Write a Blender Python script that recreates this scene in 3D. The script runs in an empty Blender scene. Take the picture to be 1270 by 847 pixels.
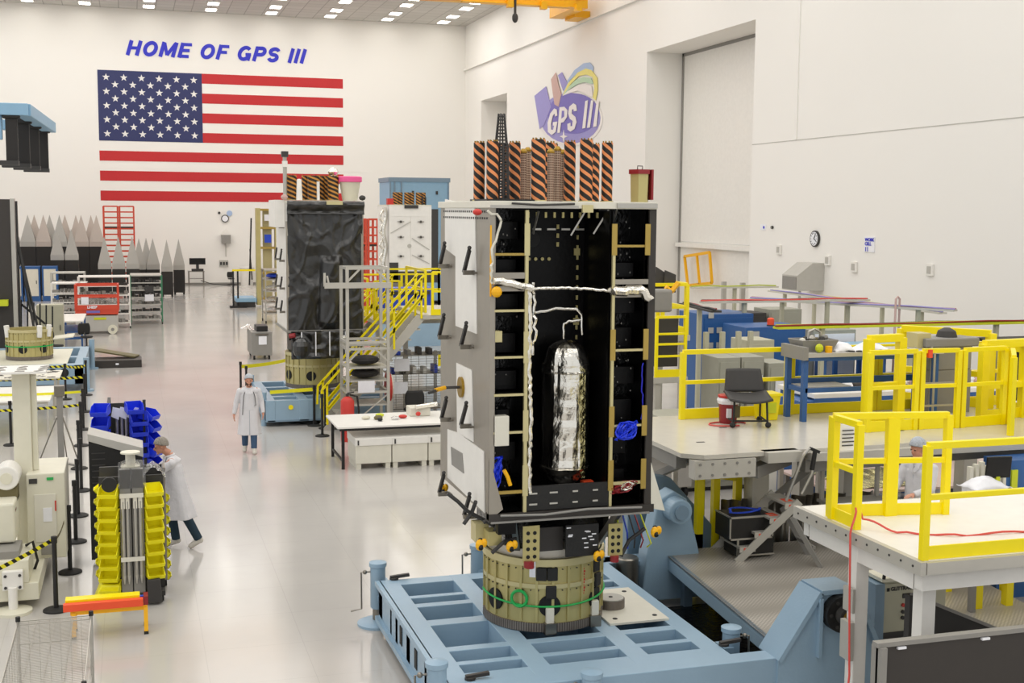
import bpy, math, random
from mathutils import Vector, Matrix, noise
R = random.Random(7)
sc = bpy.context.scene
COL = sc.collection
PI = math.pi
V = Vector
# ---------------------------------------------------------------- camera
FPX, CH = 1540.0, 5.4
_y, _p, _r = math.radians(17.04), math.radians(6.0), math.radians(0.45)
cf = V((math.sin(_y)*math.cos(_p), math.cos(_y)*math.cos(_p), -math.sin(_p)))
_cr = V((math.cos(_y), -math.sin(_y), 0)); _cu = _cr.cross(cf)
cr = _cr*math.cos(_r)+_cu*math.sin(_r); cu = -_cr*math.sin(_r)+_cu*math.cos(_r)
CAM = V((0, 0, CH))
cam_d = bpy.data.cameras.new('camera'); cam = bpy.data.objects.new('camera', cam_d); COL.objects.link(cam)
cam.matrix_world = Matrix(((cr.x, cu.x, -cf.x, 0), (cr.y, cu.y, -cf.y, 0), (cr.z, cu.z, -cf.z, CH), (0, 0, 0, 1)))
cam_d.sensor_width = 36; cam_d.lens = FPX/1270*36; cam_d.clip_end = 500; cam_d.clip_start = .05
sc.camera = cam
def _ray(x, y): return cf*FPX+cr*(x-635)-cu*(y-423.5)
def aY(x, y, Y): d = _ray(x, y); return CAM+d*(Y/d.y)          # measured point on a plane of constant depth
def aZ(x, y, z): d = _ray(x, y); return CAM+d*((z-CH)/d.z)     # on a horizontal plane
def aX(x, y, X): d = _ray(x, y); return CAM+d*(X/d.x)          # on a plane parallel to the side wall
# ---------------------------------------------------------------- materials
MT = {}
def lin(h):
    h = h.lstrip('#'); c = [int(h[i:i+2], 16)/255 for i in (0, 2, 4)]
    return tuple(((v+.055)/1.055)**2.4 if v > .04045 else v/12.92 for v in c)
def newmat(n):
    m = bpy.data.materials.new(n); m.use_nodes = True; MT[n] = m
    nt = m.node_tree; return m, nt, nt.nodes['Principled BSDF']
def mat(n, c, rough=.5, metal=0., var=.06, scale=6., bump=0., bscale=30., coat=0., emit=0., trans=0., alpha=1., spec=.5):
    m, nt, b = newmat(n); c = lin(c)
    tc = nt.nodes.new('ShaderNodeTexCoord'); nz = nt.nodes.new('ShaderNodeTexNoise')
    nz.inputs['Scale'].default_value = scale; nz.inputs['Detail'].default_value = 3
    nt.links.new(tc.outputs['Object'], nz.inputs['Vector'])
    mx = nt.nodes.new('ShaderNodeMix'); mx.data_type = 'RGBA'
    mx.inputs[6].default_value = tuple(v*(1-var) for v in c)+(1,); mx.inputs[7].default_value = tuple(min(1, v*(1+var)) for v in c)+(1,)
    nt.links.new(nz.outputs['Fac'], mx.inputs[0]); nt.links.new(mx.outputs[2], b.inputs['Base Color'])
    b.inputs['Roughness'].default_value = rough; b.inputs['Metallic'].default_value = metal
    b.inputs['Specular IOR Level'].default_value = spec
    if coat: b.inputs['Coat Weight'].default_value = coat; b.inputs['Coat Roughness'].default_value = .1
    if trans: b.inputs['Transmission Weight'].default_value = trans
    if alpha < 1: b.inputs['Alpha'].default_value = alpha
    if emit:
        b.inputs['Emission Color'].default_value = c+(1,); b.inputs['Emission Strength'].default_value = emit
    if bump:
        n2 = nt.nodes.new('ShaderNodeTexNoise'); n2.inputs['Scale'].default_value = bscale; n2.inputs['Detail'].default_value = 4
        nt.links.new(tc.outputs['Object'], n2.inputs['Vector'])
        bp = nt.nodes.new('ShaderNodeBump'); bp.inputs['Strength'].default_value = bump; bp.inputs['Distance'].default_value = .05
        nt.links.new(n2.outputs['Fac'], bp.inputs['Height']); nt.links.new(bp.outputs['Normal'], b.inputs['Normal'])
    return m
def N(nt, t, **k):
    n = nt.nodes.new('ShaderNode'+t)
    for a, v in k.items(): setattr(n, a, v)
    return n
def math_n(nt, op, a, b=None):
    n = N(nt, 'Math', operation=op)
    for i, v in enumerate((a, b)):
        if v is None: continue
        if isinstance(v, (int, float)): n.inputs[i].default_value = v
        else: nt.links.new(v, n.inputs[i])
    return n.outputs[0]
def twotone(n, ca, cb, fac, rough=.5, metal=0.):
    """fac(nt, x, y, z) returns a socket that picks colour b where it is 1"""
    m, nt, b = newmat(n); tc = N(nt, 'TexCoord'); s = N(nt, 'SeparateXYZ'); nt.links.new(tc.outputs['Object'], s.inputs[0])
    f = fac(nt, s.outputs[0], s.outputs[1], s.outputs[2])
    mx = N(nt, 'Mix', data_type='RGBA'); mx.inputs[6].default_value = lin(ca)+(1,); mx.inputs[7].default_value = lin(cb)+(1,)
    nt.links.new(f, mx.inputs[0]); nt.links.new(mx.outputs[2], b.inputs['Base Color'])
    b.inputs['Roughness'].default_value = rough; b.inputs['Metallic'].default_value = metal
    return m
def spiral(nt, x, y, z, k=2, fr=5.0):
    a = math_n(nt, 'ARCTAN2', y, x); a = math_n(nt, 'MULTIPLY', a, k/(2*PI))
    return math_n(nt, 'GREATER_THAN', math_n(nt, 'FRACT', math_n(nt, 'ADD', math_n(nt, 'MULTIPLY', z, fr), a)), .42)
def diag(nt, x, y, z, fr=7.0):
    s = math_n(nt, 'ADD', math_n(nt, 'ADD', x, math_n(nt, 'MULTIPLY', y, .6)), z)
    return math_n(nt, 'GREATER_THAN', math_n(nt, 'FRACT', math_n(nt, 'MULTIPLY', s, fr)), .5)
twotone('spiral', '#e8935a', '#1c1712', lambda nt, x, y, z: spiral(nt, x, y, z, 3, 10.), .55)
twotone('spiral_gold', '#c98c3c', '#2a1f14', lambda nt, x, y, z: spiral(nt, x, y, z, 3, 9.0), .55)
twotone('hazard', '#e6dc2a', '#17160f', diag, .5)
twotone('mesh_brown', '#6b4c3c', '#c9b49e', lambda nt, x, y, z: math_n(nt, 'MAXIMUM', math_n(nt, 'GREATER_THAN', math_n(nt, 'FRACT', math_n(nt, 'MULTIPLY', z, 38.)), .72), math_n(nt, 'GREATER_THAN', math_n(nt, 'FRACT', math_n(nt, 'MULTIPLY', math_n(nt, 'ARCTAN2', y, x), 2.2)), .75)), .5, .2)
twotone('geargrey', '#5d5650', '#8b827a', lambda nt, x, y, z: math_n(nt, 'GREATER_THAN', math_n(nt, 'FRACT', math_n(nt, 'MULTIPLY', math_n(nt, 'ARCTAN2', y, x), 24.)), .5), .5, .5)
mat('wall', '#efece6', .75, var=.015, scale=.25); mat('ceiling', '#e2e0da', .8, var=.02)
mat('white', '#ece9e2', .4); mat('offwhite', '#dedacb', .45); mat('cream', '#e0dcc8', .4); mat('paper', '#eeeef2', .7)
mat('deckgrey', '#cdc8bc', .22); mat('yellow', '#fbe600', .35, var=.04); mat('tapeyellow', '#e9e21c', .45); mat('binyellow', '#fff21a', .4, var=.05); mat('orange', '#f0532a', .5); mat('amber', '#f4b400', .4)
mat('red', '#c8342a', .45); mat('darkred', '#8e1f24', .4); mat('scafred', '#d24a30', .5)
mat('dolly', '#93aec2', .38, var=.05, scale=3, bump=.05); mat('dollydark', '#7b93a6', .45); mat('lightblue', '#8db4cf', .45)
mat('blue', '#2148c8', .4, var=.1); mat('cabblue', '#2a5a96', .4); mat('deskblue', '#305c98', .4); mat('letter', '#2a2ec4', .5); mat('cordblue', '#2340e0', .4)
mat('navy', '#2b3160', .6); mat('flagred', '#bf2428', .6); mat('starwhite', '#e6e4e0', .6)
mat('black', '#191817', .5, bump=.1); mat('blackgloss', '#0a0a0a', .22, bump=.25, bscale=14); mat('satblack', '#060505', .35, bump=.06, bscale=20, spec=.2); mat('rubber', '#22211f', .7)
mat('darkpanel', '#37322e', .5, var=.08); mat('charcoal', '#3a3836', .6)
mat('grey', '#8d8a84', .5); mat('lightgrey', '#b9b6ae', .45); mat('beige', '#b8b59e', .5); mat('greycab', '#a2a193', .5)
mat('alu', '#b9b5ac', .35, .7, bump=.05); mat('alupaint', '#c4c0b6', .4, .3); mat('steel', '#8a857c', .3, .9); mat('satgrey', '#a39c90', .38, .55, var=.08)
mat('gold', '#c2b67c', .42, .45, var=.1, scale=4); mat('goldband', '#cfc493', .42, .45); mat('goldstrip', '#b49a50', .45, .5); mat('brass', '#a08030', .4, .7)
mat('foil', '#e8e4da', .24, 1., var=.06, scale=8, bump=.45, bscale=7); mat('foilgold', '#d8cf9a', .2, 1., bump=.8, bscale=12)
mat('wrap', '#1c1b18', .3, 0, var=.3, scale=3, bump=.35, bscale=7, coat=.6); mat('placket', '#aeb0b6', .8)
mat('absorber', '#adaaa4', .75, var=.12, scale=.8); mat('absorberb', '#b9ada4', .75, var=.1, scale=.8); mat('absorberbase', '#262321', .7)
mat('skin', '#c98f74', .55, var=.05, scale=20); mat('coat', '#d6d4d6', .8, var=.03, bump=.35, bscale=9); mat('jeans', '#1e3442', .85, var=.1); mat('scrub', '#3d5674', .85); mat('shoe', '#c9c3b8', .6); mat('hair', '#9d958a', .85, var=.2, scale=60, bump=.5, bscale=120); mat('beard', '#4a3428', .9)
mat('cap', '#b9bec4', .9, var=.2, scale=40, bump=.5, bscale=60)
mat('pink', '#f0609c', .6); mat('plastic', '#d9d4c0', .35); mat('clear', '#e9e9e9', .15, trans=.85, alpha=.5); mat('pinkfilm', '#e8cfc4', .25)
mat('green', '#1fae52', .45); mat('rackgreen', '#3a7a58', .45); mat('olive', '#6c6340', .6); mat('cable', '#c9c5b8', .5); mat('redcord', '#d8524a', .5); mat('greenyellow', '#b4c030', .5)
mat('lamp', '#fffaf0', .5, emit=7.); mat('hole', '#060606', .6); mat('lime', '#c8d020', .5); mat('violet', '#9b94cc', .65); mat('violetdark', '#7a6fba', .65); mat('logopink', '#c9a8a0', .65)
mat('paleblue', '#a8bcdc', .65); mat('paleyellow', '#e8dc80', .65); mat('palegreen', '#b8d4b4', .65); mat('logowhite', '#ece6e2', .65)
mat('darkblue', '#254070', .4); mat('screen', '#0b0b0d', .2)
# floor: pale poured epoxy, glossy, slightly wavy
m, nt, b = newmat('epoxy'); tc = N(nt, 'TexCoord'); nz = N(nt, 'TexNoise'); nz.inputs['Scale'].default_value = .35; nz.inputs['Detail'].default_value = 4
nt.links.new(tc.outputs['Object'], nz.inputs['Vector'])
rp = N(nt, 'ValToRGB'); rp.color_ramp.elements[0].position = .3; rp.color_ramp.elements[1].position = .75
rp.color_ramp.elements[0].color = lin('#b9b5b0')+(1,); rp.color_ramp.elements[1].color = lin('#c8c4be')+(1,)
nt.links.new(nz.outputs['Fac'], rp.inputs[0])
bk = N(nt, 'TexBrick'); bk.offset = 0; bk.inputs['Scale'].default_value = 1; bk.inputs['Mortar Size'].default_value = .004
bk.inputs['Brick Width'].default_value = 1.2; bk.inputs['Row Height'].default_value = 1.2
bk.inputs['Color1'].default_value = (1, 1, 1, 1); bk.inputs['Color2'].default_value = (1, 1, 1, 1); bk.inputs['Mortar'].default_value = (.88, .88, .88, 1)
nt.links.new(tc.outputs['Object'], bk.inputs['Vector'])
mu = N(nt, 'Mix', data_type='RGBA', blend_type='MULTIPLY'); mu.inputs[0].default_value = 1
nt.links.new(rp.outputs[0], mu.inputs[6]); nt.links.new(bk.outputs['Color'], mu.inputs[7]); nt.links.new(mu.outputs[2], b.inputs['Base Color'])
b.inputs['Roughness'].default_value = .14
n2 = N(nt, 'TexNoise'); n2.inputs['Scale'].default_value = 1.2; n2.inputs['Detail'].default_value = 3; nt.links.new(tc.outputs['Object'], n2.inputs['Vector'])
bp = N(nt, 'Bump'); bp.inputs['Strength'].default_value = .10; bp.inputs['Distance'].default_value = .03
nt.links.new(n2.outputs['Fac'], bp.inputs['Height']); nt.links.new(bp.outputs['Normal'], b.inputs['Normal'])
# checker plate: raised-lozenge steel
m, nt, b = newmat('checkerplate'); tc = N(nt, 'TexCoord'); vo = N(nt, 'TexVoronoi'); vo.inputs['Scale'].default_value = 26
mp = N(nt, 'Mapping'); mp.inputs['Rotation'].default_value = (0, 0, .78); nt.links.new(tc.outputs['Object'], mp.inputs[0]); nt.links.new(mp.outputs[0], vo.inputs['Vector']); vo.inputs['Randomness'].default_value = 0
rp = N(nt, 'ValToRGB'); rp.color_ramp.elements[0].position = .25; rp.color_ramp.elements[1].position = .5
rp.color_ramp.elements[0].color = lin('#cfc9bf')+(1,); rp.color_ramp.elements[1].color = lin('#aaa49a')+(1,)
nt.links.new(vo.outputs['Distance'], rp.inputs[0]); nt.links.new(rp.outputs[0], b.inputs['Base Color'])
b.inputs['Metallic'].default_value = .35; b.inputs['Roughness'].default_value = .35
bp = N(nt, 'Bump'); bp.inputs['Strength'].default_value = .4; bp.invert = True; bp.inputs['Distance'].default_value = .01
nt.links.new(vo.outputs['Distance'], bp.inputs['Height']); nt.links.new(bp.outputs['Normal'], b.inputs['Normal'])
# ceiling panels with joint lines
m, nt, b = newmat('ceilgrid'); tc = N(nt, 'TexCoord'); bk = N(nt, 'TexBrick'); bk.offset = 0; bk.inputs['Scale'].default_value = 1
bk.inputs['Brick Width'].default_value = 1.2; bk.inputs['Row Height'].default_value = 1.2; bk.inputs['Mortar Size'].default_value = .03
bk.inputs['Color1'].default_value = lin('#cfccc6')+(1,); bk.inputs['Color2'].default_value = lin('#c6c3bd')+(1,); bk.inputs['Mortar'].default_value = lin('#a5a29c')+(1,)
nt.links.new(tc.outputs['Object'], bk.inputs['Vector']); nt.links.new(bk.outputs['Color'], b.inputs['Base Color']); b.inputs['Roughness'].default_value = .8
# ---------------------------------------------------------------- mesh builder
OFF = {}
class MB:
    def __init__(s): s.v = []; s.f = []
    def add(s, vs, fs):
        b = len(s.v); s.v += [V(p) for p in vs]; s.f += [tuple(i+b for i in f) for f in fs]; return s
    def box(s, a, b):
        x0, x1 = sorted((a[0], b[0])); y0, y1 = sorted((a[1], b[1])); z0, z1 = sorted((a[2], b[2]))
        return s.add([(x0, y0, z0), (x1, y0, z0), (x1, y1, z0), (x0, y1, z0), (x0, y0, z1), (x1, y0, z1), (x1, y1, z1), (x0, y1, z1)],
                     [(3, 2, 1, 0), (4, 5, 6, 7), (0, 1, 5, 4), (1, 2, 6, 5), (2, 3, 7, 6), (3, 0, 4, 7)])
    def cb(s, c, sx, sy, sz, rz=0, tilt=0):
        """box centred at c in x,y with its base at c.z, turned rz"""
        M = Matrix.Rotation(rz, 3, 'Z')@Matrix.Rotation(tilt, 3, 'X'); c = V(c)
        P = [M@V((x*sx/2, y*sy/2, z*sz))+c for z in (0, 1) for x, y in ((-1, -1), (1, -1), (1, 1), (-1, 1))]
        return s.add(P, [(3, 2, 1, 0), (4, 5, 6, 7), (0, 1, 5, 4), (1, 2, 6, 5), (2, 3, 7, 6), (3, 0, 4, 7)])
    def bar(s, p, q, w, h=None, up=(0, 0, 1)):
        p, q = V(p), V(q); h = h or w; d = (q-p).normalized(); u = V(up)
        if abs(d.dot(u)) > .98: u = V((0, 1, 0))
        a = d.cross(u).normalized(); c = a.cross(d)
        P = [e+a*i*w/2+c*j*h/2 for e in (p, q) for i, j in ((-1, -1), (1, -1), (1, 1), (-1, 1))]
        return s.add(P, [(0, 1, 2, 3), (7, 6, 5, 4), (4, 5, 1, 0), (5, 6, 2, 1), (6, 7, 3, 2), (7, 4, 0, 3)])
    def cone(s, p, q, r0, r1, n=12, caps=True):
        p, q = V(p), V(q); d = (q-p).normalized(); u = V((0, 0, 1)) if abs(d.z) < .95 else V((1, 0, 0))
        a = d.cross(u).normalized(); c = d.cross(a)
        P = []
        for e, r in ((p, r0), (q, r1)):
            for i in range(n): t = 2*PI*i/n; P.append(e+a*math.cos(t)*r+c*math.sin(t)*r)
        F = [(i, (i+1) % n, n+(i+1) % n, n+i) for i in range(n)]
        if caps: F += [tuple(reversed(range(n))), tuple(range(n, 2*n))]
        return s.add(P, F)
    def cyl(s, p, q, r, n=12): return s.cone(p, q, r, r, n)
    def tube(s, pts, r, n=6):
        pts = [V(p) for p in pts]
        P = []; F = []; prev = None
        for i, p in enumerate(pts):
            d = (pts[min(i+1, len(pts)-1)]-pts[max(i-1, 0)])
            d = d.normalized() if d.length > 1e-9 else V((0, 0, 1))
            if prev is None:
                u = V((0, 0, 1)) if abs(d.z) < .9 else V((1, 0, 0)); a = d.cross(u).normalized()
            else: a = (prev-d*prev.dot(d)); a = a.normalized() if a.length > 1e-6 else prev
            prev = a; c = d.cross(a); rr = r(i/(len(pts)-1)) if callable(r) else r
            for k in range(n): t = 2*PI*k/n; P.append(p+a*math.cos(t)*rr+c*math.sin(t)*rr)
        for i in range(len(pts)-1):
            for k in range(n): F.append((i*n+k, i*n+(k+1) % n, (i+1)*n+(k+1) % n, (i+1)*n+k))
        F += [tuple(reversed(range(n))), tuple(range((len(pts)-1)*n, len(pts)*n))]
        return s.add(P, F)
    def lathe(s, c, prof, n=24, sx=1, sy=1, nz=0.):
        c = V(c); P = []; m = len(prof)
        for j, (r, z) in enumerate(prof):
            for i in range(n):
                t = 2*PI*i/n; k = 1+(nz*noise.noise(V((math.cos(t)*3, math.sin(t)*3, z*6))) if nz else 0)
                P.append(c+V((math.cos(t)*r*sx*k, math.sin(t)*r*sy*k, z)))
        F = [(j*n+i, j*n+(i+1) % n, (j+1)*n+(i+1) % n, (j+1)*n+i) for j in range(m-1) for i in range(n)]
        if prof[0] != prof[-1] and prof[0][0] > 1e-4: F.append(tuple(reversed(range(n))))
        if prof[0] != prof[-1] and prof[-1][0] > 1e-4: F.append(tuple(range((m-1)*n, m*n)))
        return s.add(P, F)
    def ball(s, c, rx, ry=None, rz=None, n=14):
        ry = ry or rx; rz = rz or rx; m = n//2+1; c = V(c); P = []
        for j in range(m):
            t = PI*j/(m-1); r = max(1e-4, math.sin(t))
            for i in range(n): a = 2*PI*i/n; P.append(c+V((math.cos(a)*r*rx, math.sin(a)*r*ry, -math.cos(t)*rz)))
        return s.add(P, [(j*n+i, j*n+(i+1) % n, (j+1)*n+(i+1) % n, (j+1)*n+i) for j in range(m-1) for i in range(n)])
    def prism(s, poly, d):
        """flat outline (3-D points) given thickness along vector d"""
        d = V(d); n = len(poly); P = [V(p) for p in poly]+[V(p)+d for p in poly]
        return s.add(P, [tuple(reversed(range(n))), tuple(range(n, 2*n))]+[(i, (i+1) % n, n+(i+1) % n, n+i) for i in range(n)])
    def sheet(s, fn, nu, nv):
        P = [fn(i/nu, j/nv) for j in range(nv+1) for i in range(nu+1)]; w = nu+1
        return s.add(P, [(j*w+i, j*w+i+1, (j+1)*w+i+1, (j+1)*w+i) for j in range(nv) for i in range(nu)])
    def build(s, name, m, parent=None, smooth=False, bevel=0, origin=None, solid=0, remesh=0):
        me = bpy.data.meshes.new(name)
        if parent is not None: off = OFF[parent]
        elif origin is not None: off = V(origin)
        else:
            xs = [p.x for p in s.v]; ys = [p.y for p in s.v]; off = V(((min(xs)+max(xs))/2, (min(ys)+max(ys))/2, min(p.z for p in s.v)))
        loc = V((0, 0, 0))
        if parent is not None and origin is not None: loc = V(origin)-off; off = V(origin)
        me.from_pydata([p-off for p in s.v], [], s.f); me.validate(); me.update()
        o = bpy.data.objects.new(name, me); COL.objects.link(o)
        me.materials.append(MT[m])
        if parent is not None: o.parent = parent; o.location = loc
        else: o.location = off
        OFF[o] = off
        if smooth:
            for p in me.polygons: p.use_smooth = True
            try: me.set_sharp_from_angle(angle=math.radians(40))
            except Exception: pass
        if remesh:
            md = o.modifiers.new('r', 'REMESH'); md.mode = 'VOXEL'; md.voxel_size = remesh; md.use_smooth_shade = True
            md = o.modifiers.new('s', 'SMOOTH'); md.factor = .5; md.iterations = 4
        if bevel: md = o.modifiers.new('b', 'BEVEL'); md.width = bevel; md.segments = 2; md.limit_method = 'ANGLE'
        if solid: md = o.modifiers.new('t', 'SOLIDIFY'); md.thickness = solid
        return o
def thing(name, label, cat, loc=(0, 0, 0), rz=0, group=None, local=False):
    o = bpy.data.objects.new(name, None); COL.objects.link(o); o.empty_display_size = .1
    o.location = loc; o.rotation_euler = (0, 0, rz); o['label'] = label; o['category'] = cat
    if group: o['group'] = group
    OFF[o] = V((0, 0, 0)) if local else V(loc)
    return o
def tag(o, label, cat, group=None, kind=None):
    o['label'] = label; o['category'] = cat
    if group: o['group'] = group
    if kind: o['kind'] = kind
    return o
def struct(o, label=None):
    o['kind'] = 'structure'
    if label: o['label'] = label
    return o
def dup(root, loc, rz=None, label=None, sc_=None):
    def cp(o, par):
        c = o.copy(); COL.objects.link(c)
        if par is not None: c.parent = par
        for ch in list(o.children): cp(ch, c)
        return c
    r = cp(root, None); r.location = loc
    if rz is not None: r.rotation_euler = (0, 0, rz)
    if label: r['label'] = label
    if sc_: r.scale = sc_ if isinstance(sc_, tuple) else (sc_,)*3
    return r
def text(name, s, m, origin, right, up, size, parent=None, ext=.01, offset=.0, shear=0, sx=1, spacing=1):
    cu_ = bpy.data.curves.new(name, 'FONT'); cu_.body = s; cu_.size = size; cu_.extrude = ext; cu_.offset = offset; cu_.shear = shear
    cu_.space_character = spacing; cu_.materials.append(MT[m])
    tmp = bpy.data.objects.new('tmp', cu_); COL.objects.link(tmp); bpy.context.view_layer.update()
    me = bpy.data.meshes.new_from_object(tmp.evaluated_get(bpy.context.evaluated_depsgraph_get())); me.name = name
    bpy.data.objects.remove(tmp); o = bpy.data.objects.new(name, me); COL.objects.link(o)
    r = V(right).normalized(); u = V(up).normalized(); n = r.cross(u)
    Mw = Matrix(((r.x*sx, u.x, n.x, origin[0]), (r.y*sx, u.y, n.y, origin[1]), (r.z*sx, u.z, n.z, origin[2]), (0, 0, 0, 1)))
    if parent is not None:
        o.parent = parent; Mw.translation = V(origin)-OFF[parent]
    o.matrix_basis = Mw
    OFF[o] = V(origin)
    return o
ORD = ['first', 'second', 'third', 'fourth', 'fifth', 'sixth', 'seventh', 'eighth', 'ninth', 'tenth', 'eleventh']
LAMP_E = 250.0
WORLD_E = .85
# ================================================================ the hall
WX, WY, CZ = 24.1, 91.03, 19.0
struct(MB().box((-26, -6, -.2), (27.5, 91.6, 0)).build('floor', 'epoxy'))
struct(MB().box((-26, -6, CZ), (27.5, 91.6, CZ+.3)).build('ceiling', 'ceilgrid'))
struct(MB().box((-26, WY, 0), (24.6, WY+.5, CZ)).build('wall_back', 'wall'))
w = MB().box((WX, -6, 0), (WX+.3, 45.7, CZ)).box((WX, 45.7, 13.1), (WX+.3, 56.7, CZ)).box((WX, 56.7, 0), (WX+.3, 80.2, CZ))
w.box((WX, 80.2, 13.2), (WX+.3, 86.6, CZ)).box((WX, 86.6, 0), (WX+.3, WY, CZ))
w.box((WX+.3, 56.7, 0), (26.3, 57, 13.4)).box((WX+.3, 45.4, 0), (26.3, 45.7, 13.4)).box((WX+.3, 45.7, 13.1), (26.3, 56.7, 13.4))
w.box((WX+.3, 86.6, 0), (26, 86.8, 13.4)).box((WX+.3, 80, 0), (26, 80.2, 13.4)).box((WX+.3, 80.2, 13.2), (26, 86.6, 13.4)).box((26, 80, 0), (26.2, 86.8, 13.4))
struct(w.build('wall_right', 'wall'))
d = struct(MB().box((26.0, 45.7, 0), (26.25, 56.7, 3.96)).box((26.0, 45.7, 3.98), (26.25, 56.5, 12.95)).build('door_1', 'white'))
MB().box((25.75, 45.8, 3.72), (25.99, 56.6, 3.92)).build('rail', 'white', d); MB().box((25.97, 56.5, 0), (26.0, 56.7, 13.1)).box((25.97, 45.7, 12.95), (26.0, 56.7, 13.1)).build('dark_gap', 'grey', d)
MB().bar((25.7, 47.6, 0), (25.85, 48.2, 3.72), .3, .4).build('post', 'lightgrey', d)
struct(MB().box((WX-.16, -6, 15.72), (WX, WY, 15.84)).build('trim_1', 'wall'))
struct(MB().box((WX-.012, -6, 8.13), (WX, 45.7, 8.155)).build('trim_2', 'lightgrey'))
struct(MB().box((WX-.05, 42.15, 8.155), (WX, 42.32, CZ)).build('trim_3', 'wall'))
struct(MB().box((-26, WY-.012, 8.13), (WX, WY, 8.15)).build('trim_4', 'wall'))
struct(MB().box((-26, WY-.03, 0), (24, WY, .14)).build('baseboard_back', 'grey'))
# ceiling luminaires that the picture shows, one by one
k = 0
for i, X0 in enumerate((-10.2, -6.2, -2.6, 1.5, 5.6, 9.7, 13.8, 17.9, 22.0)):
    for j, Y0 in enumerate((89.3, 86.6, 82.9, 80.2)):
        t = thing('ceiling_light', 'recessed ceiling light, '+ORD[j]+' row from the flag wall, '+ORD[8-i]+' from the side wall', 'ceiling light', (X0, Y0, CZ), group='recessed ceiling lights')
        MB().box((X0-.42, Y0-.62, CZ-.05), (X0+.42, Y0+.62, CZ-.005)).build('frame', 'white', t)
        MB().box((X0-.34, Y0-.54, CZ-.07), (X0+.34, Y0+.54, CZ-.05)).build('diffuser', 'lamp', t)
def area(x, y, z, sx, sy, e, rot=(0, 0, 0)):
    l = bpy.data.lights.new('hall_lamp', 'AREA'); l.shape = 'RECTANGLE'; l.size = sx; l.size_y = sy; l.energy = e; l.color = (1, .985, .965)
    o = bpy.data.objects.new('hall_lamp', l); o.location = (x, y, z); o.rotation_euler = rot; COL.objects.link(o)
for X0 in (-14.5, -8, -1.5, 5.6, 13, 19.5):
    for Y0 in (0, 10, 20, 30, 41, 52, 63, 74, 84): area(X0, Y0, CZ-.1, 5.5, 6.5, LAMP_E)
wd = bpy.data.worlds.new('world'); sc.world = wd; wd.use_nodes = True
wd.node_tree.nodes['Background'].inputs[0].default_value = (.93, .94, .95, 1); wd.node_tree.nodes['Background'].inputs[1].default_value = WORLD_E
# ---------------------------------------------------------------- wall lettering
def strokes(ch):
    """one capital as thick strokes in a 0..1 high box: list of (centre line points, closed) and its width"""
    A = lambda cx_, cy_, rx, ry, a0, a1, n=14: [(cx_+rx*math.cos(math.radians(a0+(a1-a0)*i/n)), cy_+ry*math.sin(math.radians(a0+(a1-a0)*i/n))) for i in range(n+1)]
    k = .12
    return {'H': ([[(k, 0), (k, 1)], [(.72-k, 0), (.72-k, 1)], [(k, .5), (.72-k, .5)]], .72),
            'O': ([A(.4, .5, .4-k, .5-k*.85, 0, 360, 24)], .8), 'M': ([[(k, 0), (k, 1)], [(.9-k, 0), (.9-k, 1)], [(.16, .93), (.45, .12)], [(.74, .93), (.45, .12)]], .9),
            'E': ([[(k, 0), (k, 1)], [(k, .1), (.62, .1)], [(k, .5), (.58, .5)], [(k, .9), (.62, .9)]], .62), 'F': ([[(k, 0), (k, 1)], [(k, .5), (.54, .5)], [(k, .9), (.58, .9)]], .58),
            'G': ([A(.4, .5, .4-k, .5-k*.85, 45, 330, 20), [(.66, .02), (.66, .45)], [(.45, .43), (.76, .43)]], .78),
            'P': ([[(k, 0), (k, 1)], [(k, .9), (.4, .9)]+A(.4, .68, .18, .22, 90, -90, 10)+[(k, .46)]], .68),
            'S': ([A(.34, .7, .22, .2, 20, 250, 12)+A(.34, .3, .22, .2, 70, -160, 12)], .66), 'I': ([[(k, 0), (k, 1)]], .24), ' ': ([], .34)}[ch]
def lettering(name, s, m, org, right, up, h, par=None, wt=.25, gap=.1, shear=.24, sx=1.):
    b = MB(); x = 0; j = 0; r, u = V(right), V(up); n = r.cross(u).normalized()
    for ch in s:
        st, w_ = strokes(ch)
        for pl in st:
            for p, q in zip(pl, pl[1:]):
                P = [V(org)+r*((x+a[0]+a[1]*shear)*h*sx)+u*(a[1]*h) for a in (p, q)]
                j += 1; P = [p_+n*(j % 5)*.003 for p_ in P]; e = (P[1]-P[0]).normalized()*(.03*h if len(pl) > 3 else 0); b.bar(P[0]-e, P[1]+e, wt*h if abs(p[0]-q[0]) < 1e-6 or len(pl) > 3 else wt*h*.85, .012, n)
        x += w_+gap
    return b.build(name, m, par)
tag(lettering('wall_lettering', 'HOME OF GPS III', 'letter', (-.1, WY-.02, 15.86), (1, 0, -.006), (0, 0, 1), 1.02, sx=1.235), 'bold blue italic lettering HOME OF GPS III painted above the flag', 'lettering')
# ---------------------------------------------------------------- flag on the back wall
F0x, F1x, F0z, F1z = -1.95, 14.93, 5.9, 14.8
t = thing('wall_flag', 'huge red white and blue striped flag painted on the back wall', 'flag', (F0x, WY, F0z)); sh = (F1z-F0z)/13; cx1 = 5.0
b = MB()
for i in range(0, 13, 2):
    z1 = F1z-i*sh; b.box((cx1 if i < 7 else F0x, WY-.015, z1-sh), (F1x, WY-.003, z1))
b.build('red_stripes', 'flagred', t)
MB().box((F0x, WY-.018, F1z-7*sh), (cx1, WY-.003, F1z)).build('canton', 'navy', t)
b = MB(); cw = (cx1-F0x); chh = 7*sh
for r in range(9):
    for c in range(6 if r % 2 == 0 else 5):
        X0 = F0x+cw*(.08+.168*c+(.084 if r % 2 else 0)); Z0 = F1z-chh*(.1+.1*r)
        b.prism([(X0+math.sin(a*PI/5)*q, WY-.019, Z0+math.cos(a*PI/5)*q) for a in range(10) for q in ((.26 if a % 2 == 0 else .105),)], (0, -.012, 0))
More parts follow.
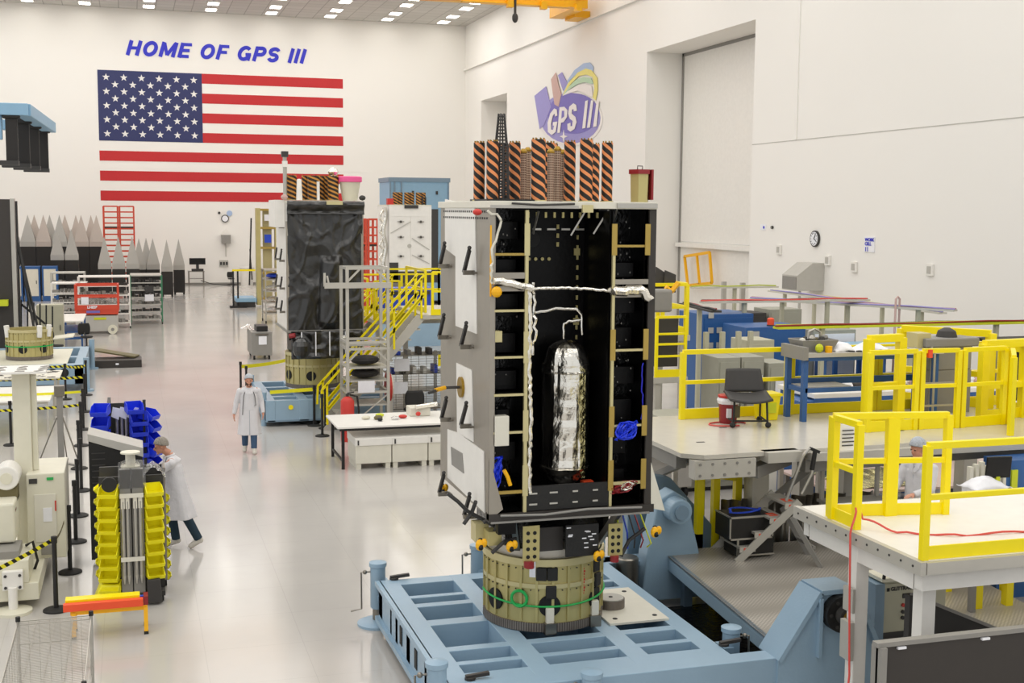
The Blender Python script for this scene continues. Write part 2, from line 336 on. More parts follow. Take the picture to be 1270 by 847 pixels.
b.build('stars', 'starwhite', t)
# ---------------------------------------------------------------- mission emblem on the side wall
def lp(u, v, d=.03): return aX(650+u/7.058, 70+v/7.058, WX-d)
t = thing('wall_emblem', 'faded round violet mission emblem reading GPS III with a rainbow tail on the side wall', 'emblem', tuple(lp(400, 780, 0)))
def flat(n, m, pts, d, par=None): return MB().prism([lp(u, v, d) for u, v in pts], (.02, 0, 0)).build(n, m, par or t)
el = lambda cx_, cy_, rx, ry, n=28, a0=0, a1=360: [(cx_+rx*math.cos(math.radians(a0+(a1-a0)*i/n)), cy_+ry*math.sin(math.radians(a0+(a1-a0)*i/n))) for i in range(n)]
flat('rim', 'logowhite', el(405, 548, 282, 238), .03)
flat('disc', 'violet', el(405, 540, 262, 222), .04)
flat('disc_shade', 'violetdark', el(430, 500, 225, 178), .05)
def arc(cx0, m, o, i, d):
    P = [(335, 345)]; flat('rainbow_band', m, P+o+i[::-1], d)
arc(0, 'paleblue', [(365, 230), (440, 120), (520, 60), (575, 52), (605, 90)], [(400, 210), (470, 140), (540, 105), (600, 130), (605, 90)][:4], .05)
arc(0, 'paleyellow', [(380, 240), (470, 140), (540, 105), (590, 120), (640, 190), (642, 300), (625, 385)], [(410, 240), (480, 170), (545, 160), (600, 180), (615, 280), (600, 360)], .055)
arc(0, 'palegreen', [(395, 262), (450, 205), (520, 178), (585, 190), (605, 235)], [(400, 285), (470, 240), (530, 225), (590, 240)], .06)
arc(0, 'logowhite', [(385, 300), (470, 250), (530, 240), (590, 260), (600, 350)], [(400, 320), (470, 300), (530, 320), (580, 350)], .065)
for P in ([(90, 345), (190, 262), (235, 440), (175, 600), (135, 635)], [(295, 165), (330, 138), (378, 235), (340, 300)]): flat('wing', 'violet', P, .06)
flat('satellite_figure', 'logopink', [(235, 200), (275, 140), (300, 250), (325, 330), (300, 440), (265, 420), (250, 320)], .07)
flat('spark', 'logowhite', [(345, 640), (352, 690), (380, 700), (352, 712), (345, 760), (338, 712), (310, 700), (338, 690)], .07)
G = {'G': [(285, 465), (262, 455), (228, 500), (205, 580), (208, 660), (240, 688), (275, 662), (290, 570), (252, 575), (250, 605), (262, 606), (252, 645), (236, 640), (235, 590), (250, 520), (268, 500), (270, 525), (290, 518)],
     'P': [(310, 445), (350, 440), (378, 470), (375, 530), (345, 575), (322, 580), (312, 668), (290, 670)],
     'S': [(455, 425), (430, 410), (395, 440), (385, 500), (400, 545), (425, 565), (420, 610), (405, 610), (405, 580), (378, 590), (380, 640), (405, 658), (440, 635), (458, 575), (448, 530), (415, 500), (418, 465), (432, 460), (434, 480), (462, 475)],
     'I': [(535, 390), (558, 382), (535, 625), (508, 632)], 'J': [(585, 385), (606, 382), (575, 622), (550, 625)], 'K': [(635, 385), (655, 392), (632, 612), (603, 618)]}
b = MB()
for g in G.values(): b.prism([lp(u, v, .09) for u, v in g], (.02, 0, 0))
b.build('lettering', 'logowhite', t)
flat('letter_hole', 'violetdark', [(330, 475), (350, 475), (350, 525), (326, 545)], .095)
# ---------------------------------------------------------------- small fittings on the walls
def wall_round(name, label, cat, Yc, z, r, m, m2, par=None):
    t = thing(name, label, cat, (WX, Yc, z)); MB().cyl((WX-.08, Yc, z), (WX-.002, Yc, z), r, 24).build('case', m, t); MB().cyl((WX-.09, Yc, z), (WX-.081, Yc, z), r*.85, 24).build('face', m2, t); return t
t = wall_round('wall_clock', 'round wall clock on the side wall above the grey box light', 'clock', 40.56, 4.47, .3, 'charcoal', 'paper')
b = MB()
for a in range(12): b.bar((WX-.095, 40.56+math.sin(a*PI/6)*.18, 4.47+math.cos(a*PI/6)*.18), (WX-.095, 40.56+math.sin(a*PI/6)*.23, 4.47+math.cos(a*PI/6)*.23), .03, .01)
b.build('hour_marks', 'hole', t)
MB().bar((WX-.1, 40.56, 4.47), (WX-.1, 40.45, 4.62), .03, .01, (1, 0, 0)).bar((WX-.1, 40.56, 4.47), (WX-.1, 40.4, 4.4), .025, .01, (1, 0, 0)).build('clock_hands', 'hole', t)
tag(MB().box((WX-.03, 36.75, 4.1), (WX-.002, 37.35, 4.62)).build('work_cell_sign', 'paper'), 'white sign with blue words WORK CELL 11 on the side wall', 'sign')
sg = bpy.data.objects['work_cell_sign']
for s_, z_, q in (('WORK', 4.47, .15), ('CELL', 4.33, .15), ('11', 4.13, .2)):
    text('lettering', s_, 'letter', (WX-.04, 37.3, z_), (0, -1, 0), (0, 0, 1), q, sg, .004, .005, 0, 1.15)
for Y0, z0, l in ((37.9, 3.62, 'small white wall box nearest the work cell sign'), (39.63, 3.78, 'small grey wall box beside the grey shelf light'), (33.59, 3.72, 'small grey wall box standing alone on the side wall'), (43.2, 4.05, 'pale square wall plate just past the door recess')):
    t = thing('wall_box', l, 'wall box', (WX, Y0, z0)); MB().box((WX-.09, Y0-.16, z0-.25), (WX-.002, Y0+.16, z0+.12)).build('case', 'white', t, bevel=.01); MB().box((WX-.1, Y0-.1, z0-.18), (WX-.091, Y0+.1, z0+.05)).build('cover', 'lightgrey', t)
t = thing('wall_label', 'tiny blue and white round sticker beside the door recess', 'sticker', (WX, 44.56, 4.83)); MB().box((WX-.02, 44.35, 4.72), (WX-.002, 44.8, 4.95)).build('backing', 'paper', t); MB().cyl((WX-.03, 44.5, 4.83), (WX-.021, 44.5, 4.83), .06).build('dot', 'letter', t)
t = wall_round('wall_sensor', 'small dark round sensor on the side wall beside the blue sticker', 'sensor', 43.8, 4.84, .06, 'charcoal', 'grey')
# grey hooded box on the side wall
t = thing('wall_hood', 'pale grey metal hood projecting from the side wall under the clock', 'hood', (WX, 41, 2.6))
MB().prism([(WX-.002, 39.9, 2.6), (WX-1.1, 39.9, 2.6), (WX-1.1, 39.9, 3.15), (WX-.5, 39.9, 3.6), (WX-.002, 39.9, 3.6)], (0, 1.1, 0)).build('case', 'lightgrey', t)
MB().box((WX-1.12, 39.95, 2.65), (WX-1.1, 40.95, 3.1)).build('grille', 'grey', t); MB().cyl((WX-.7, 40.4, .8), (WX-.7, 40.4, 2.6), .05).build('downpipe', 'lightgrey', t)
# fittings on the back wall
t = thing('wall_clock', 'round wall clock on the back wall beside a blue disc sign', 'clock', (6.43, WY, 4.7)); MB().cyl((6.43, WY-.1, 4.7), (6.43, WY, 4.7), .27, 20).build('case', 'charcoal', t); MB().cyl((6.43, WY-.11, 4.7), (6.43, WY-.1, 4.7), .21, 20).build('face', 'paper', t)
for n_, l_, c_, X0, z0, r_, m_ in (('disc_sign', 'small pale blue round sign beside the far clock', 'sign', 6.75, 5.08, .2, 'paleblue'), ('wall_speaker', 'tiny dark round fitting beside the far clock', 'speaker', 6.03, 5.1, .09, 'charcoal')):
    tag(MB().cyl((X0, WY-.05, z0), (X0, WY, z0), r_, 16).build(n_, m_), l_, c_)
t = thing('wall_hood', 'small pale hooded box on the back wall below the clock', 'hood', (6.45, WY, 3)); MB().prism([(6.1, WY, 3.55), (6.8, WY, 3.55), (6.62, WY, 3.85), (6.45, WY, 3.98), (6.28, WY, 3.85)], (0, -.35, 0)).build('hood', 'white', t); MB().box((6.15, WY-.45, 2.95), (6.78, WY, 3.55)).build('case', 'grey', t); MB().cyl((6.45, WY-.1, 2), (6.45, WY-.1, 2.95), .03, 8).build('downpipe', 'lightgrey', t)
t = thing('outlet_panel', 'grey outlet panel low on the back wall', 'outlet panel', (6.3, WY, 1.3)); MB().box((5.98, WY-.08, 1.28), (6.6, WY, 1.75)).build('case', 'lightgrey', t)
for X0 in (6.1, 6.3, 6.5): MB().box((X0-.07, WY-.1, 1.4), (X0+.07, WY-.08, 1.62)).build('socket', 'charcoal', t)
# yellow overhead crane
t = thing('bridge_crane', 'yellow overhead bridge crane beam crossing under the ceiling', 'crane', (14, 62, 16))
MB().box((9, 62.2, 15.96), (22.4, 62.9, 17.4)).box((-26, 63.9, 16.4), (22.9, 64.6, 17.6)).box((-26, 62.2, 16.55), (9, 62.9, 17.4)).build('girder', 'amber', t)
MB().box((22.4, 62.6, 16.0), (23.2, 66.5, 16.75)).box((23.2, 64.6, 15.845), (24.08, 66.2, 16.2)).build('end_truck', 'amber', t)
MB().box((16.3, 62.0, 15.9), (21.9, 62.5, 15.959)).build('walkway_edge', 'amber', t)
MB().box((7.8, 61, 16.3), (11.6, 64, 16.62)).build('trolley', 'olive', t)
MB().cyl((19, 61.9, 15.3), (19, 61.9, 16.2), .07, 8).ball((19, 61.9, 15.2), .16, .16, .25).build('hook', 'charcoal', t)
for X0 in (18.6, 20.4, 22.3): MB().box((X0, 61.8, 15.72), (X0+.3, 62.19, 16.1)).build('bracket', 'amber', t)
# ================================================================ transport dollies
def dolly_frame(t, x0, x1, y0, y1, zt, xs, ys, zb=.12, m='dolly', w=.24, main=True):
    """welded frame: side members and cross members with pockets between them"""
    b = MB()
    for x in xs: b.box((x-w/2, y0, zb), (x+w/2, y1, zt-.001))
    for y in ys: b.box((x0, y-.1, zb+.05), (x1, y+.1, zt))
    for x in xs:
        for y in ys:
            b.box((x-w/2-.0, y-.12, zb+.02), (x+w/2, y+.12, zt+.001))
    o = b.build('frame', m, t, bevel=.008)
    b = MB().box((x0, y0, zb), (x1, y1, zb+.03)); b.build('bottom_plate', 'dollydark', t)
    return o
def jack(x, y, zt, label, sx=1):
    t = thing('screw_jack', label, 'jack', (x, y, 0), group='screw jacks of the blue transport dolly')
    MB().lathe((x, y, 0), [(.27, 0), (.27, .03), (.2, .06), (.08, .07)], 24).build('foot', 'dolly', t, smooth=True)
    MB().cyl((x, y, .06), (x, y, .3), .07).build('screw', 'steel', t)
    b = MB().lathe((x, y, 0), [(.085, .22), (.1, .24), (.1, zt-.06), (.115, zt-.05), (.115, zt), (.02, zt+.02)], 20)
    b.box((x-.02, y-.12, .35), (x+.14*sx, y+.12, .41)).box((x-.02, y-.12, .52), (x+.14*sx, y+.12, .58)); b.build('barrel', 'dolly', t, smooth=True)
    q = -sx
    h = MB().tube([(x+q*.1, y, zt-.12), (x+q*.22, y, zt-.12), (x+q*.22, y-.02, zt-.6), (x+q*.36, y-.02, zt-.62)], .012).ball((x+q*.17, y, zt-.12), .03); h.build('crank', 'steel', t)
    return t
DT = .65
t = thing('transport_dolly', 'large light blue welded steel dolly carrying the open black satellite', 'dolly', (4.5, 13.5, 0)); DOL = t
b = MB()
for x in (3.07, 4.0, 5.12, 5.98): b.box((x-.12, 11.72, .14), (x+.12, 15.4, DT))
for y, h_ in ((11.86, .13), (12.28, .05), (12.72, .07), (13.62, .1), (14.28, .07), (14.62, .05), (15.28, .12)): b.box((2.95, y-h_, .2), (6.1, y+h_, DT-.002))
b.build('frame', 'dolly', t, bevel=.006)
MB().box((2.97, 11.8, .14), (6.08, 15.38, .17)).build('bottom_plate', 'dollydark', t)
MB().box((2.9, 11.74, .12), (2.97, 15.4, .19)).box((2.9, 11.74, DT-.06), (2.97, 15.4, DT)).build('side_flange', 'dolly', t)
b = MB()
for y in (14.0, 13.2, 12.4): b.box((2.94, y-.06, .28), (2.953, y+.06, .5))
b.build('side_slots', 'hole', t)
b = MB()
for x, y in ((3.53, 14.45), (3.6, 12.1), (5.6, 12.1), (5.5, 14.45)):
    b.box((x-.2, y-.06, .17), (x+.2, y+.06, .42)).cyl((x-.13, y, .42), (x-.13, y, .46), .03, 8).cyl((x+.13, y, .42), (x+.13, y, .46), .03, 8)
b.build('tie_down_block', 'dollydark', t)
MB().box((5.18, 12.95, DT), (5.92, 14.2, DT+.025)).build('deck_plate', 'offwhite', t)
b = MB()
for x, y in ((5.3, 13.1), (5.8, 13.1), (5.8, 14.05), (5.3, 14.05)): b.cyl((x, y, DT+.025), (x, y, DT+.03), .03, 10)
b.build('plate_hole', 'hole', t)
b = MB()
for x, y in ((3.15, 15.4), (3.2, 11.8), (6.15, 12.0)):
    b.cyl((x, y, DT), (x, y, DT+.03), .06, 8); b.bar((x-.05, y, DT+.03), (x+.2, y, DT+.05), .05, .04)
b.build('tie_shackle', 'darkpanel', t, bevel=.005)
jack(2.98, 15.62, .83, 'blue screw jack with bent crank at the far corner of the dolly')
jack(2.8, 11.6, .95, 'blue screw jack at the near corner of the dolly beside bare floor')
jack(4.40, 15.85, .9, 'blue screw jack at the far edge of the dolly behind the gold ring')
jack(4.33, 11.3, .8, 'blue screw jack at the middle of the near edge of the dolly')
jack(6.34, 12.2, .78, 'blue screw jack beside the coiled white cables', -1)
# tilt structure with trunnion towers
t = thing('tilt_cradle', 'light blue steel tilt cradle with two pivot towers beside the checker plate', 'cradle', (7, 12, 0))
MB().box((2.95, 11.45, .05), (6.55, 11.7, DT+.02)).build('front_beam', 'dolly', t, bevel=.008)
yb = 11.42
P = [(6.5, yb, DT), (6.98, yb, 1.36), (7.4, yb, 1.36), (7.76, yb, .6), (7.76, yb, .05), (6.5, yb, .05)]
MB().prism(P, (0, .16, 0)).build('near_tower', 'dolly', t)
b = MB(); E_ = [V(p) for p in P[:5]]
for p, q in zip(E_, E_[1:]): b.bar(p+V((0, .18, 0)), q+V((0, .18, 0)), .44, .05, (0, 0, 1) if abs((q-p).z) < .1 else (1, 0, 0) if abs((q-p).x) < .01 else (0, 0, 1))
for x in (6.97, 7.38): b.box((x-.02, 11.36, DT), (x+.02, 11.42, 1.3))
b.build('tower_flange', 'dolly', t)
MB().cyl((7.2, 11.3, 1.13), (7.2, 11.42, 1.13), .2, 28).build('bearing', 'black', t)
b = MB()
for a in range(6): b.cyl((7.2+.15*math.cos(a*1.047), 11.29, 1.13+.15*math.sin(a*1.047)), (7.2+.15*math.cos(a*1.047), 11.3, 1.13+.15*math.sin(a*1.047)), .02, 8)
b.build('bearing_bolts', 'charcoal', t)
MB().cyl((7.2, 11.2, 1.13), (7.2, 11.3, 1.13), .1, 20).build('pivot_housing', 'charcoal', t); MB().cyl((7.2, 11.17, 1.13), (7.2, 11.22, 1.13), .065, 20).build('pivot_shaft', 'brass', t)
MB().prism([(6.55, 15.25, .1), (6.62, 15.25, .75), (6.78, 15.25, 1.5), (7.0, 15.25, 1.62), (7.2, 15.25, 1.5), (7.4, 15.25, .75), (7.45, 15.25, .1)], (0, .3, 0)).build('far_tower', 'dolly', t, bevel=.02)
MB().cyl((7.0, 15.0, 1.38), (7.0, 15.3, 1.38), .17, 24).lathe((7.0, 15.0, 1.38), [(.001, 0)], 4).build('pivot_cover', 'dolly', t, bevel=.02)
MB().cyl((7.0, 14.96, 1.38), (7.0, 15.0, 1.38), .1, 20).build('pivot_disc', 'dollydark', t)
MB().prism([(6.6, 15.9, .1), (6.6, 15.9, 1.55), (6.9, 15.9, 1.72), (7.25, 15.9, 1.65), (8.1, 15.9, .72), (8.1, 15.9, .1)], (0, .2, 0)).build('rear_tower', 'dollydark', t, bevel=.015)
MB().box((6.0, 15.5, .1), (6.62, 15.75, .62)).box((5.95, 15.45, .55), (6.9, 15.8, .62)).box((6.0, 15.6, .1), (6.15, 15.9, .95)).build('far_beam', 'dolly', t, bevel=.01)
MB().lathe((6.35, 15.3, .1), [(.16, 0), (.16, .62), (.14, .64)], 16).build('motor', 'steel', t, smooth=True)
# checker plate deck hinged on the cradle
t = thing('checker_plate_deck', 'grey checker plate steel deck between the pivot towers', 'deck', (8.5, 13.7, 0))
A_, B_, C_, D_ = (6.94, 15.45, .73), (6.86, 11.85, .52), (10.6, 11.85, .52), (10.6, 15.45, .73)
MB().prism([A_, B_, C_, D_], (0, 0, -.03)).build('tread_plate', 'checkerplate', t)
MB().prism([A_, B_, (B_[0], B_[1], B_[2]-.2), (A_[0], A_[1], A_[2]-.2)], (.06, 0, 0)).prism([B_, C_, (C_[0], C_[1], C_[2]-.2), (B_[0], B_[1], B_[2]-.2)], (0, .06, 0)).build('side_beam', 'dolly', t, bevel=.004)
for x, y in ((7.2, 12.3), (10.3, 12.3), (7.2, 15.2), (10.3, 15.2)): MB().box((x-.06, y-.06, 0), (x+.06, y+.06, .52)).build('leg', 'dollydark', t)
# black pit liner and white cable heap beside the dolly
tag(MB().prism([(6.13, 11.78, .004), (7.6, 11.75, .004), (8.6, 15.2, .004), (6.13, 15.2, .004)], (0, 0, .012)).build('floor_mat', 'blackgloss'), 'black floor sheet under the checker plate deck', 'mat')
for k in range(13):
    y0 = 13.0+R.random()*1.6; x0 = 6.3+(14.6-y0)*.16; r_ = .12+R.random()*.14; pts = []
    for i in range(26):
        a = i/25*(2.2*PI); pts.append((x0+math.cos(a+k)*r_*(1+.2*math.sin(3*a+k))+.002*i, y0+math.sin(a+k)*r_*1.6, .03+.012*k+.015*math.sin(a*2+k)))
    o = MB().tube(pts, .012).build('cable_coil', 'cable', smooth=True); tag(o, 'loose white cable loop heaped on the black sheet beside the dolly', 'cable', 'white cable loops beside the dolly')
# toothed disc on the dolly plate
t = thing('toothed_disc', 'round toothed grey disc lying on the pale deck plate of the dolly', 'gear', (5.42, 13.55, DT+.025))
MB().cyl((5.42, 13.55, DT+.025), (5.42, 13.55, DT+.13), .17, 40).build('toothed_rim', 'geargrey', t, origin=(5.42, 13.55, DT)); MB().cyl((5.42, 13.55, DT+.13), (5.42, 13.55, DT+.14), .155, 40).build('top', 'lightgrey', t); MB().cyl((5.42, 13.55, DT+.14), (5.42, 13.55, DT+.145), .025, 12).build('centre_hole', 'hole', t)
# ================================================================ support ring
def ring(cx_, cy_, z0, z1, r, label, m='gold', detail=True):
    t = thing('support_ring', label, 'support ring', (cx_, cy_, z0)); c = (cx_, cy_, 0)
    MB().lathe(c, [(r-.05, z0+.1), (r, z0+.1), (r, z1), (r-.06, z1), (r-.06, z0+.1), (r-.05, z0+.1)], 64).build('shell', m, t, smooth=True)
    MB().lathe(c, [(r-.1, z0), (r+.02, z0), (r+.02, z0+.1), (r-.1, z0+.1), (r-.1, z0)], 72).build('toothed_base', 'geargrey', t, origin=(cx_, cy_, z0))
    h = z1-z0
    MB().lathe(c, [(r-.01, z1-.08), (r+.03, z1-.08), (r+.03, z1), (r-.02, z1), (r-.01, z1-.08)], 64).lathe(c, [(r-.01, z0+h*.6), (r+.02, z0+h*.6), (r+.02, z0+h*.66), (r-.01, z0+h*.66), (r-.01, z0+h*.6)], 64).build('hoop', 'goldband', t, smooth=True)
    b = MB()
    for k in range(24):
        a = 2*PI*k/24+.1; u = V((math.cos(a), math.sin(a), 0)); b.bar(V(c)+u*(r+.008)+V((0, 0, z0+.12)), V(c)+u*(r+.008)+V((0, 0, z1-.02)), .03, .03, u)
    b.build('rib', m, t)
    b = MB()
    for k in range(48):
        a = 2*PI*k/48; u = V((math.cos(a), math.sin(a), 0))
        for z in (z1-.12, z0+h*.57): b.cyl(V(c)+u*(r-.01)+V((0, 0, z)), V(c)+u*(r+.012)+V((0, 0, z)), .008, 5)
    b.build('rivets', 'charcoal', t)
    for a in (-102, -48, -160, 20, 75, 130): 
        u = V((math.cos(math.radians(a)), math.sin(math.radians(a)), 0)); p = V(c)+u*(r-.03)+V((0, 0, z0+h*.36)); MB().cyl(p, p+u*.045, .125, 24).build('port', 'hole', t)
    return t
RC = (4.575, 13.6); RT = ring(RC[0], RC[1], .66, 1.5, .69, 'pale gold round support ring under the open satellite with black ports and green tape')
c = V((RC[0], RC[1], 0))
def rp(a, z, q=0): return c+V((math.cos(math.radians(a))*(.7+q), math.sin(math.radians(a))*(.7+q), z))
MB().tube([rp(a, 1.0-.04*math.sin(math.radians((a+180)*1.2)), .02) for a in range(-185, 8, 4)], .012).build('green_tape', 'green', RT, smooth=True)
p = rp(-130, 1.04, .03); MB().tube([p+V((math.cos(a)*.075, -math.cos(a)*.05, math.sin(a)*.09)) for a in [i/20*2*PI for i in range(21)]], .018).build('green_coil', 'green', RT, smooth=True)
for a in (-103, -52): MB().box(rp(a, .66)-V((.04, .06, 0)), rp(a, .95)+V((.05, .0, 0))).build('clamp_post', 'offwhite', RT, bevel=.01); MB().box(rp(a, .65)-V((.06, .08, 0)), rp(a, .78)+V((.07, .0, 0))).build('clamp_foot', 'steel', RT)
b = MB()
for k in range(10): b.box(rp(-68, 1.06+.032*k)-V((.012, .012, 0)), rp(-68, 1.08+.032*k)+V((.012+.006*(k % 3), 0, 0)))
b.build('red_letters', 'red', RT)
for a, z in ((-110, 1.33), (-100, 1.33), (-101, 1.12), (-50, 1.35), (-47, 1.17)): MB().cb(rp(a, z-.07, .01), .12, .05, .15, math.radians(a+90)).build('black_pad', 'rubber', RT, bevel=.01)
MB().cb(rp(-118, 1.3, .02), .07, .02, .18, math.radians(-28)).build('white_tag', 'paper', RT)
# ================================================================ spacecraft
def hull(t, x0, x1, y0, y1, z0, z1, front_open=True):
    """open box: aluminium side and rear skins round black equipment bays"""
    MB().box((x0, y0+.02, z0), (x0+.05, y1, z1)).build('side_panel', 'satgrey', t)
    MB().box((x1-.05, y0+.02, z0), (x1, y1, z1)).build('side_panel', 'satgrey', t)
    MB().box((x0+.05, y1-.05, z0), (x1-.05, y1, z1)).build('rear_panel', 'satgrey', t)
    MB().box((x0+.05, y0+.02, z0), (x1-.05, y1-.05, z0+.05)).build('floor_panel', 'black', t)
def helix_antenna(x, y, z0, h, r, label, m='spiral', grp='striped helix antennas on the open satellite'):
    t = thing('helix_antenna', label, 'antenna', (x, y, z0), group=grp)
    MB().cyl((x, y, z0+.015), (x, y, z0+h), r, 20).build('striped_tube', m, t, smooth=True, origin=(x, y, z0))
    MB().cyl((x, y, z0), (x, y, z0+.015), r*1.2, 20).build('base', 'goldband', t)
    b = MB()
    for k in range(8): b.box((x+math.cos(k*.785)*r*.8-.006, y+math.sin(k*.785)*r*.8-.006, z0+h), (x+math.cos(k*.785)*r*.8+.006, y+math.sin(k*.785)*r*.8+.006, z0+h+.018))
    b.build('gold_teeth', 'brass', t); return t
def lattice_mast(x, y, z0, h, r0, r1, label, m, cat='antenna mast', grp=None, n=6, rows=26, w=.008):
    t = thing('lattice_mast', label, cat, (x, y, z0), group=grp); b = MB(); c = MB()
    for k in range(n): a = 2*PI*k/n; b.bar((x+math.cos(a)*r0, y+math.sin(a)*r0, z0), (x+math.cos(a)*r1, y+math.sin(a)*r1, z0+h), w)
    for i in range(rows+1):
        f = i/rows; r = r0+(r1-r0)*f; P = [(x+math.cos(2*PI*k/n)*r, y+math.sin(2*PI*k/n)*r, z0+h*f) for k in range(n)]
        for p, q in zip(P, P[1:]+P[:1]): c.bar(p, q, w*.9)
    b.build('upright', m, t); c.build('rung_rings', m, t); return t
def bracket_arm(t, p, out, s=1.):
    """latch on a side panel: foot plate, pivot block and a slanting black strut"""
    p = V(p); o = V(out); b = MB().bar(p-V((0, .07*s, 0)), p+V((0, .07*s, 0)), .05*s, .02)
    f = b.bar(p, p+o*.1*s, .04*s).build('latch_foot', 'steel', t)
    MB().bar(p+o*.08*s+V((0, .05*s, 0)), p+o*.06*s+V((0, -.06*s, .2*s)), .028*s).ball(p+o*.06*s+V((0, -.06*s, .22*s)), .02*s, n=8).build('latch_strut', 'charcoal', f)
S0 = V((3.63, 12.6, 2.1)); S1 = V((5.47, 14.85, 5.43))
t = thing('satellite', 'open black satellite body on a gold ring with a foil wrapped tank inside', 'satellite', (4.55, 13.7, 2.1)); SAT = t
x0, y0, z0 = S0; x1, y1, z1 = S1
hull(t, x0, x1, y0, y1, z0, z1)
def fx(px, py, Y=12.6): return aY(px, py, Y)
# white radiator areas on the side skin
def side(pts, m, n, d=.012):
    return MB().prism([aX(px, py, x0-.001) for px, py in pts], (-d, 0, 0)).build(n, m, t)
side([(553, 247), (590, 256), (592, 372), (592, 414), (566, 404), (566, 318), (553, 308)], 'white', 'radiator')
side([(567, 450), (586, 459), (588, 548), (568, 536)], 'white', 'radiator')
side([(556, 532), (570, 537), (601, 560), (602, 636), (556, 592)], 'white', 'radiator')
side([(561, 554), (575, 562), (577, 587), (562, 576)], 'grey', 'vent_grille', .02)
b = MB()
for k in range(22):
    for z_ in (5.38, 5.31): b.box((x0-.02, 12.72+k*.09, z_), (x0-.013, 12.75+k*.09, z_+.022))
b.build('slot_row', 'charcoal', t)
for px, py in ((557, 330), (588, 338), (556, 418), (584, 430), (559, 520), (584, 528), (556, 612), (588, 640), (560, 370)):
    p = aX(px, py, x0-.014)
    if px != 560: bracket_arm(t, p, (-1, 0, 0), 1.25)
p = aX(573, 480, x0-.013); MB().cyl(p, p-V((.03, 0, 0)), .12, 24).build('round_flange', 'brass', t)
MB().tube([p-V((.03, 0, 0)), p-V((.2, .0, .0)), p-V((.42, .1, .04))], .018).build('probe', 'charcoal', t); MB().cyl(p-V((.2, 0, 0)), p-V((.33, .05, .02)), .025, 8).build('probe_tape', 'amber', t)
# front frame
b = MB().box((x0-.02, y0-.015, z0-.02), (x0+.03, y0+.06, z1)); b.build('corner_post', 'satgrey', t); MB().box((x1-.05, y0-.015, z0), (x1+.03, y0+.1, z1)).build('corner_post', 'darkpanel', t)
MB().box((x0-.024, y0-.02, 4.5), (x0-.005, y0-.014, 5.25)).build('yellow_tape', 'amber', t)
X1, X2 = fx(652, 450).x, fx(759, 450).x
MB().box((X1-.018, y0-.015, z0), (X1+.018, y0+.02, z1-.02)).build('divider', 'goldband', t); MB().box((X1-.008, y0+.02, z0), (X1+.008, y1-.1, z1-.02)).build('partition', 'satblack', t)
MB().box((X2-.016, y0-.015, z0), (X2+.016, y0+.02, z1-.3)).build('divider', 'goldband', t); MB().box((X2-.008, y0+.02, z0), (X2+.008, y1-.1, z1-.02)).build('partition', 'satblack', t)
MB().box((x0+.05, y0+.5, z0+.05), (X1-.008, y0+.53, z1)).box((X2+.008, y0+.5, z0+.05), (x1-.05, y0+.53, z1)).build('bay_back', 'blackgloss', t)
MB().box((X1+.008, y0+.85, z0+.05), (X2-.008, y0+.88, z1)).build('core_panel', 'satblack', t)
MB().box((X1+.009, y0+.06, z0+.3), (X1+.03, y0+.85, z1-.02)).box((X2-.03, y0+.06, z0+.3), (X2-.009, y0+.85, z1-.02)).build('core_side', 'satblack', t)
MB().box((x0+.051, y0+.1, z0+.05), (x0+.06, y0+.5, z1)).box((x1-.06, y0+.1, z0+.05), (x1-.051, y0+.5, z1)).build('bay_lining', 'satblack', t)
for (xa, xb, ys) in ((x0+.03, X1-.02, ((315, .022, 'goldstrip'), (341, .06, 'satgrey'), (357, .05, 'satgrey'), (384, .022, 'goldband'), (441, .02, 'goldband'), (487, .022, 'goldband'), (533, .022, 'goldband'), (606, .03, 'goldstrip'))),
                     (X2+.018, x1-.05, ((305, .022, 'goldstrip'), (350, .05, 'satgrey'), (367, .04, 'satgrey'), (436, .022, 'goldband'), (531, .02, 'goldband'), (603, .03, 'goldband'), (641, .02, 'satgrey')))):
    for py, h_, m_ in ys:
        z = fx(700, py).z; o = MB().box((xa, y0-.01, z-h_/2-.004), (xb, y0+.015, z+h_/2)).build('shelf', m_, t); MB().box((xa, y0+.016, z-.012), (xb, y0+.49, z+.006)).build('shelf_board', 'satblack', o)
for X_, m_ in ((X1, 'goldband'), (X2, 'goldstrip'), (x1-.07, 'goldstrip')):
    b = MB()
    for z in (5.1, 3.95, 3.1, 2.5): b.box((X_-.03, y0-.022, z-.17), (X_+.03, y0-.01, z+.17))
    b.build('splice_plates', m_, t)
# black avionics boxes inside the bays
for k in range(15):
    s = 0 if k < 8 else 1; z = z0+.15+(k % 8)*.4+R.random()*.05; xa = (x0+.1, X2+.08)[s]; w_ = .18+R.random()*.12
    o = MB().box((xa, y0+.25, z), (xa+w_, y0+.49, z+.16+R.random()*.12)).build('electronics_box', 'satblack', t, bevel=.006)
b = MB()
for k in range(70):
    s = R.random() < .45; xa = (x0+.08 if s else X2+.05)+R.random()*.28; z = z0+.2+R.random()*3.; b.box((xa, y0+.24, z), (xa+.012, y0+.25, z+.012+R.random()*.01))
b.build('connectors', 'grey', t)
MB().box((x0+.04, y0-.03, fx(617, 553).z), (x0+.2, y0+.1, fx(617, 516).z)).build('white_unit', 'offwhite', t, bevel=.008)
MB().box((x0+.045, y0+.02, fx(612, 425).z), (x0+.13, y0+.2, fx(612, 411).z)).build('connector_box', 'goldband', t, bevel=.005)
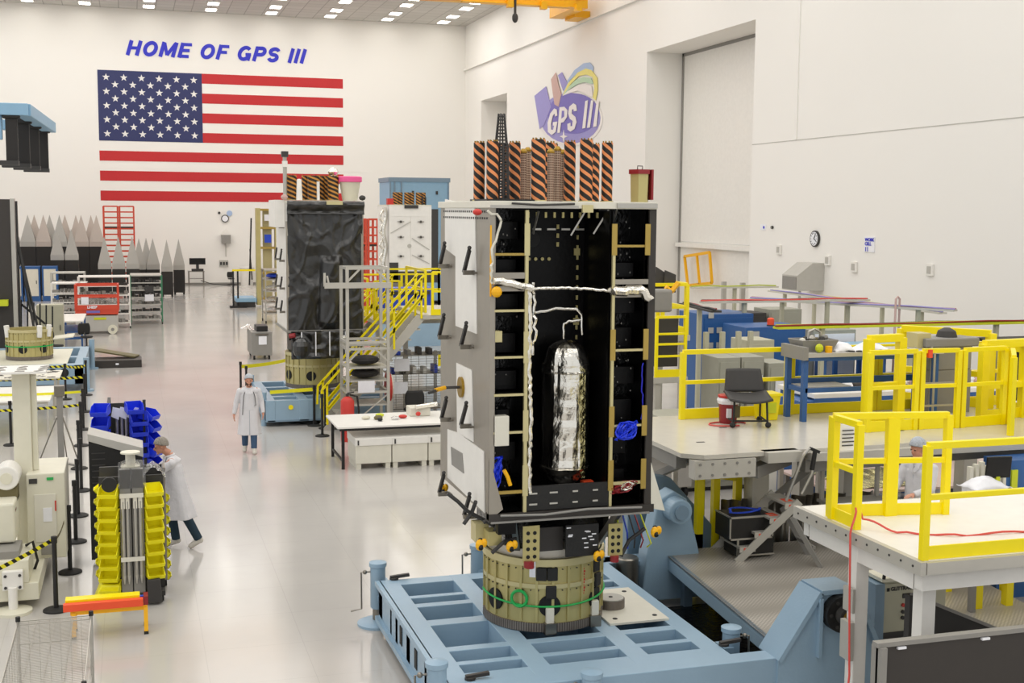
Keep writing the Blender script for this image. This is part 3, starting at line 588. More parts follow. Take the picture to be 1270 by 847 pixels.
# top of the centre bay: gold tab rows, diagonals, dark port
ZT = z1; yc = y0+.84
b = MB()
for k in range(9): b.box((X1+.1+k*.1, y0+.3, ZT-.1), (X1+.125+k*.1, y0+.32, ZT-.04))
for k in range(5): b.cyl((X1+.21+k*.08, yc, 4.86), (X1+.21+k*.08, yc-.02, 4.86), .02, 8)
for z in (5.2, 5.1, 5.0):
    for X_ in (X1+.08, X1+.62): b.box((X_, yc-.01, z), (X_+.03, yc, z+.05))
for k in range(24): b.box((X2-.13, yc-.015, 2.55+k*.115), (X2-.105, yc, 2.6+k*.115))
for z in (3.1, 3.7, 4.1, 4.9): b.box((X2-.16, yc-.02, z), (X2-.09, yc, z+.08))
b.build('gold_tabs', 'gold', t)
MB().cyl((X1+.33, yc+.0, 5.08), (X1+.33, yc-.012, 5.08), .09, 24).build('round_port', 'hole', t)
for a, q in (((668, 262), (661, 290)), ((726, 262), (708, 292)), ((755, 260), (736, 290)), ((766, 258), (757, 286))):
    MB().bar(fx(*a, y0+.25), fx(*q, y0+.3), .018).build('strut', 'alu', t)
b = MB()
for k in range(5): b.box((X1+.09+k*.17, y0+.6, 5.19), (X1+.19+k*.17, y0+.61, 5.21))
b.build('bright_strips', 'alu', t)
# lower apron with bright strips
b = MB().box((X1+.02, y0-.01, z0+.06), (X2-.02, y0+.02, z0+.33)); b.build('apron', 'black', t)
b = MB()
for k in range(4):
    for q in range(2): b.box((X1+.05+k*.235+(.03 if k > 1 else 0), y0-.018, z0+.12+q*.12), (X1+.14+k*.235, y0-.01, z0+.137+q*.12))
b.build('apron_strips', 'lightgrey', t)
MB().box((x0-.02, y0-.03, z0-.04), (x1+.06, y0+.1, z0+.05)).build('bottom_rail', 'darkpanel', t)
MB().box((x0, y0-.05, z0-.05), (x1, y0+.0, z0-.03)).tube([(x0+.1, y0-.06, z0+.04), (x0+.6, y0-.06, z0+.02), (x0+1.1, y0-.06, z0+.05), (x1-.1, y0-.06, z0+.03)], .014).build('cable_tray', 'grey', t)
MB().prism([(x1+.02, y0-.02, 2.62), (x1+.03, y0-.02, 2.1), (x1+.2, y0-.02, 2.06)], (0, .03, 0)).build('gusset', 'offwhite', t)
MB().prism([(x0-.02, y0-.02, 2.75), (x0-.02, y0-.02, 2.08), (x0+.14, y0-.02, 2.2), (x0+.06, y0-.02, 2.5)], (0, .02, 0)).build('gusset', 'satgrey', t)
# roof
MB().box((x0-.03, y0-.04, z1), (x1+.03, y1+.03, z1+.075)).build('roof_panel', 'offwhite', t, bevel=.006)
MB().box((x0-.03, y0-.05, z1+.0), (x0+.95, y0-.04, z1+.03)).box((x1-.45, y0-.06, z1+.01), (x1+.02, y0-.04, z1+.06)).build('roof_edge', 'alu', t)
MB().tube([(x0+.2, y0-.06, z1+.05), (x0+.5, y0-.07, z1+.035), (x0+.9, y0-.06, z1+.05)], .012).build('roof_cable', 'charcoal', t)
MB().box((4.62, y0-.07, z1-.04), (4.74, y0-.03, z1+.04)).build('lift_lug', 'goldband', t)
# tank wrapped in foil
TX = fx(703, 500, y0+.45).x; TY = y0+.5; zt, zb_ = fx(703, 421, TY).z, fx(703, 604, TY).z; hh = zt-zb_; r = .262
def foil_skin(z0_, prof_, n=44, k1=.05, k2=.05):
    b = MB(); P = []
    for q, (r_, z_) in enumerate(prof_):
        for i in range(n):
            a = 2*PI*i/n; k = 1+k1*noise.noise(V((math.cos(a)*4, math.sin(a)*4, z_*1.3)))*2+k2*noise.noise(V((math.cos(a)*2, math.sin(a)*2, z_*9)))
            P.append((TX+math.cos(a)*r_*k, TY+math.sin(a)*r_*k, z0_+z_))
    return b.add(P, [(j*n+i, j*n+(i+1) % n, (j+1)*n+(i+1) % n, (j+1)*n+i) for j in range(len(prof_)-1) for i in range(n)])
o = foil_skin(zb_, [(r*(1+.015*math.sin(k*2.1)), hh*.12+hh*.72*k/16) for k in range(17)], k1=.045).build('foil_tank', 'foil', t)
cap_ = foil_skin(zb_, [(.001, hh)]+[(r*.93*math.sin(a*PI/14), hh-r*.85*(1-math.cos(a*PI/14))) for a in range(1, 8)]+[(r*1.04, hh*.8), (r*1.08, hh*.79), (r*.95, hh*.78)], k1=.03, k2=.12); cap_.build('foil_cap', 'foil', o)
foil_skin(zb_, [(r*.9, hh*.16), (r*1.08, hh*.15), (r*1.02, hh*.12)]+[(r*.8*math.cos(a*PI/14), hh*.1-r*.5*math.sin(a*PI/14)) for a in range(0, 7)]+[(.001, 0)], k1=.03, k2=.14).build('foil_cap', 'foil', o)
for p_ in o.data.polygons: p_.use_smooth = False
MB().prism([(TX+.1, TY-.25, zb_+.15), (TX+.16, TY-.23, zb_+.15), (TX+.15, TY-.23, zt-.3), (TX+.08, TY-.25, zt-.3)], (0, -.01, 0)).build('gold_strip', 'foilgold', o)
Yt = y0+.3
def wpipe(n, m, pts, r, Y=None, smooth=True, wob=.006):
    P = []
    for (a, q) in zip(pts, pts[1:]):
        A, Q = fx(*a, Y or Yt), fx(*q, Y or Yt)
        k = max(2, int((Q-A).length/.04))
        for i in range(k): P.append(A.lerp(Q, i/k)+V((R.uniform(-wob, wob), R.uniform(-wob, wob), R.uniform(-wob, wob))))
    P.append(fx(*pts[-1], Y or Yt)); return MB().tube(P, r, 8).build(n, m, t, smooth=smooth)
wpipe('foil_pipe', 'foil', [(662, 388), (675, 386), (690, 382), (714, 383), (721, 390), (722, 415)], .018, Yt)
wpipe('foil_pipe', 'foil', [(699, 420), (699, 402), (705, 398), (720, 397)], .016, Yt)
wpipe('foil_sleeve', 'foil', [(612, 348), (622, 349), (640, 354), (660, 358)], .045, y0-.02, wob=.012)
wpipe('foil_pipe', 'foil', [(660, 358), (700, 357), (730, 358), (757, 361)], .018, y0-.01)
wpipe('foil_sleeve', 'foil', [(757, 362), (775, 360), (794, 358), (802, 368), (806, 372)], .055, y0-.03, wob=.014)
wpipe('foil_bundle', 'foil', [(656, 356), (657, 400), (656, 450), (658, 520), (656, 585), (657, 612)], .026, y0+.0, wob=.01)
wpipe('foil_bundle', 'foil', [(661, 352), (662, 380), (663, 410), (660, 440)], .02, y0+.05, wob=.016)
wpipe('foil_harness', 'offwhite', [(604, 262), (616, 266), (622, 276), (616, 292), (611, 310), (609, 345), (611, 352)], .014, y0-.02, wob=.014)
MB().ball(fx(592, 263, y0-.06), .05, .05, .035).build('red_cap', 'red', t)
MB().ball(fx(616, 362, y0-.05), .06, .04, .06, 12).build('yellow_connector', 'amber', t)
def bundle(n, m, px, py, rx, rz, cnt, Y, rr=.009):
    b = MB(); c_ = fx(px, py, Y)
    for k in range(cnt):
        ph = R.random()*6; s = .5+R.random()*.5; P = []
        for i in range(19):
            a = i/18*2*PI; P.append(c_+V((math.cos(a+ph)*rx*s, R.uniform(-.03, .03)-.02*math.sin(a*3), math.sin(a+ph*1.3)*rz*s)))
        b.tube(P, rr, 5)
    return b.build(n, m, t, smooth=True)
bundle('blue_cable', 'cordblue', 777, 534, .13, .1, 12, y0-.03); bundle('blue_cable', 'cordblue', 615, 586, .07, .18, 10, y0+.05)
bundle('brown_harness', 'darkred', 772, 604, .18, .07, 9, y0+.02); bundle('silver_harness', 'foil', 778, 602, .1, .05, 4, y0-.0)
wpipe('yellow_probe', 'amber', [(625, 583), (630, 592), (633, 602)], .022, y0-.03, wob=.002)
wpipe('violet_wire', 'letter', [(797, 450), (796, 480), (798, 505), (795, 520)], .008, y0+.02)
MB().box(fx(728, 600, y0+.3)-V((.06, .05, .04)), fx(728, 600, y0+.3)+V((.06, .05, .04))).build('copper_box', 'orange', t)
# underside gear between body and ring
t2 = thing('payload_adapter', 'gold and black bracket assembly between the open satellite and its ring', 'adapter', (4.57, 13.6, 1.5)); t = t2
MB().lathe((RC[0], RC[1], 0), [(.5, 1.5), (.66, 1.5), (.66, 1.6), (.56, 1.66), (.5, 1.66), (.5, 1.5)], 48).build('grey_flange', 'alu', t, smooth=True)
MB().box((3.95, 13.1, 1.66), (5.2, 14.3, 2.09)).build('dark_core', 'blackgloss', t)
b = MB(); YB = 12.66
def plate(n, m, a, q, Y=YB, th=.02, par=None):
    A, Q = aY(*a, Y), aY(*q, Y); return MB().box((A.x, Y, Q.z), (Q.x, Y+th, A.z)).build(n, m, par or t)
for (a, q) in (((649, 653), (669, 696)), ((755, 650), (772, 688))):
    pl = plate('perforated_bracket', 'gold', a, q); h = MB(); A, Q = aY(*a, YB), aY(*q, YB)
    for i in (.3, .7):
        for j in (.2, .42, .64, .86): h.cyl((A.x+(Q.x-A.x)*i, YB-.004, A.z+(Q.z-A.z)*j), (A.x+(Q.x-A.x)*i, YB, A.z+(Q.z-A.z)*j), .022, 12)
    h.build('hole_pattern', 'hole', pl)
plate('black_unit', 'black', (702, 652), (742, 688)); b = MB()
for k in range(12): p = aY(705+R.random()*34, 655+R.random()*30, YB-.006); b.cb(p, .05, .006, .012, 0)
b.build('label_strips', 'paper', t); plate('dark_hood', 'darkpanel', (668, 655), (698, 682), YB+.15)
plate('black_dish', 'satblack', (618, 642), (640, 662), YB-.08, .1); plate('side_box', 'goldband', (590, 650), (606, 672), YB+.3, .2); plate('gold_box', 'gold', (606, 660), (622, 676), YB+.1, .2)
for px, py in ((595, 676), (633, 678), (812, 660), (542+6, 607), (741, 690)):
    p = aY(px, py, YB-.06 if px != 548 else 14.7); q = MB().ball(p, .05, .04, .065, 10).ball(p+V((.05, 0, .02)), .035, .03, .05, 10).build('yellow_clamp', 'amber', t); MB().cyl(p-V((.0, .05, .03)), p+V((.02, .05, .05)), .025, 8).build('clamp_screw', 'hole', q)
for px, py in ((652+5, 700), (762, 692), (655, 699)): p = aY(px, py, YB); MB().cyl(p-V((0, 0, .04)), p+V((0, 0, .03)), .05, 12).build('red_foot', 'darkred', t)
for P in ([(555, 612), (568, 622), (580, 634), (600, 645), (618, 655)], [(600, 648), (612, 640), (618, 648), (612, 662)], [(575, 650), (585, 636), (590, 622)], [(800, 655), (780, 670), (770, 690)], [(640, 668), (625, 672), (610, 686)]):
    MB().tube([aY(a, q, YB-.02+R.random()*.2) for a, q in P], .022, 7).build('hose', 'charcoal', t, smooth=True)
for k in range(5): MB().tube([(5.2+.1*k, 12.9+.1*k, 2.05), (5.25+.1*k, 12.9, 1.8-.05*k), (5.3+.08*k, 12.95, 1.55)], .01).build('wire', ('lime', 'blue', 'charcoal', 'darkred', 'lime')[k], t)
for x_, y_ in ((3.95, 12.8), (5.25, 12.8), (3.95, 14.4), (5.25, 14.4)): MB().bar((x_, y_, 2.09), (4.57+(x_-4.57)*.75, 13.6+(y_-13.6)*.6, 1.6), .07).build('leg', 'steel', t)
# antennas on the roof
zr = z1+.075
look = ['nearest the white side panel', 'just beside the dark tapering mast', 'behind the dark tapering mast', 'beside the first brown mesh mast', 'largest and nearest of the middle bunch', 'half hidden behind the large middle one', 'at the back of the middle bunch', 'just past the brown mesh masts', 'tallest of the pair near the red capped box', 'half hidden near the red capped box', 'nearest the red capped box']
for (px, py, Y, r), lk in zip(((594.5, 177, 13.3, .062), (611, 175.5, 13.0, .065), (628, 180, 14.3, .06), (638.5, 177, 13.3, .065), (668, 173, 12.85, .078), (681.5, 177, 13.7, .065), (686, 179, 14.4, .06), (707, 176, 13.3, .065), (727.5, 173.5, 13.0, .072), (737.5, 179, 13.9, .062), (753.5, 177, 13.1, .062)), look):
    p = aY(px, py, Y); q = aY(px, 246, Y); helix_antenna(p.x, Y, zr, p.z-zr, r, 'orange and black striped helix antenna '+lk)
p = aY(622, 141, 13.1); lattice_mast(p.x, 13.1, zr, .62, .085, .07, 'dark tapering lattice mast rising above the striped antennas', 'charcoal', n=8, rows=20, w=.02)
tt = bpy.context.scene.objects['lattice_mast']; MB().cone((p.x, 13.1, zr), (p.x, 13.1, zr+.6), .06, .045, 8).build('core', 'charcoal', tt) if False else None; OFF[tt] = V((p.x, 13.1, zr)); h2 = p.z-zr-.62; b = MB()
for k in range(6):
    a = k*PI/3; b.bar((p.x+math.cos(a)*.068, 13.1+math.sin(a)*.068, zr+.62), (p.x+math.cos(a)*.035, 13.1+math.sin(a)*.035, zr+.62+h2), .012)
for i in range(9): b.lathe((p.x, 13.1, zr+.62+h2*i/9), [(.07-.032*i/9, 0), (.07-.032*i/9, .01)], 8)
b.build('upper_mast', 'charcoal', tt)
MB().box((3.62, 12.75, zr), (4.15, 13.45, zr+.02)).build('base_plate', 'black', tt)
for px, py, Y in ((649, 190, 13.4), (654.5, 188, 13.7), (683, 190, 13.15), (691.5, 187, 13.25), (698.5, 191, 13.45)):
    p = aY(px, py, Y); t = thing('mesh_mast', 'slim brown perforated mast, '+{649: 'front one of the pair beside the dark lattice mast', 654.5: 'rear one of the pair beside the dark lattice mast', 683: 'closest to the largest striped antenna', 691.5: 'between its two brown neighbours', 698.5: 'closest to the red capped box'}[px], 'antenna mast', (p.x, Y, zr), group='brown mesh masts on the open satellite')
    MB().cyl((p.x, Y, zr), (p.x, Y, p.z), .038, 14).build('perforated_tube', 'mesh_brown', t, smooth=True, origin=(p.x, Y, zr)); MB().lathe((p.x, Y, p.z), [(.045, 0), (.045, .02), (.02, .05)], 12).build('cap', 'brass', t)
a, q = aY(784, 210, 12.95), aY(807, 254, 12.95)
t = thing('sensor_cover', 'tan six sided cover box with a red lid on the satellite roof', 'cover box', ((a.x+q.x)/2, 13.0, zr))
cx_ = (a.x+q.x)/2; MB().lathe((cx_, 13.0, 0), [(.105, zr), (.115, a.z-.04)], 6).build('body', 'gold', t); MB().lathe((cx_, 13.0, 0), [(.135, a.z-.05), (.135, a.z)], 6).build('red_lid', 'darkred', t)
MB().box((cx_+.1, 12.9, zr+.03), (cx_+.125, 13.1, a.z)).build('red_side', 'darkred', t); MB().tube([(cx_-.03, 13, a.z), (cx_-.03, 13, a.z+.04), (cx_+.03, 13, a.z+.04), (cx_+.03, 13, a.z)], .006).build('handle', 'charcoal', t)
# ================================================================ left of the aisle
# wire shelf trolley at the near edge
t = thing('wire_shelf_trolley', 'chrome wire shelf trolley at the near edge of the aisle', 'trolley', (-.7, 9.9, 0))
X0, X1_, Y0, Y1 = -.98, -.4, 9.2, 10.85
for zs in (1.95, 1.3, .65, .25):
    b = MB()
    for k in range(int((Y1-Y0)/.026)): b.bar((X0, Y0+k*.026, zs), (X1_, Y0+k*.026, zs), .004)
    for x in (X0, X0+.145, X0+.29, X0+.435, X1_): b.bar((x, Y0, zs-.012), (x, Y1, zs-.012), .008)
    for z in (zs, zs-.03):
        b.bar((X0, Y0, z), (X1_, Y0, z), .008).bar((X0, Y1, z), (X1_, Y1, z), .008).bar((X0, Y0, z), (X0, Y1, z), .008).bar((X1_, Y0, z), (X1_, Y1, z), .008)
    b.build('wire_shelf', 'alu', t)
for x in (X0, X1_):
    for y in (Y0, Y1):
        MB().cyl((x, y, .12), (x, y, 1.98), .014, 10).build('post', 'alu', t); o = MB().cyl((x, y, 1.95), (x, y, 1.99), .02, 10).build('corner_cap', 'rubber', t); MB().cyl((x-.015, y, .06), (x+.015, y, .06), .06, 14).build('caster', 'rubber', t)
b = MB()
for x in (X0, X1_):
    for k in range(9): b.bar((x, Y0+k*(Y1-Y0)/8, .25), (x, Y0+k*(Y1-Y0)/8, 1.95), .004)
    for z in (.9, 1.1, 1.5, 1.7): b.bar((x, Y0, z), (x, Y1, z), .004)
for k in range(8): b.bar((X0+k*.083, Y1, .25), (X0+k*.083, Y1, 1.95), .004)
for z in (.5, .8, 1.1, 1.5, 1.75): b.bar((X0, Y1, z), (X1_, Y1, z), .004)
b.build('wire_side', 'alu', t)
# low trestle with coloured boards
t = thing('low_trestle', 'low amber metal trestle standing in front of the yellow bin rack', 'trestle', (-.35, 16.2, 0))
MB().box((-.84, 16.1, .3), (.09, 16.2, .36)).build('top_bar', 'amber', t)
for x in (-.8, .07):
    for y in (16.05, 16.4): MB().bar((x, y, .03), (x, 16.2+(y-16.2)*.6, .33), .05).build('leg', 'amber', t); MB().cb((x, y, 0), .055, .055, .04).build('rubber_foot', 'rubber', t)
tag(MB().box((-.92, 16.06, .361), (.04, 16.16, .45)).build('board', 'orange'), 'orange board lying along the low amber trestle', 'board')
tag(MB().box((-.9, 16.17, .361), (.0, 16.34, .475)).build('board', 'yellow'), 'bright yellow board lying behind the orange board on the trestle', 'board')
tag(MB().box((-.72, 16.36, .361), (.08, 16.42, .4)).build('board', 'blue'), 'thin blue board on the low amber trestle', 'board')
tag(MB().box((.045, 16.1, .361), (.1, 16.3, .47)).build('end_block', 'darkred'), 'small dark red block at the end of the boards', 'block')
# open front plastic bin
def bin_(name, x, y, z, w, d, h, m, rz, label, cat='bin', grp=None, par=None):
    b = MB(); t_ = .008
    prof = [(-w/2, -d/2), (w/2, -d/2), (w/2, d/2), (-w/2, d/2)]
    b.box((-w/2, -d/2, 0), (w/2, d/2, t_)).box((-w/2, d/2-t_, 0), (w/2, d/2, h))
    for sx in (-1, 1):
        b.prism([(sx*w/2, -d/2, 0), (sx*w/2, d/2, 0), (sx*w/2, d/2, h), (sx*w/2, -d/2+.08, h), (sx*w/2, -d/2-.03, h*.45)], (-sx*t_, 0, 0))
    b.prism([(-w/2, -d/2, 0), (w/2, -d/2, 0), (w/2, -d/2-.03, h*.5), (-w/2, -d/2-.03, h*.5)], (0, t_, 0))
    o = b.build(name, m, origin=(0, 0, 0)); o.location = (x, y, z); o.rotation_euler = (math.radians(8), 0, rz); OFF[o] = V((x, y, z))
    return tag(o, label, cat, grp)
t = thing('bin_rack', 'tall mobile rack of yellow bins with a grey folded centre spine', 'rack', (-.08, 17.6, 0)); BR = t
MB().box((-.23, 17.32, .14), (-.085, 17.42, 1.88)).build('spine_panel', 'grey', t, bevel=.006); MB().box((-.07, 17.32, .14), (.08, 17.42, 1.88)).build('spine_panel', 'grey', t, bevel=.006)
MB().prism([(-.25, 17.32, 1.62), (-.24, 17.32, 1.98), (-.1, 17.32, 2.02), (.1, 17.32, 2.0), (.12, 17.32, 1.62)], (0, -.012, 0)).build('plastic_cover', 'clear', t)
for xa in (-.19, -.13, -.03, .035):
    MB().cone((xa, 17.29, .3), (xa, 17.29, .42), .006, .025, 8).build('tool_tip', 'alupaint', t); MB().cyl((xa, 17.29, .42), (xa, 17.29, 1.45), .024, 8).build('tool_tube', 'alu', t); MB().box((xa-.025, 17.27, 1.35), (xa+.025, 17.31, 1.52)).build('tool_holder', 'offwhite', t)
for z in (.62, 1.5): MB().box((-.23, 17.255, z), (.08, 17.27, z+.06)).build('strap', 'offwhite', t)
MB().box((-.5, 17.5, .12), (-.24, 17.54, 1.75)).box((.1, 17.5, .12), (.34, 17.54, 1.75)).build('louvre_panel', 'charcoal', t)
MB().box((-.52, 17.3, .1), (.34, 18.2, .16)).box((-.5, 17.95, .1), (.34, 18.0, 1.8)).build('base_frame', 'charcoal', t)
for x, y in ((-.45, 17.4), (.3, 17.4), (-.45, 18.1), (.36, 18.1)): MB().cyl((x-.02, y, .06), (x+.02, y, .06), .06, 14).build('caster', 'rubber', t)
MB().box((.35, 17.7, .2), (.38, 18.1, 1.8)).build('side_grille', 'steel', t)
for k in range(9):
    z = 1.52-k*.165; s_ = ('topmost', 'second from the top', 'third from the top', 'fourth from the top', 'fifth from the top', 'fourth from the bottom', 'third from the bottom', 'second from the bottom', 'lowest')[k]
    bin_('storage_bin', -.365-.01*(k % 2), 17.36, z, .25, .22, .125, 'binyellow', math.radians(-14), 'yellow bin on the aisle barrier side of the grey spine, '+s_, grp='yellow bins on the mobile rack')
    if k < 8: bin_('storage_bin', .205, 17.36, z, .23, .22, .125, 'binyellow', math.radians(12), 'yellow bin on the technician side of the grey spine, '+s_, grp='yellow bins on the mobile rack')
for k in range(8):
    o = bin_('storage_bin', -.44, 17.78, 1.5-k*.17, .22, .2, .12, 'binyellow', math.radians(-90), 'yellow bin seen edge on at the barrier end of the rack, '+ORD[k]+' from the top', grp='yellow edge bins on the mobile rack'); o = bin_('storage_bin', .32, 17.9, 1.3-k*.16, .22, .16, .12, 'binyellow', math.radians(90), 'yellow bin seen edge on at the technician end of the rack, '+ORD[k]+' from the top', grp='yellow end bins on the mobile rack')
MB_ = MB().prism([(-.62, 17.28, .02), (-.24, 17.28, .0), (-.24, 17.28, .3), (-.5, 17.28, .32)], (0, .4, 0)); tag(MB_.build('plastic_sack', 'binyellow', bevel=.03), 'yellow bag sagging under the bin rack beside the trestle', 'bag')
tag(MB().prism([(.1, 17.2, .03), (.3, 17.2, .03), (.27, 17.2, .36), (.1, 17.2, .36)], (0, .1, .02)).build('dustpan', 'charcoal', bevel=.01), 'dark grey dustpan leaning at the foot of the bin rack', 'dustpan')
tag(MB().cyl((-.36, 17.27, 1.69), (-.36, 17.34, 1.69), .1, 24).build('tape_reel', 'rubber'), 'black tape reel standing in the top yellow bin', 'reel')
t = thing('cable_spool', 'empty cream plastic cable spool standing on top of the bin rack', 'spool', (-.08, 17.5, 1.9))
MB().cyl((-.08, 17.5, 1.88), (-.08, 17.5, 1.9), .13, 28).build('flange', 'cream', t); MB().cyl((-.08, 17.5, 1.9), (-.08, 17.5, 2.07), .065, 20).build('core', 'offwhite', t); MB().cyl((-.08, 17.5, 2.07), (-.08, 17.5, 2.09), .13, 28).build('flange', 'cream', t)
b = MB(); R.seed(3)
b.sheet(lambda u, v: V((.08+u*.3, 17.35+v*.4, 1.74+.2*math.sin(u*PI)*(1-.5*u)+.05*noise.noise(V((u*7, v*7, 3))))), 16, 12)
tag(b.build('plastic_sheet', 'clear', solid=.004), 'crumpled clear plastic sheet on top of the bin rack', 'plastic sheet')
# black cabinet with sloping lid
t = thing('black_cabinet', 'tall black cabinet with a sloping grey top behind the yellow bins', 'cabinet', (-.3, 19.4, 0))
MB().prism([(-.68, 19.3, .12), (-.5, 19.3, .12), (-.5, 19.3, 1.0), (.09, 19.3, 1.0), (.09, 19.3, 1.66), (-.68, 19.3, 1.93)], (0, .6, 0)).build('body', 'black', t, bevel=.006)
MB().prism([(-.69, 19.28, 1.94), (.1, 19.28, 1.66), (.1, 19.28, 1.8), (-.69, 19.28, 2.05)], (0, .64, 0)).build('sloping_top', 'lightgrey', t, bevel=.004)
b = MB()
for k in range(7): b.box((-.64, 19.285, 1.2+k*.09), (-.45, 19.3, 1.215+k*.09))
b.build('vent_louvres', 'charcoal', t)
for x in (-.6, .0): MB().cyl((x-.02, 19.6, .06), (x+.02, 19.6, .06), .06, 12).build('caster', 'rubber', t); MB().box((x-.02, 19.55, .08), (x+.02, 19.65, .12 if x < -.3 else 1.0)).build('caster_stem', 'charcoal', t)
# blue bin carousel
t = thing('bin_rack', 'mobile rack of bright blue bins beside the grey haired technician', 'rack', (-.2, 21.9, 0))
MB().box((-.45, 21.6, .15), (-.4, 22.3, 2.15)).box((.12, 21.5, .15), (.17, 21.56, 2.2)).box((-.45, 21.9, .15), (.15, 21.94, 2.1)).build('upright_frame', 'charcoal', t)
MB().box((-.5, 21.5, .1), (.3, 22.3, .15)).build('base', 'charcoal', t)
for x, y in ((-.45, 21.55), (.25, 21.55), (-.45, 22.25), (.25, 22.25)): MB().cyl((x-.02, y, .05), (x+.02, y, .05), .05, 12).build('caster', 'rubber', t)
for x in (-.3, -.22, -.15, -.07): MB().cyl((x, 21.7, 1.1), (x, 21.7, 1.95), .025, 8).build('tube', 'alu', t)
for x in (-.32, -.2, -.1, -.02): tag(MB().prism([(x-.07, 21.62-x*.02, 1.92), (x+.05, 21.62, 1.86), (x+.08, 21.62, 2.05), (x-.04, 21.62, 2.08)], (0, .01, 0)).build('paper_tag', 'paper'), 'white paper tag hanging in the blue bin rack', 'tag', 'paper tags on the blue bin rack')
BL = ['barrier side, topmost', 'barrier side, middle', 'barrier side, lowest', 'centre column, tilted topmost', 'technician side, topmost', 'technician side, second down', 'technician side, third down', 'technician side, fourth down', 'technician side, lowest', 'centre column, second down', 'centre column, third down', 'centre column, fourth down', 'centre column, lowest']
for k, (x, z, rz) in enumerate(((-.55, 2.1, -14), (-.55, 1.88, -10), (-.55, 1.66, -10), (-.02, 2.12, 12), (.2, 1.98, 60), (.22, 1.78, 60), (.22, 1.58, 60), (.24, 1.36, 60), (.25, 1.16, 60), (.05, 1.92, 10), (.05, 1.74, 10), (.05, 1.56, 10), (.05, 1.38, 10))):
    bin_('storage_bin', x, 21.5 if abs(rz) < 50 else 21.62, z-.12, .27, .26, .16, 'cordblue', math.radians(rz), 'blue plastic bin on the mobile rack, '+BL[k], grp='blue bins on the mobile rack')
# ---------------------------------------------------------------- crowd barriers
def stanchion(x, y, label, h=1.02):
    t = thing('barrier_post', label, 'barrier post', (x, y, 0), group='black belt barrier posts')
    MB().lathe((x, y, 0), [(.17, 0), (.17, .02), (.14, .035), (.03, .045)], 24).build('base', 'rubber', t, smooth=True)
    MB().cyl((x, y, .04), (x, y, h-.08), .032, 14).build('post', 'black', t, smooth=True); MB().cyl((x, y, h-.09), (x, y, h), .04, 14).build('belt_head', 'rubber', t)
SP = [(-1.08, 17.33, 'closest to the wire shelf trolley'), (-.98, 19.13, 'second along the row from the wire shelf trolley'), (-.97, 20.9, 'behind the second of the row near the yellow bins'), (-1.0, 22.7, 'beside the black cabinet'), (-1.02, 24.75, 'just past the black cabinet'),
      (-1.14, 26.9, 'level with the silver tripod stand'), (-1.19, 29.53, 'beside the blue bins and the white table'), (-1.22, 31.7, 'at the far end of the white table'), (-1.27, 34.5, 'beside the patterned metal plate'), (-1.34, 37.6, 'at the corner of the far blue dolly'),
      (-1.87, 36.9, 'in front of the far blue dolly with discs'), (-2.72, 30.0, 'between the white table and the white column'), (-2.95, 26.6, 'hidden partly by the white column'),
      (4.29, 30.87, 'at the end of the yellow tape before the wrapped satellite'), (4.5, 30.4, 'between two others before the wrapped satellite'), (4.27, 29.37, 'nearest the foot of the yellow stair'), (2.93, 36.25, 'at the far corner of the tape before the grey cart'), (3.0, 35.2, 'just behind the walking technician'), (4.75, 37.6, 'beside the gold ring of the wrapped satellite')]
for x, y, l in SP: stanchion(x, y, 'black barrier post '+l)
def tape(p, q, m, label, sag=.03, h=.05):
    p, q = V(p), V(q); n = 14; b = MB()
    top = [p.lerp(q, i/n)-V((0, 0, sag*4*(i/n)*(1-i/n))) for i in range(n+1)]
    b.sheet(lambda u, v: top[int(round(u*n))]+V((0, 0, -h*v)), n, 1)
    return tag(b.build('barrier_tape', m, solid=.003), label, 'barrier tape')
tape((-2.4, 16.6, .58), (-1.12, 17.33, .99), 'hazard', 'black and yellow tape running to the closest barrier post', .03, .06)
tape((-3.1, 29.4, .93), (-1.2, 29.53, .97), 'hazard', 'black and yellow tape crossing behind the silver tripod', .02, .06)
tape((-3.2, 31.7, .96), (-1.24, 31.7, .97), 'tapeyellow', 'plain yellow tape along the near side of the white table', .02, .06)
tape((-3.4, 34.5, .96), (-1.29, 34.5, .97), 'hazard', 'black and yellow tape behind the patterned metal plate', .02, .07)
tape((-3.9, 36.9, .98), (-1.9, 36.9, .98), 'hazard', 'black and yellow tape in front of the far blue dolly', .01, .07)
tape((-1.85, 36.95, .98), (-1.36, 37.55, .9), 'hazard', 'short slanting black and yellow tape at the dolly corner', .04, .07)
tape((3.2, 30.87, .93), (4.27, 30.87, .97), 'tapeyellow', 'yellow tape above the blue dolly of the wrapped satellite', .0, .09)
tape((2.95, 36.25, .93), (4.73, 37.55, 1.0), 'tapeyellow', 'yellow tape behind the walking technician and the grey cart', .05, .1)
tape((-1.0, 19.15, .98), (-1.1, 17.4, .98), 'olive', 'slack olive tape between the two closest barrier posts', .12, .04)
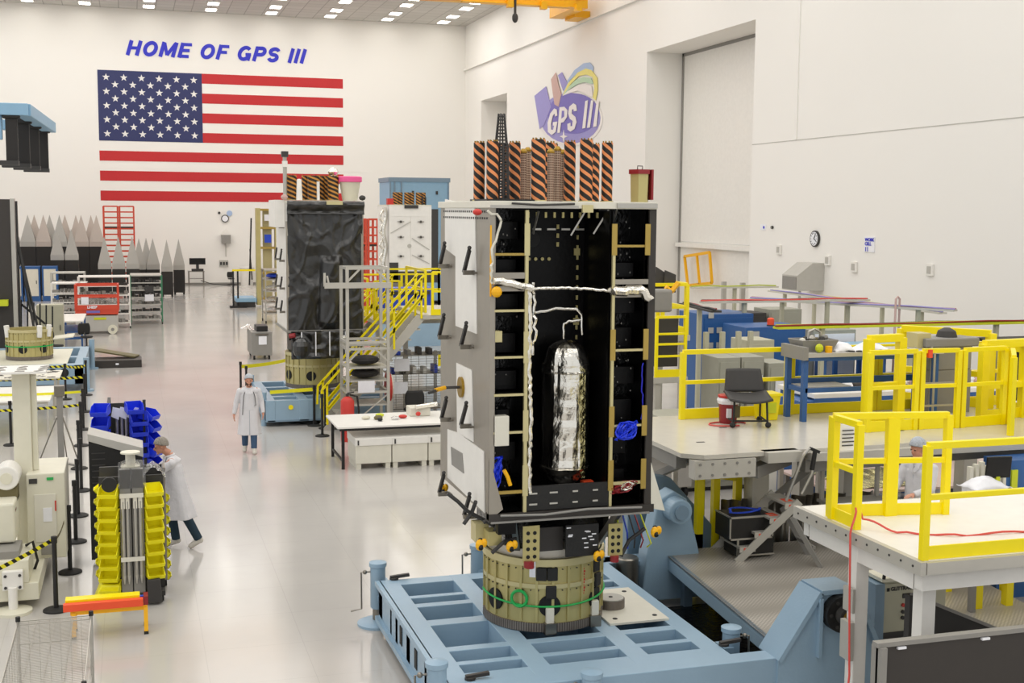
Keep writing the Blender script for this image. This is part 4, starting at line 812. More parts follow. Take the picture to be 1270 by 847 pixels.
# ---------------------------------------------------------------- white lifting machine
t = thing('lifting_machine', 'large cream white lifting machine with a square column and holed top plate', 'machine', (-1.7, 18.8, 0))
MB().box((-1.68, 18.9, .4), (-1.44, 19.14, 3.04)).box((-1.44, 18.98, 1.6), (-1.36, 19.06, 3.0)).build('column', 'cream', t, bevel=.012)
o = MB().box((-2.3, 18.6, 3.06), (-1.2, 19.4, 3.09)).build('top_plate', 'white', t); b = MB()
for k in range(16): b.cb((-2.2+.3*(k % 4)+R.random()*.08, 18.68+.17*(k//4), 3.085), .13, .06, .012, R.random())
b.build('cut_outs', 'grey', o)
MB().box((-1.52, 18.72, .35), (-1.0, 19.9, 1.6)).build('control_cabinet', 'cream', t, bevel=.015)
MB().box((-1.42, 18.7, .6), (-1.12, 18.72, 1.3)).build('cabinet_door', 'offwhite', t, bevel=.005); MB().box((-1.48, 18.705, 1.46), (-1.37, 18.715, 1.53)).build('display', 'charcoal', t); MB().box((-1.24, 18.705, 1.5), (-1.15, 18.715, 1.54)).build('green_light', 'green', t); MB().box((-1.14, 18.69, 1.05), (-1.12, 18.7, 1.2)).build('red_switch', 'red', t)
MB().box((-1.3, 18.69, .9), (-1.18, 18.7, 1.1)).build('notice', 'paper', t); MB().box((-1.34, 18.66, .42), (-1.18, 18.7, .56)).build('socket_box', 'grey', t, bevel=.005)
MB().box((-2.2, 17.5, .12), (-1.3, 20.9, .36)).box((-2.2, 17.5, .36), (-1.42, 18.4, .68)).build('base_frame', 'cream', t, bevel=.012)
MB().lathe((-1.62, 17.38, 0), [(.24, 0), (.24, .04), (.1, .06)], 24).build('foot_pad', 'cream', t, smooth=True); MB().cyl((-1.62, 17.38, .05), (-1.62, 17.38, .35), .06, 14).build('foot_screw', 'white', t); MB().box((-1.75, 17.4, .3), (-1.49, 17.5, .56)).build('foot_bracket', 'white', t, bevel=.01)
b = MB()
for x in (-1.71, -1.53):
    for z in (.34, .5): b.cyl((x, 17.385, z), (x, 17.4, z), .02, 8)
b.build('bolts', 'charcoal', t)
MB().box((-2.5, 18.0, .8), (-1.62, 18.75, 1.35)).build('gearbox', 'cream', t, bevel=.03); MB().cyl((-1.75, 18.4, 1.62), (-1.75, 18.9, 1.62), .17, 28).build('motor_cover', 'white', t, bevel=.02); MB().cyl((-1.75, 18.38, 1.62), (-1.75, 18.4, 1.62), .08, 20).build('motor_boss', 'cream', t)
MB().box((-2.2, 18.45, 1.28), (-1.62, 18.8, 1.46)).build('olive_bracket', 'olive', t); MB().box((-2.0, 17.6, .68), (-1.55, 18.2, .78)).build('grey_motor', 'grey', t); MB().tube([(-1.5, 18.2, .7), (-1.4, 18.0, .8), (-1.35, 18.1, .5), (-1.42, 18.2, .3)], .02).build('hose', 'rubber', t, smooth=True)
MB().box((-1.66, 18.1, 1.2), (-1.62, 18.3, 1.24)).build('red_label', 'red', t)
# silver tripod stand
t = thing('tripod_stand', 'silver grey tripod stand with a thick square mast', 'stand', (-1.5, 27.2, 0))
MB().box((-1.56, 27.14, .05), (-1.44, 27.26, 1.55)).build('mast', 'grey', t, bevel=.008); MB().cyl((-1.5, 27.2, 0), (-1.5, 27.2, .07), .12, 18).build('foot_disc', 'charcoal', t); MB().box((-1.6, 27.1, 1.5), (-1.4, 27.3, 1.72)).build('head_clamp', 'steel', t, bevel=.01)
for a in (200, 320, 80):
    u = V((math.cos(math.radians(a)), math.sin(math.radians(a)), 0)); MB().bar(V((-1.5, 27.2, 1.05))+u*.07, V((-1.5, 27.2, .06))+u*.5, .022).build('brace', 'steel', t); MB().bar(V((-1.5, 27.2, .08))+u*.1, V((-1.5, 27.2, .06))+u*.52, .05, .04).build('leg', 'grey', t)
# white bench, patterned plate and small things behind the tapes
def table(name, label, x0, x1, y0, y1, h, m, ml, th=.04, lw=.04, cat='table', splay=0):
    t = thing(name, label, cat, ((x0+x1)/2, (y0+y1)/2, 0)); MB().box((x0, y0, h-th), (x1, y1, h)).build('tabletop', m, t, bevel=.004)
    for x in (x0+.06, x1-.06):
        for y in (y0+.06, y1-.06): MB().box((x-lw/2, y-lw/2, 0), (x+lw/2, y+lw/2, h-th)).build('leg', ml, t)
    MB().box((x0+.05, y0+.05, h-th-.06), (x1-.05, y0+.08, h-th)).box((x0+.05, y1-.08, h-th-.06), (x1-.05, y1-.05, h-th)).build('apron', ml, t); return t
table('work_table', 'white topped table behind the plain yellow tape', -3.4, -1.92, 30.9, 33.4, .88, 'white', 'alupaint')
t = thing('pattern_plate', 'flat pale metal plate with dark cut-outs on trestles behind the white table', 'plate', (-2.7, 34.7, 0)); MB().box((-3.8, 33.85, 1.0), (-1.85, 35.4, 1.03)).build('plate', 'offwhite', t); b = MB(); R.seed(11)
for k in range(46): b.cb((-3.7+R.random()*1.7, 33.95+R.random()*1.35, 1.028), .05+R.random()*.2, .05+R.random()*.1, .006, R.choice((0, 0, .8, -.6)))
b.build('cut_outs', 'charcoal', t)
for x in (-3.6, -2.0):
    for y in (34.0, 35.3): MB().box((x, y-.03, 0), (x+.06, y+.03, 1.0)).build('leg', 'alupaint', t)
t = thing('small_step_ladder', 'small aluminium step ladder folded under the white table end', 'ladder', (-2.2, 28.9, 0))
for x in (-2.35, -2.1): MB().bar((x, 28.6, 0), (x-.12, 29.1, .95), .03, .05).build('rail', 'alu', t)
for k in range(3): MB().box((-2.38-.04*k, 28.7+.15*k, .2+.28*k), (-2.1-.04*k, 28.78+.15*k, .22+.28*k)).build('tread', 'alu', t)
MB().box((-2.5, 29.0, .95), (-2.25, 29.15, .99)).build('blue_cap', 'blue', t)
# far blue dolly with ring, on the aisle edge
t = thing('transport_dolly', 'light blue dolly far along the aisle carrying the small gold ring', 'dolly', (-2.9, 41.5, 0))
MB().box((-5, 38.6, .2), (-1.42, 39.0, .78)).box((-5, 43.3, .2), (-1.42, 43.7, .78)).box((-1.7, 38.6, .2), (-1.42, 43.7, .779)).box((-5, 40.6, .2), (-1.42, 41.0, .778)).box((-3.1, 38.6, .2), (-2.8, 43.7, .777)).build('frame', 'dolly', t, bevel=.01)
MB().box((-4.4, 38.8, .78), (-1.9, 42.9, .8)).build('deck_plate', 'cream', t); b = MB()
for x in (-2.62, -2.3, -1.98): b.cyl((x, 38.58, .55), (x, 38.6, .55), .13, 20)
b.build('side_ports', 'hole', t)
for x, y in ((-1.35, 38.5), (-1.35, 43.8)): MB().cyl((x, y, 0), (x, y, 1.0), .09, 14).build('jack_post', 'dolly', t); MB().cyl((x, y, 0), (x, y, .05), .2, 16).build('jack_foot', 'dolly', t)
RT2 = ring(-3.05, 40.4, .81, 1.72, .66, 'small gold green ring on the far blue dolly with a green band')
MB().lathe((-3.05, 40.4, 0), [(.67, 1.2), (.69, 1.2), (.69, 1.235), (.67, 1.235), (.67, 1.2)], 48).build('green_band', 'green', RT2)
for a in (-150, -30, -60): u = V((math.cos(math.radians(a)), math.sin(math.radians(a)), 0)); MB().cyl(V((-3.05, 40.4, 1.5))+u*.66, V((-3.05, 40.4, 1.85))+u*.7, .08, 10).build('wrapped_post', 'white', RT2)
# black bar frame behind the ring
t = thing('black_fixture', 'black frame of upright bars behind the small gold ring', 'fixture', (-2.6, 45.5, 0))
for k in range(7): MB().bar((-3.9+k*.2, 45.5, .1), (-3.85+k*.2, 45.5, 2.3-.05*k), .05).build('bar', 'black', t)
MB().box((-4.4, 45.3, .05), (-2.5, 45.7, .12)).bar((-4.2, 45.5, 2.6), (-2.9, 45.5, 1.4), .07).build('base', 'black', t)
# beige cabinet, desk and chairs
t = thing('beige_cabinet', 'plain beige metal cabinet behind the small gold ring', 'cabinet', (-2.9, 48.7, 0)); MB().box((-3.38, 48.4, 0), (-2.46, 49.1, 1.84)).build('body', 'beige', t, bevel=.01); MB().box((-3.34, 48.38, .1), (-2.5, 48.4, 1.8)).build('door', 'beige', t, bevel=.004); MB().box((-2.58, 48.35, .9), (-2.55, 48.38, 1.1)).build('handle', 'steel', t)
tag(MB().prism([(-2.6, 44.4, .95), (-1.95, 44.4, 1.02), (-1.95, 45.6, 1.02), (-2.6, 45.6, .95)], (0, 0, .03)).build('tray', 'cream'), 'cream coloured flat tray beside the beige cabinet', 'tray')
t = thing('work_bench', 'white topped desk with a blue frame beside the office chairs', 'desk', (-2.15, 52, 0)); MB().box((-2.8, 50.8, .98), (-1.85, 54.3, 1.03)).build('desktop', 'white', t)
for x in (-2.7, -1.95):
    for y in (50.9, 54.2): MB().box((x, y-.04, 0), (x+.07, y+.04, .98)).build('leg', 'deskblue', t)
MB().box((-2.7, 50.9, .3), (-1.95, 50.95, .4)).box((-2.7, 51, .55), (-1.95, 54, .6)).build('shelf', 'deskblue', t)
def office_chair(x, y, rz, label):
    t = thing('office_chair', label, 'chair', (x, y, 0), rz, local=True, group='black office chairs')
    MB().sheet(lambda u, v: V(((u-.5)*.46*(1-.25*abs(2*v-1)**3), .2+.04*math.cos((u-.5)*3), .56+v*.42)), 8, 8).build('backrest', 'rubber', t, smooth=True, solid=.05)
    MB().lathe((0, 0, 0), [(.01, .44), (.2, .44), (.24, .47), (.22, .51), (.01, .52)], 20, sy=.95).build('seat', 'rubber', t, smooth=True); MB().cyl((0, 0, .1), (0, 0, .45), .03, 10).bar((0, .05, .46), (0, .24, .62), .04).build('gas_post', 'charcoal', t)
    for k in range(5):
        a = k*1.2566; g = MB().bar((0, 0, .12), (math.cos(a)*.28, math.sin(a)*.28, .07), .035).build('foot_arm', 'charcoal', t); MB().cyl((math.cos(a)*.28-.015, math.sin(a)*.28, .03), (math.cos(a)*.28+.015, math.sin(a)*.28, .03), .03, 8).build('caster', 'rubber', g)
    return t
office_chair(-1.72, 50.0, .4, 'black office chair in front of the orange scissor lift'); office_chair(-2.62, 47.0, 1.2, 'black office chair in front of the beige cabinet')
t = thing('flat_crate', 'long low dark crate with olive straps lying on the aisle floor', 'crate', (-.6, 44.4, 0)); MB().box((-1.4, 43.9, 0), (.25, 45.0, .26)).build('case', 'darkpanel', t, bevel=.02); MB().bar((-1.3, 45, .52), (.1, 44.6, .3), .6, .05).build('olive_lid', 'olive', t); MB().box((-.6, 43.88, .1), (-.5, 43.9, .16)).build('white_label', 'paper', t)
# scissor lift
t = thing('scissor_lift', 'small red and grey scissor lift with a low guard rail', 'lift', (-1.45, 56.4, 0))
MB().box((-2.35, 55.9, .12), (-.62, 57.1, .8)).build('chassis', 'lightgrey', t, bevel=.02); MB().box((-2.35, 55.88, .85), (-.6, 57.1, 1.05)).build('platform', 'scafred', t)
b = MB()
for z in (1.05, 1.6, 2.1):
    b.bar((-2.33, 55.93, z), (-.6, 55.93, z), .07).bar((-2.33, 57.05, z), (-.6, 57.05, z), .07)
for x in (-2.33, -.6): b.bar((x, 55.93, 1.0), (x, 55.93, 2.13), .08).bar((x, 57.05, 1.0), (x, 57.05, 2.13), .08).bar((x, 55.93, 2.1), (x, 57.05, 2.1), .07)
b.build('guard_rail', 'scafred', t)
MB().box((-2.1, 55.86, 1.3), (-1.8, 55.9, 1.6)).build('notice', 'paper', t); MB().box((-1.9, 55.85, .92), (-1.35, 55.88, 1.02)).build('name_plate', 'violetdark', t); text('lettering', 'LHEEB', 'paper', (-1.86, 55.84, 1.12), (1, 0, 0), (0, 0, 1), .15, t, .004, .006); MB().box((-2.3, 55.86, 1.05), (-.63, 55.89, 1.26)).build('red_apron', 'scafred', t)
MB().box((-1.6, 55.88, .62), (-1.1, 55.9, .72)).build('yellow_label', 'lime', t)
for x in (-2.05, -.85):
    for y in (55.9, 57.1): w_ = MB().cyl((x, y-.06, .2), (x, y+.06, .2), .2, 20).build('wheel', 'cream', t); MB().cyl((x, y-.07, .2), (x, y+.07, .2), .07, 12).build('hub', 'grey', w_)
# shelving racks full of parts
def parts_rack(x0, x1, y0, y1, h, n, label, mp, ms, items=True, tag_=True):
    t = thing('parts_rack', label, 'rack', ((x0+x1)/2, (y0+y1)/2, 0))
    for x in (x0, x1):
        for y in (y0, y1): MB().box((x-.03, y-.03, .1), (x+.03, y+.03, h)).build('post', mp, t); MB().cyl((x-.02, y, .06), (x+.02, y, .06), .06, 10).build('caster', 'rubber', t)
    for k in range(n):
        z = .22+(h-.27)*k/(n-1); MB().box((x0, y0, z), (x1, y1, z+.05)).build('shelf', ms, t)
        if items and k < n-1:
            b = MB(); w_ = x1-x0
            for q in range(int(w_/.16)): b.cb((x0+.1+q*.16, y0+.1+R.random()*.3, z+.05), .08+R.random()*.08, .2, .05+R.random()*.14, R.uniform(-.3, .3))
            tag(b.build('small_parts', R.choice(('charcoal', 'grey', 'darkpanel'))), 'jumble of small dark hardware on a shelf of the far racks', 'hardware', 'hardware jumbles on the far racks', 'stuff')
    return t
parts_rack(-.08, 1.32, 60.2, 62.2, 2.3, 7, 'parts rack with green posts beside the aisle', 'rackgreen', 'lightgrey')
parts_rack(-2.3, -.12, 58.4, 59.6, 2.35, 6, 'white shelf rack behind the scissor lift', 'white', 'white')
parts_rack(-3.7, -2.2, 63, 64.4, 2.3, 5, 'grey shelf rack beyond the scissor lift', 'lightgrey', 'lightgrey'); parts_rack(-3.5, -2.0, 59.6, 60.8, 2.0, 5, 'white curved shelf rack touching the scissor lift side', 'white', 'white')
for x, z, m_, l in ((.55, 1.5, 'charcoal', 'black and white card hung on the green post rack'), (.55, 1.1, 'paper', 'plain white card hung on the green post rack')): tag(MB().box((x, 60.14, z), (x+.4, 60.169, z+.3)).build('rack_card', m_), l, 'card')
# test cabinets far left
for k in range(4):
    x = -7.4+k*.95; t = thing('electronics_cabinet', 'pale cabinet with blue frame below the absorber cones', 'cabinet', (x, 76.8, 0), group='pale blue framed cabinets below the cones')
    MB().box((x-.42, 76.5, 0), (x+.42, 77.4, 2.0)).build('body', 'cabblue', t); MB().box((x-.33, 76.47, .3), (x+.33, 76.5, 1.85)).build('door', 'offwhite', t); MB().box((x+.2, 76.44, 1.0), (x+.24, 76.47, 1.2)).build('handle', 'charcoal', t)
# pyramid absorbers
def absorber(x, y, label, base_h, w=.68, ph=1.95, m='absorber', grp='tall absorber cones at the back wall'):
    t = thing('absorber_cone', label, 'absorber cone', (x, y, 0), group=grp); MB().box((x-w/2, y-w/2, .12 if base_h > .3 else 0), (x+w/2, y+w/2, base_h)).build('black_base', 'absorberbase', t)
    z0_ = base_h; b = MB().box((x-w/2, y-w/2, z0_), (x+w/2, y+w/2, z0_+.3)); s = w/2
    b.add([(x-s, y-s, z0_+.3), (x+s, y-s, z0_+.3), (x+s, y+s, z0_+.3), (x-s, y+s, z0_+.3), (x, y, z0_+ph)], [(0, 1, 4), (1, 2, 4), (2, 3, 4), (3, 0, 4)]); b.build('foam_pyramid', m, t)
    if base_h > .3:
        for sx in (-1, 1): MB().box((x+sx*w*.4-.05, y-w/2, 0), (x+sx*w*.4+.05, y+w/2, .12)).build('foot', 'rubber', t)
absorber(2.07, 79.2, 'absorber cone with a black base, second from the aisle end of the row', 1.55); absorber(2.85, 81.2, 'absorber cone with a black base at the aisle end of the row', 1.55)
for x, y, q in ((.45, 80.9, 'farthest from the black based pair'), (.9, 82.2, 'in the rear row'), (1.28, 80.9, 'nearest the black based pair')): absorber(x, y, 'pale absorber cone behind the green post rack, '+q, 1.6, w=.78)
for x, q in ((-1.55, 'farthest from the aisle'), (-.75, 'middle one of three'), (.05, 'nearest the aisle')): absorber(x, 78.6, 'pale absorber cone in front of the red scaffold, '+q, 1.75, w=.76, grp='absorber cones before the scaffold')
for k, (x, y) in enumerate(((-6.05, 82), (-5.15, 82), (-4.22, 82), (-5.75, 83.1), (-4.85, 83.1), (-3.95, 83.1))): absorber(x, y, ('grey', 'pinkish')[k % 2]+' absorber cone on the long black crates, '+('front', 'rear')[k//3]+' row, '+ORD[k % 3]+' from the dark screen', 3.0, w=.88, m='absorberb' if k % 2 else 'absorber', grp='absorber cones on the black crates')
for x, y, q in ((-2.95, 82, 'front row, farther from it'), (-2.05, 82, 'front row, closest to it'), (-3.3, 83.1, 'rear row, farther from it'), (-2.4, 83.1, 'rear row, closer to it')): absorber(x, y, 'pinkish absorber cone on the crates beside the scaffold, '+q, 3.0, w=.88, m='absorberb', grp='absorber cones near the scaffold')
absorber(-7.0, 82, 'tallest absorber cone beside the dark upright panel', 3.05, w=.85, ph=2.4)
for x, q in ((-4.2, 'farther from the scaffold'), (-3.4, 'closer to the scaffold')): absorber(x, 78.5, 'short pale absorber cone before the black crates, '+q, 2.3, w=.75, ph=1.85, grp='shorter absorber cones')
# red scaffolds
def scaffold(x0, x1, y, z1_, label):
    t = thing('scaffold_tower', label, 'scaffold', ((x0+x1)/2, y, 0)); xm = (x0+x1)/2
    for x in (x0, xm-.06, xm+.06, x1):
        for yy in (y, y+1.2): MB().bar((x, yy, 0), (x, yy, z1_), .1).build('standard', 'scafred', t)
    b = MB(); n = int(z1_/.36)
    for k in range(1, n+1):
        z = k*z1_/n
        b.bar((x0, y, z), (xm-.06, y, z), .09).bar((xm+.06, y, z), (x1, y, z), .09).bar((x0, y, z), (x0, y+1.2, z), .045).bar((x1, y, z), (x1, y+1.2, z), .045).bar((x0, y+1.2, z), (x1, y+1.2, z), .045)
    b.build('rungs', 'scafred', t); MB().box((x0, y, z1_*.74), (x1, y+1.2, z1_*.74+.1)).build('platform_board', 'darkpanel', t)
scaffold(-1.7, .2, 86.0, 5.5, 'red scaffold tower standing behind the absorber cones'); scaffold(10.3, 11.3, 59, 4.95, 'red scaffold tower between the two far satellites')
MB_ = MB().bar((10.1, 58.5, 0), (10.1, 58.5, 6.4), .06); tag(MB_.build('marker_pole', 'scafred'), 'thin red pole rising beside the wrapped satellite', 'pole')
# dark upright panel with struts
t = thing('dark_screen', 'tall dark upright screen propped by slanting black struts', 'panel', (-4.6, 45, 0)); MB().box((-6, 45, .6), (-3.86, 45.15, 5.66)).build('panel', 'darkpanel', t); MB().box((-3.86, 44.95, .3), (-3.72, 45.25, 5.68)).build('edge_post', 'alu', t); MB().box((-3.7, 44.98, .3), (-3.64, 45.2, 5.6)).build('black_edge', 'black', t)
for x in (-3.0, -2.85): MB().bar((-3.66, 45.1, 4.2), (x, 44.0+(x+3), .3), .06).build('strut', 'black', t)
MB().box((-6, 44, 0), (-2.8, 45.6, .3)).build('base', 'dollydark', t); MB().box((-6, 44.6, 2.1), (-4.0, 44.95, 2.3)).build('yellow_band', 'lime', t)
# lifting beam hanging at the top edge
t = thing('spreader_beam', 'light blue lifting beam with four black hanging brackets at the picture edge', 'lifting beam', (-1.7, 18.5, 6.5))
P1 = aZ(64, 160, 6.62); yb2 = 20
tip = aY(64, 161, 22); n0 = aY(34, 137, 18.2)
MB().box((-4.5, 18.0, 6.62), (-1.28, 18.3, 6.78)).bar((-1.35, 18.1, 6.7), (-1.22, 21.6, 6.68), .2, .16).bar((-4.5, 21.5, 6.7), (-1.2, 21.5, 6.7), .2, .16).bar((-4.5, 17.9, 6.98), (-1.3, 21.4, 6.78), .2, .1).box((-4.5, 18.1, 6.3), (-1.62, 18.2, 6.62)).build('beam', 'lightblue', t, bevel=.01)
for k, (x, y) in enumerate(((-1.5, 18.1), (-1.43, 19.2), (-1.37, 20.3), (-1.31, 21.4))):
    g = MB().box((x-.075, y-.05, 6.0), (x+.075, y+.05, 6.62)).build('bracket', 'absorberbase', t, bevel=.01); MB().box((x-.11, y-.08, 6.58), (x+.11, y+.08, 6.68)).build('bracket_head', 'absorberbase', g, bevel=.02); MB().box((x-.3, y-.1, 5.96), (x+.08, y+.1, 6.02)).build('bracket_foot', 'charcoal', g)
MB().cyl((-3.2, 19.8, 6.8), (-3.2, 19.8, 16.5), .03, 8).cyl((-4.2, 19.8, 6.8), (-3.2, 19.8, 9), .02, 6).build('hoist_cable', 'steel', t)
# far end desk, chair, bins and gold rack
t = thing('computer_desk', 'small steel desk with a wide dark monitor at the back wall', 'desk', (4.3, 89.6, 0)); MB().box((3.75, 89.2, 1.0), (4.85, 90.2, 1.05)).build('desktop', 'steel', t)
for x in (3.8, 4.8):
    for y in (89.3, 90.1): MB().box((x-.03, y-.03, 0), (x+.03, y+.03, 1.0)).build('leg', 'steel', t)
MB().box((3.85, 89.4, .5), (4.75, 90, .53)).build('shelf', 'steel', t)
t = thing('monitor', 'wide black monitor on the far steel desk', 'monitor', (4.35, 89.6, 1.05)); MB().box((3.85, 89.6, 1.5), (4.95, 89.7, 1.95)).build('screen', 'screen', t, bevel=.02); MB().box((4.0, 89.5, 1.05), (4.8, 89.9, 1.2)).box((4.3, 89.62, 1.2), (4.5, 89.68, 1.5)).build('stand', 'charcoal', t)
tag(MB().tube([(4.6, 89.2, .4), (5.4, 89.6, .12), (6.2, 90, .04), (7.2, 90.4, .03)], .03).build('hose', 'charcoal', smooth=True), 'dark hose lying along the back wall from the steel desk', 'hose')
office_chair(6.7, 89.8, 2.9, 'small black chair at the back wall beside the white bin')
tag(MB().lathe((7.8, 89.9, 0), [(.42, 0), (.5, 1.2), (.54, 1.2), (.54, 1.3), (.46, 1.3)], 24).build('waste_bin', 'white', smooth=True), 'large round white bin at the back wall', 'bin')
tag(MB().box((8.55, 88.6, .02), (9.25, 89.3, 1.2)).build('dark_case', 'charcoal', bevel=.03), 'dark case standing beside the white bin at the back wall', 'case')
t = thing('gold_rack', 'tall gold coloured folded panel rack behind the wrapped satellite', 'rack', (7.2, 70, 0))
for x in (6.72, 7.75): MB().box((x-.12, 69.8, .1), (x+.12, 70.4, 5.45)).build('upright', 'gold', t, bevel=.01)
for z in (.4, 1.8, 3.2, 4.3, 5.3): MB().box((6.84, 69.85, z), (7.63, 70.3, z+.12)).build('cross_bar', 'goldstrip', t)
MB().box((7.0, 70.35, .4), (7.5, 70.4, 5.3)).build('back_panel', 'goldband', t); MB().box((7.05, 69.8, 4.75), (7.42, 69.86, 5.1)).build('white_card', 'paper', t); MB().box((7.05, 69.8, 3.55), (7.42, 69.86, 4.0)).build('blue_card', 'blue', t)
MB().bar((6.2, 69.9, 1.2), (6.35, 69.9, 4.9), .08).bar((6.35, 69.9, 1.5), (6.25, 69.9, 3.2), .06).build('black_rod', 'black', t)
t = thing('supply_cart', 'open cart with plastic wrapped shelves beside the wrapped satellite', 'cart', (6.7, 60, 0)); 
for k, z in enumerate((.45, .95, 1.5, 2.05, 2.5)): MB().box((6.0, 59.4, z), (7.0, 61, z+.05)).build('shelf', 'alu', t)
for x in (6.02, 6.98):
    for y in (59.4, 61): MB().bar((x, y, .1), (x, y, 2.55), .05).build('post', 'alu', t); MB().cyl((x-.03, y, .07), (x+.03, y, .07), .07, 10).build('caster', 'rubber', t)
for z, m_ in ((2.1, 'blue'), (1.55, 'clear'), (1.0, 'clear'), (.5, 'clear')): tag(MB().ball((6.5, 60.1, z+.14), .4, .5, .13, 14).build('wrapped_bundle', m_), 'plastic wrapped bundle lying on a shelf of the open supply cart', 'bundle', 'bundles on the supply cart')
t = thing('blue_platform_cart', 'low blue platform cart with black posts behind the grey cart', 'cart', (6.2, 71, 0)); MB().box((5.45, 69.5, .3), (6.55, 71.8, .5)).build('deck', 'lightblue', t)
for x in (5.3, 5.55): MB().bar((x, 69.6, .02), (x, 69.6, 2.1), .09).build('post', 'black', t)
MB().box((5.25, 69.5, 2.0), (6.5, 69.6, 2.1)).build('yellow_bar', 'yellow', t); MB().box((5.1, 69.3, 0), (6.0, 69.8, .1)).build('foot', 'black', t); MB().box((5.5, 69.6, .0), (6.5, 71.7, .3)).build('skirt', 'charcoal', t)
# grey service cart
t = thing('service_cart', 'grey metal service cart with a white notice in the aisle', 'cart', (4.35, 46, 0)); MB().box((4.05, 45.1, .15), (4.78, 46.9, 1.0)).build('body', 'grey', t, bevel=.015); MB().box((4.3, 45.07, .55), (4.58, 45.1, .85)).build('notice', 'paper', t); MB().box((4.2, 45.05, .9), (4.64, 45.1, .94)).build('handle', 'steel', t)
for x in (4.15, 4.68):
    for y in (45.25, 46.75): MB().cyl((x-.03, y, .08), (x+.03, y, .08), .08, 12).build('caster', 'rubber', t)
tag(MB().box((4.25, 45.3, 1.0), (4.65, 46.2, 1.2)).build('keyboard_case', 'black', bevel=.02), 'black case lying on the grey service cart', 'case'); tag(MB().prism([(3.8, 46.6, 1.0), (4.2, 46.0, 1.0), (4.1, 46.6, 1.15)], (0, .1, .02)).build('plastic_bag', 'clear'), 'clear plastic bag drooping over the grey cart', 'bag')
# ================================================================ centre background
# black wrapped satellite on its own dolly
t = thing('satellite', 'satellite wrapped in black plastic sheet behind the walking technician', 'satellite', (4.65, 32.3, 2.45)); x0, x1, y0, y1, z0, z1 = 3.72, 5.6, 31.3, 33.6, 2.4, 5.55
MB().box((x0+.03, y0+.1, z0), (x1-.03, y1, z1)).build('body', 'satgrey', t)
R.seed(5)
def ridge(u, v, k, ph): return max(0, 1-abs(noise.noise(V((u*k+ph, v*k*1.3-ph, ph))))*7)
def fold(u, v):
    n = noise.noise(V((u*2.2+3, v*1.6, 1)))*.1+.05*ridge(u+v*.6, v-u*.5, 1.6, 3.1)+.035*ridge(u-v*.5, v+u*.7, 2.6, 7.7)+.02*ridge(u+v*.2, v*.8, 5, 1.3)
    c = .56+.02*math.sin(v*5); w_ = 1 if v > .42 else max(0, 1-(.42-v)/.05); w_ *= 1 if v < .86 else max(0, 1-(v-.86)/.06)
    n += .2*w_*max(0, 1-(abs(u-c)/.15)**3)
    return V((x0+(x1-x0)*u, y0-n, z1-.02-(z1-z0+.25)*v+.03*math.sin(u*9)))
MB().sheet(fold, 90, 130).build('black_wrap', 'wrap', t, smooth=True, solid=.004)
b = MB(); b.sheet(lambda u, v: V((x0-.02+(x1-x0+.05)*u, y0-.16-.05*math.sin(v*PI*2)+.04*noise.noise(V((u*9, v*3, 2))), z1+.05-.32*v)), 50, 8); b.build('wrap_hem', 'wrap', t, smooth=True, solid=.01)
MB().box((x0-.02, y0+.05, z0-.05), (x0+.03, y1, z1+.0)).box((x0-.27, y0+.2, 4.95), (x0-.03, y1-.6, z1+.08)).build('side_panel', 'white', t)
MB().box((x0-.03, y0-.02, 2.2), (x0+.03, y0+.06, 5.1)).box((x1-.03, y0-.02, 2.3), (x1+.03, y0+.06, z1)).build('corner_post', 'satgrey', t)
for z in (4.95, 4.1, 3.4, 2.8):
    for y in (y0+.5, y0+1.6): bracket_arm(t, (x0-.02, y, z), (-1, 0, 0), 1.3)
MB().box((x0-.03, y0, z1), (x1, y1, z1+.07)).build('roof_panel', 'offwhite', t); MB().box((x0+.95, y0-.25, z1-.03), (x0+1.35, y0, z1+.06)).build('lift_lug', 'goldband', t)
MB().box((x0-.05, y0-.1, z0-.08), (x1+.05, y1, z0-.02)).build('bottom_rail', 'grey', t)
b = MB(); b.sheet(lambda u, v: V((x0+.05+(x1-x0-.1)*u, y0-.15-.1*noise.noise(V((u*8, v*5, 6))), z0-.04-.7*v)), 40, 14); b.build('lower_wrap', 'wrap', t, smooth=True, solid=.005)
for x in (4.0, 4.35, 4.7, 5.1): MB().box((x, y0-.32, 1.75), (x+.025, y0-.28, 2.35)).build('white_strap', 'paper', t)
MB().ball((4.0, y0-.3, 1.95), .22, .2, .28).build('black_bag', 'wrap', t); MB().ball((5.05, y0-.42, 2.15), .1, .06, .12, 8).ball((5.5, y0-.42, 1.9), .08, .05, .14, 8).build('foil_patch', 'foil', t); MB().cyl((3.72, y0-.2, 2.25), (3.86, y0-.25, 2.27), .06, 8).build('red_cap', 'darkred', t)
MB().box((3.9, 31.7, 1.7), (5.3, 33.1, 2.35)).build('adapter_core', 'satblack', t)
ring(4.5, 32.5, .8, 1.72, .7, 'olive gold round support ring under the black wrapped satellite')
for k, (px, r_) in enumerate(((361, .17), (378, .1), (389, .19), (405, .1), (413, .17), (399, .1))): p = aY(px, 219, 31.9+.3*(k % 2)); helix_antenna(p.x, 31.9+.3*(k % 2), 5.63, .62, r_*.82, 'gold and black striped antenna on the wrapped satellite, '+ORD[[361, 378, 389, 399, 405, 413].index(px)]+' from the tall silver pole', 'spiral_gold', 'striped helix antennas on the wrapped satellite')
p = aY(371, 222, 31.6); tag(MB().lathe((p.x, 31.6, 5.63), [(.08, 0), (.06, .5), (.05, .52), (.001, .53)], 12).build('white_tube', 'white', smooth=True), 'white tube standing among the gold striped antennas', 'tube')
p = aY(394.5, 222, 31.55); tag(MB().box((p.x-.03, 31.5, 5.63), (p.x+.03, 31.6, 6.1)).build('white_strip', 'white'), 'slim white strip standing among the gold striped antennas', 'strip')
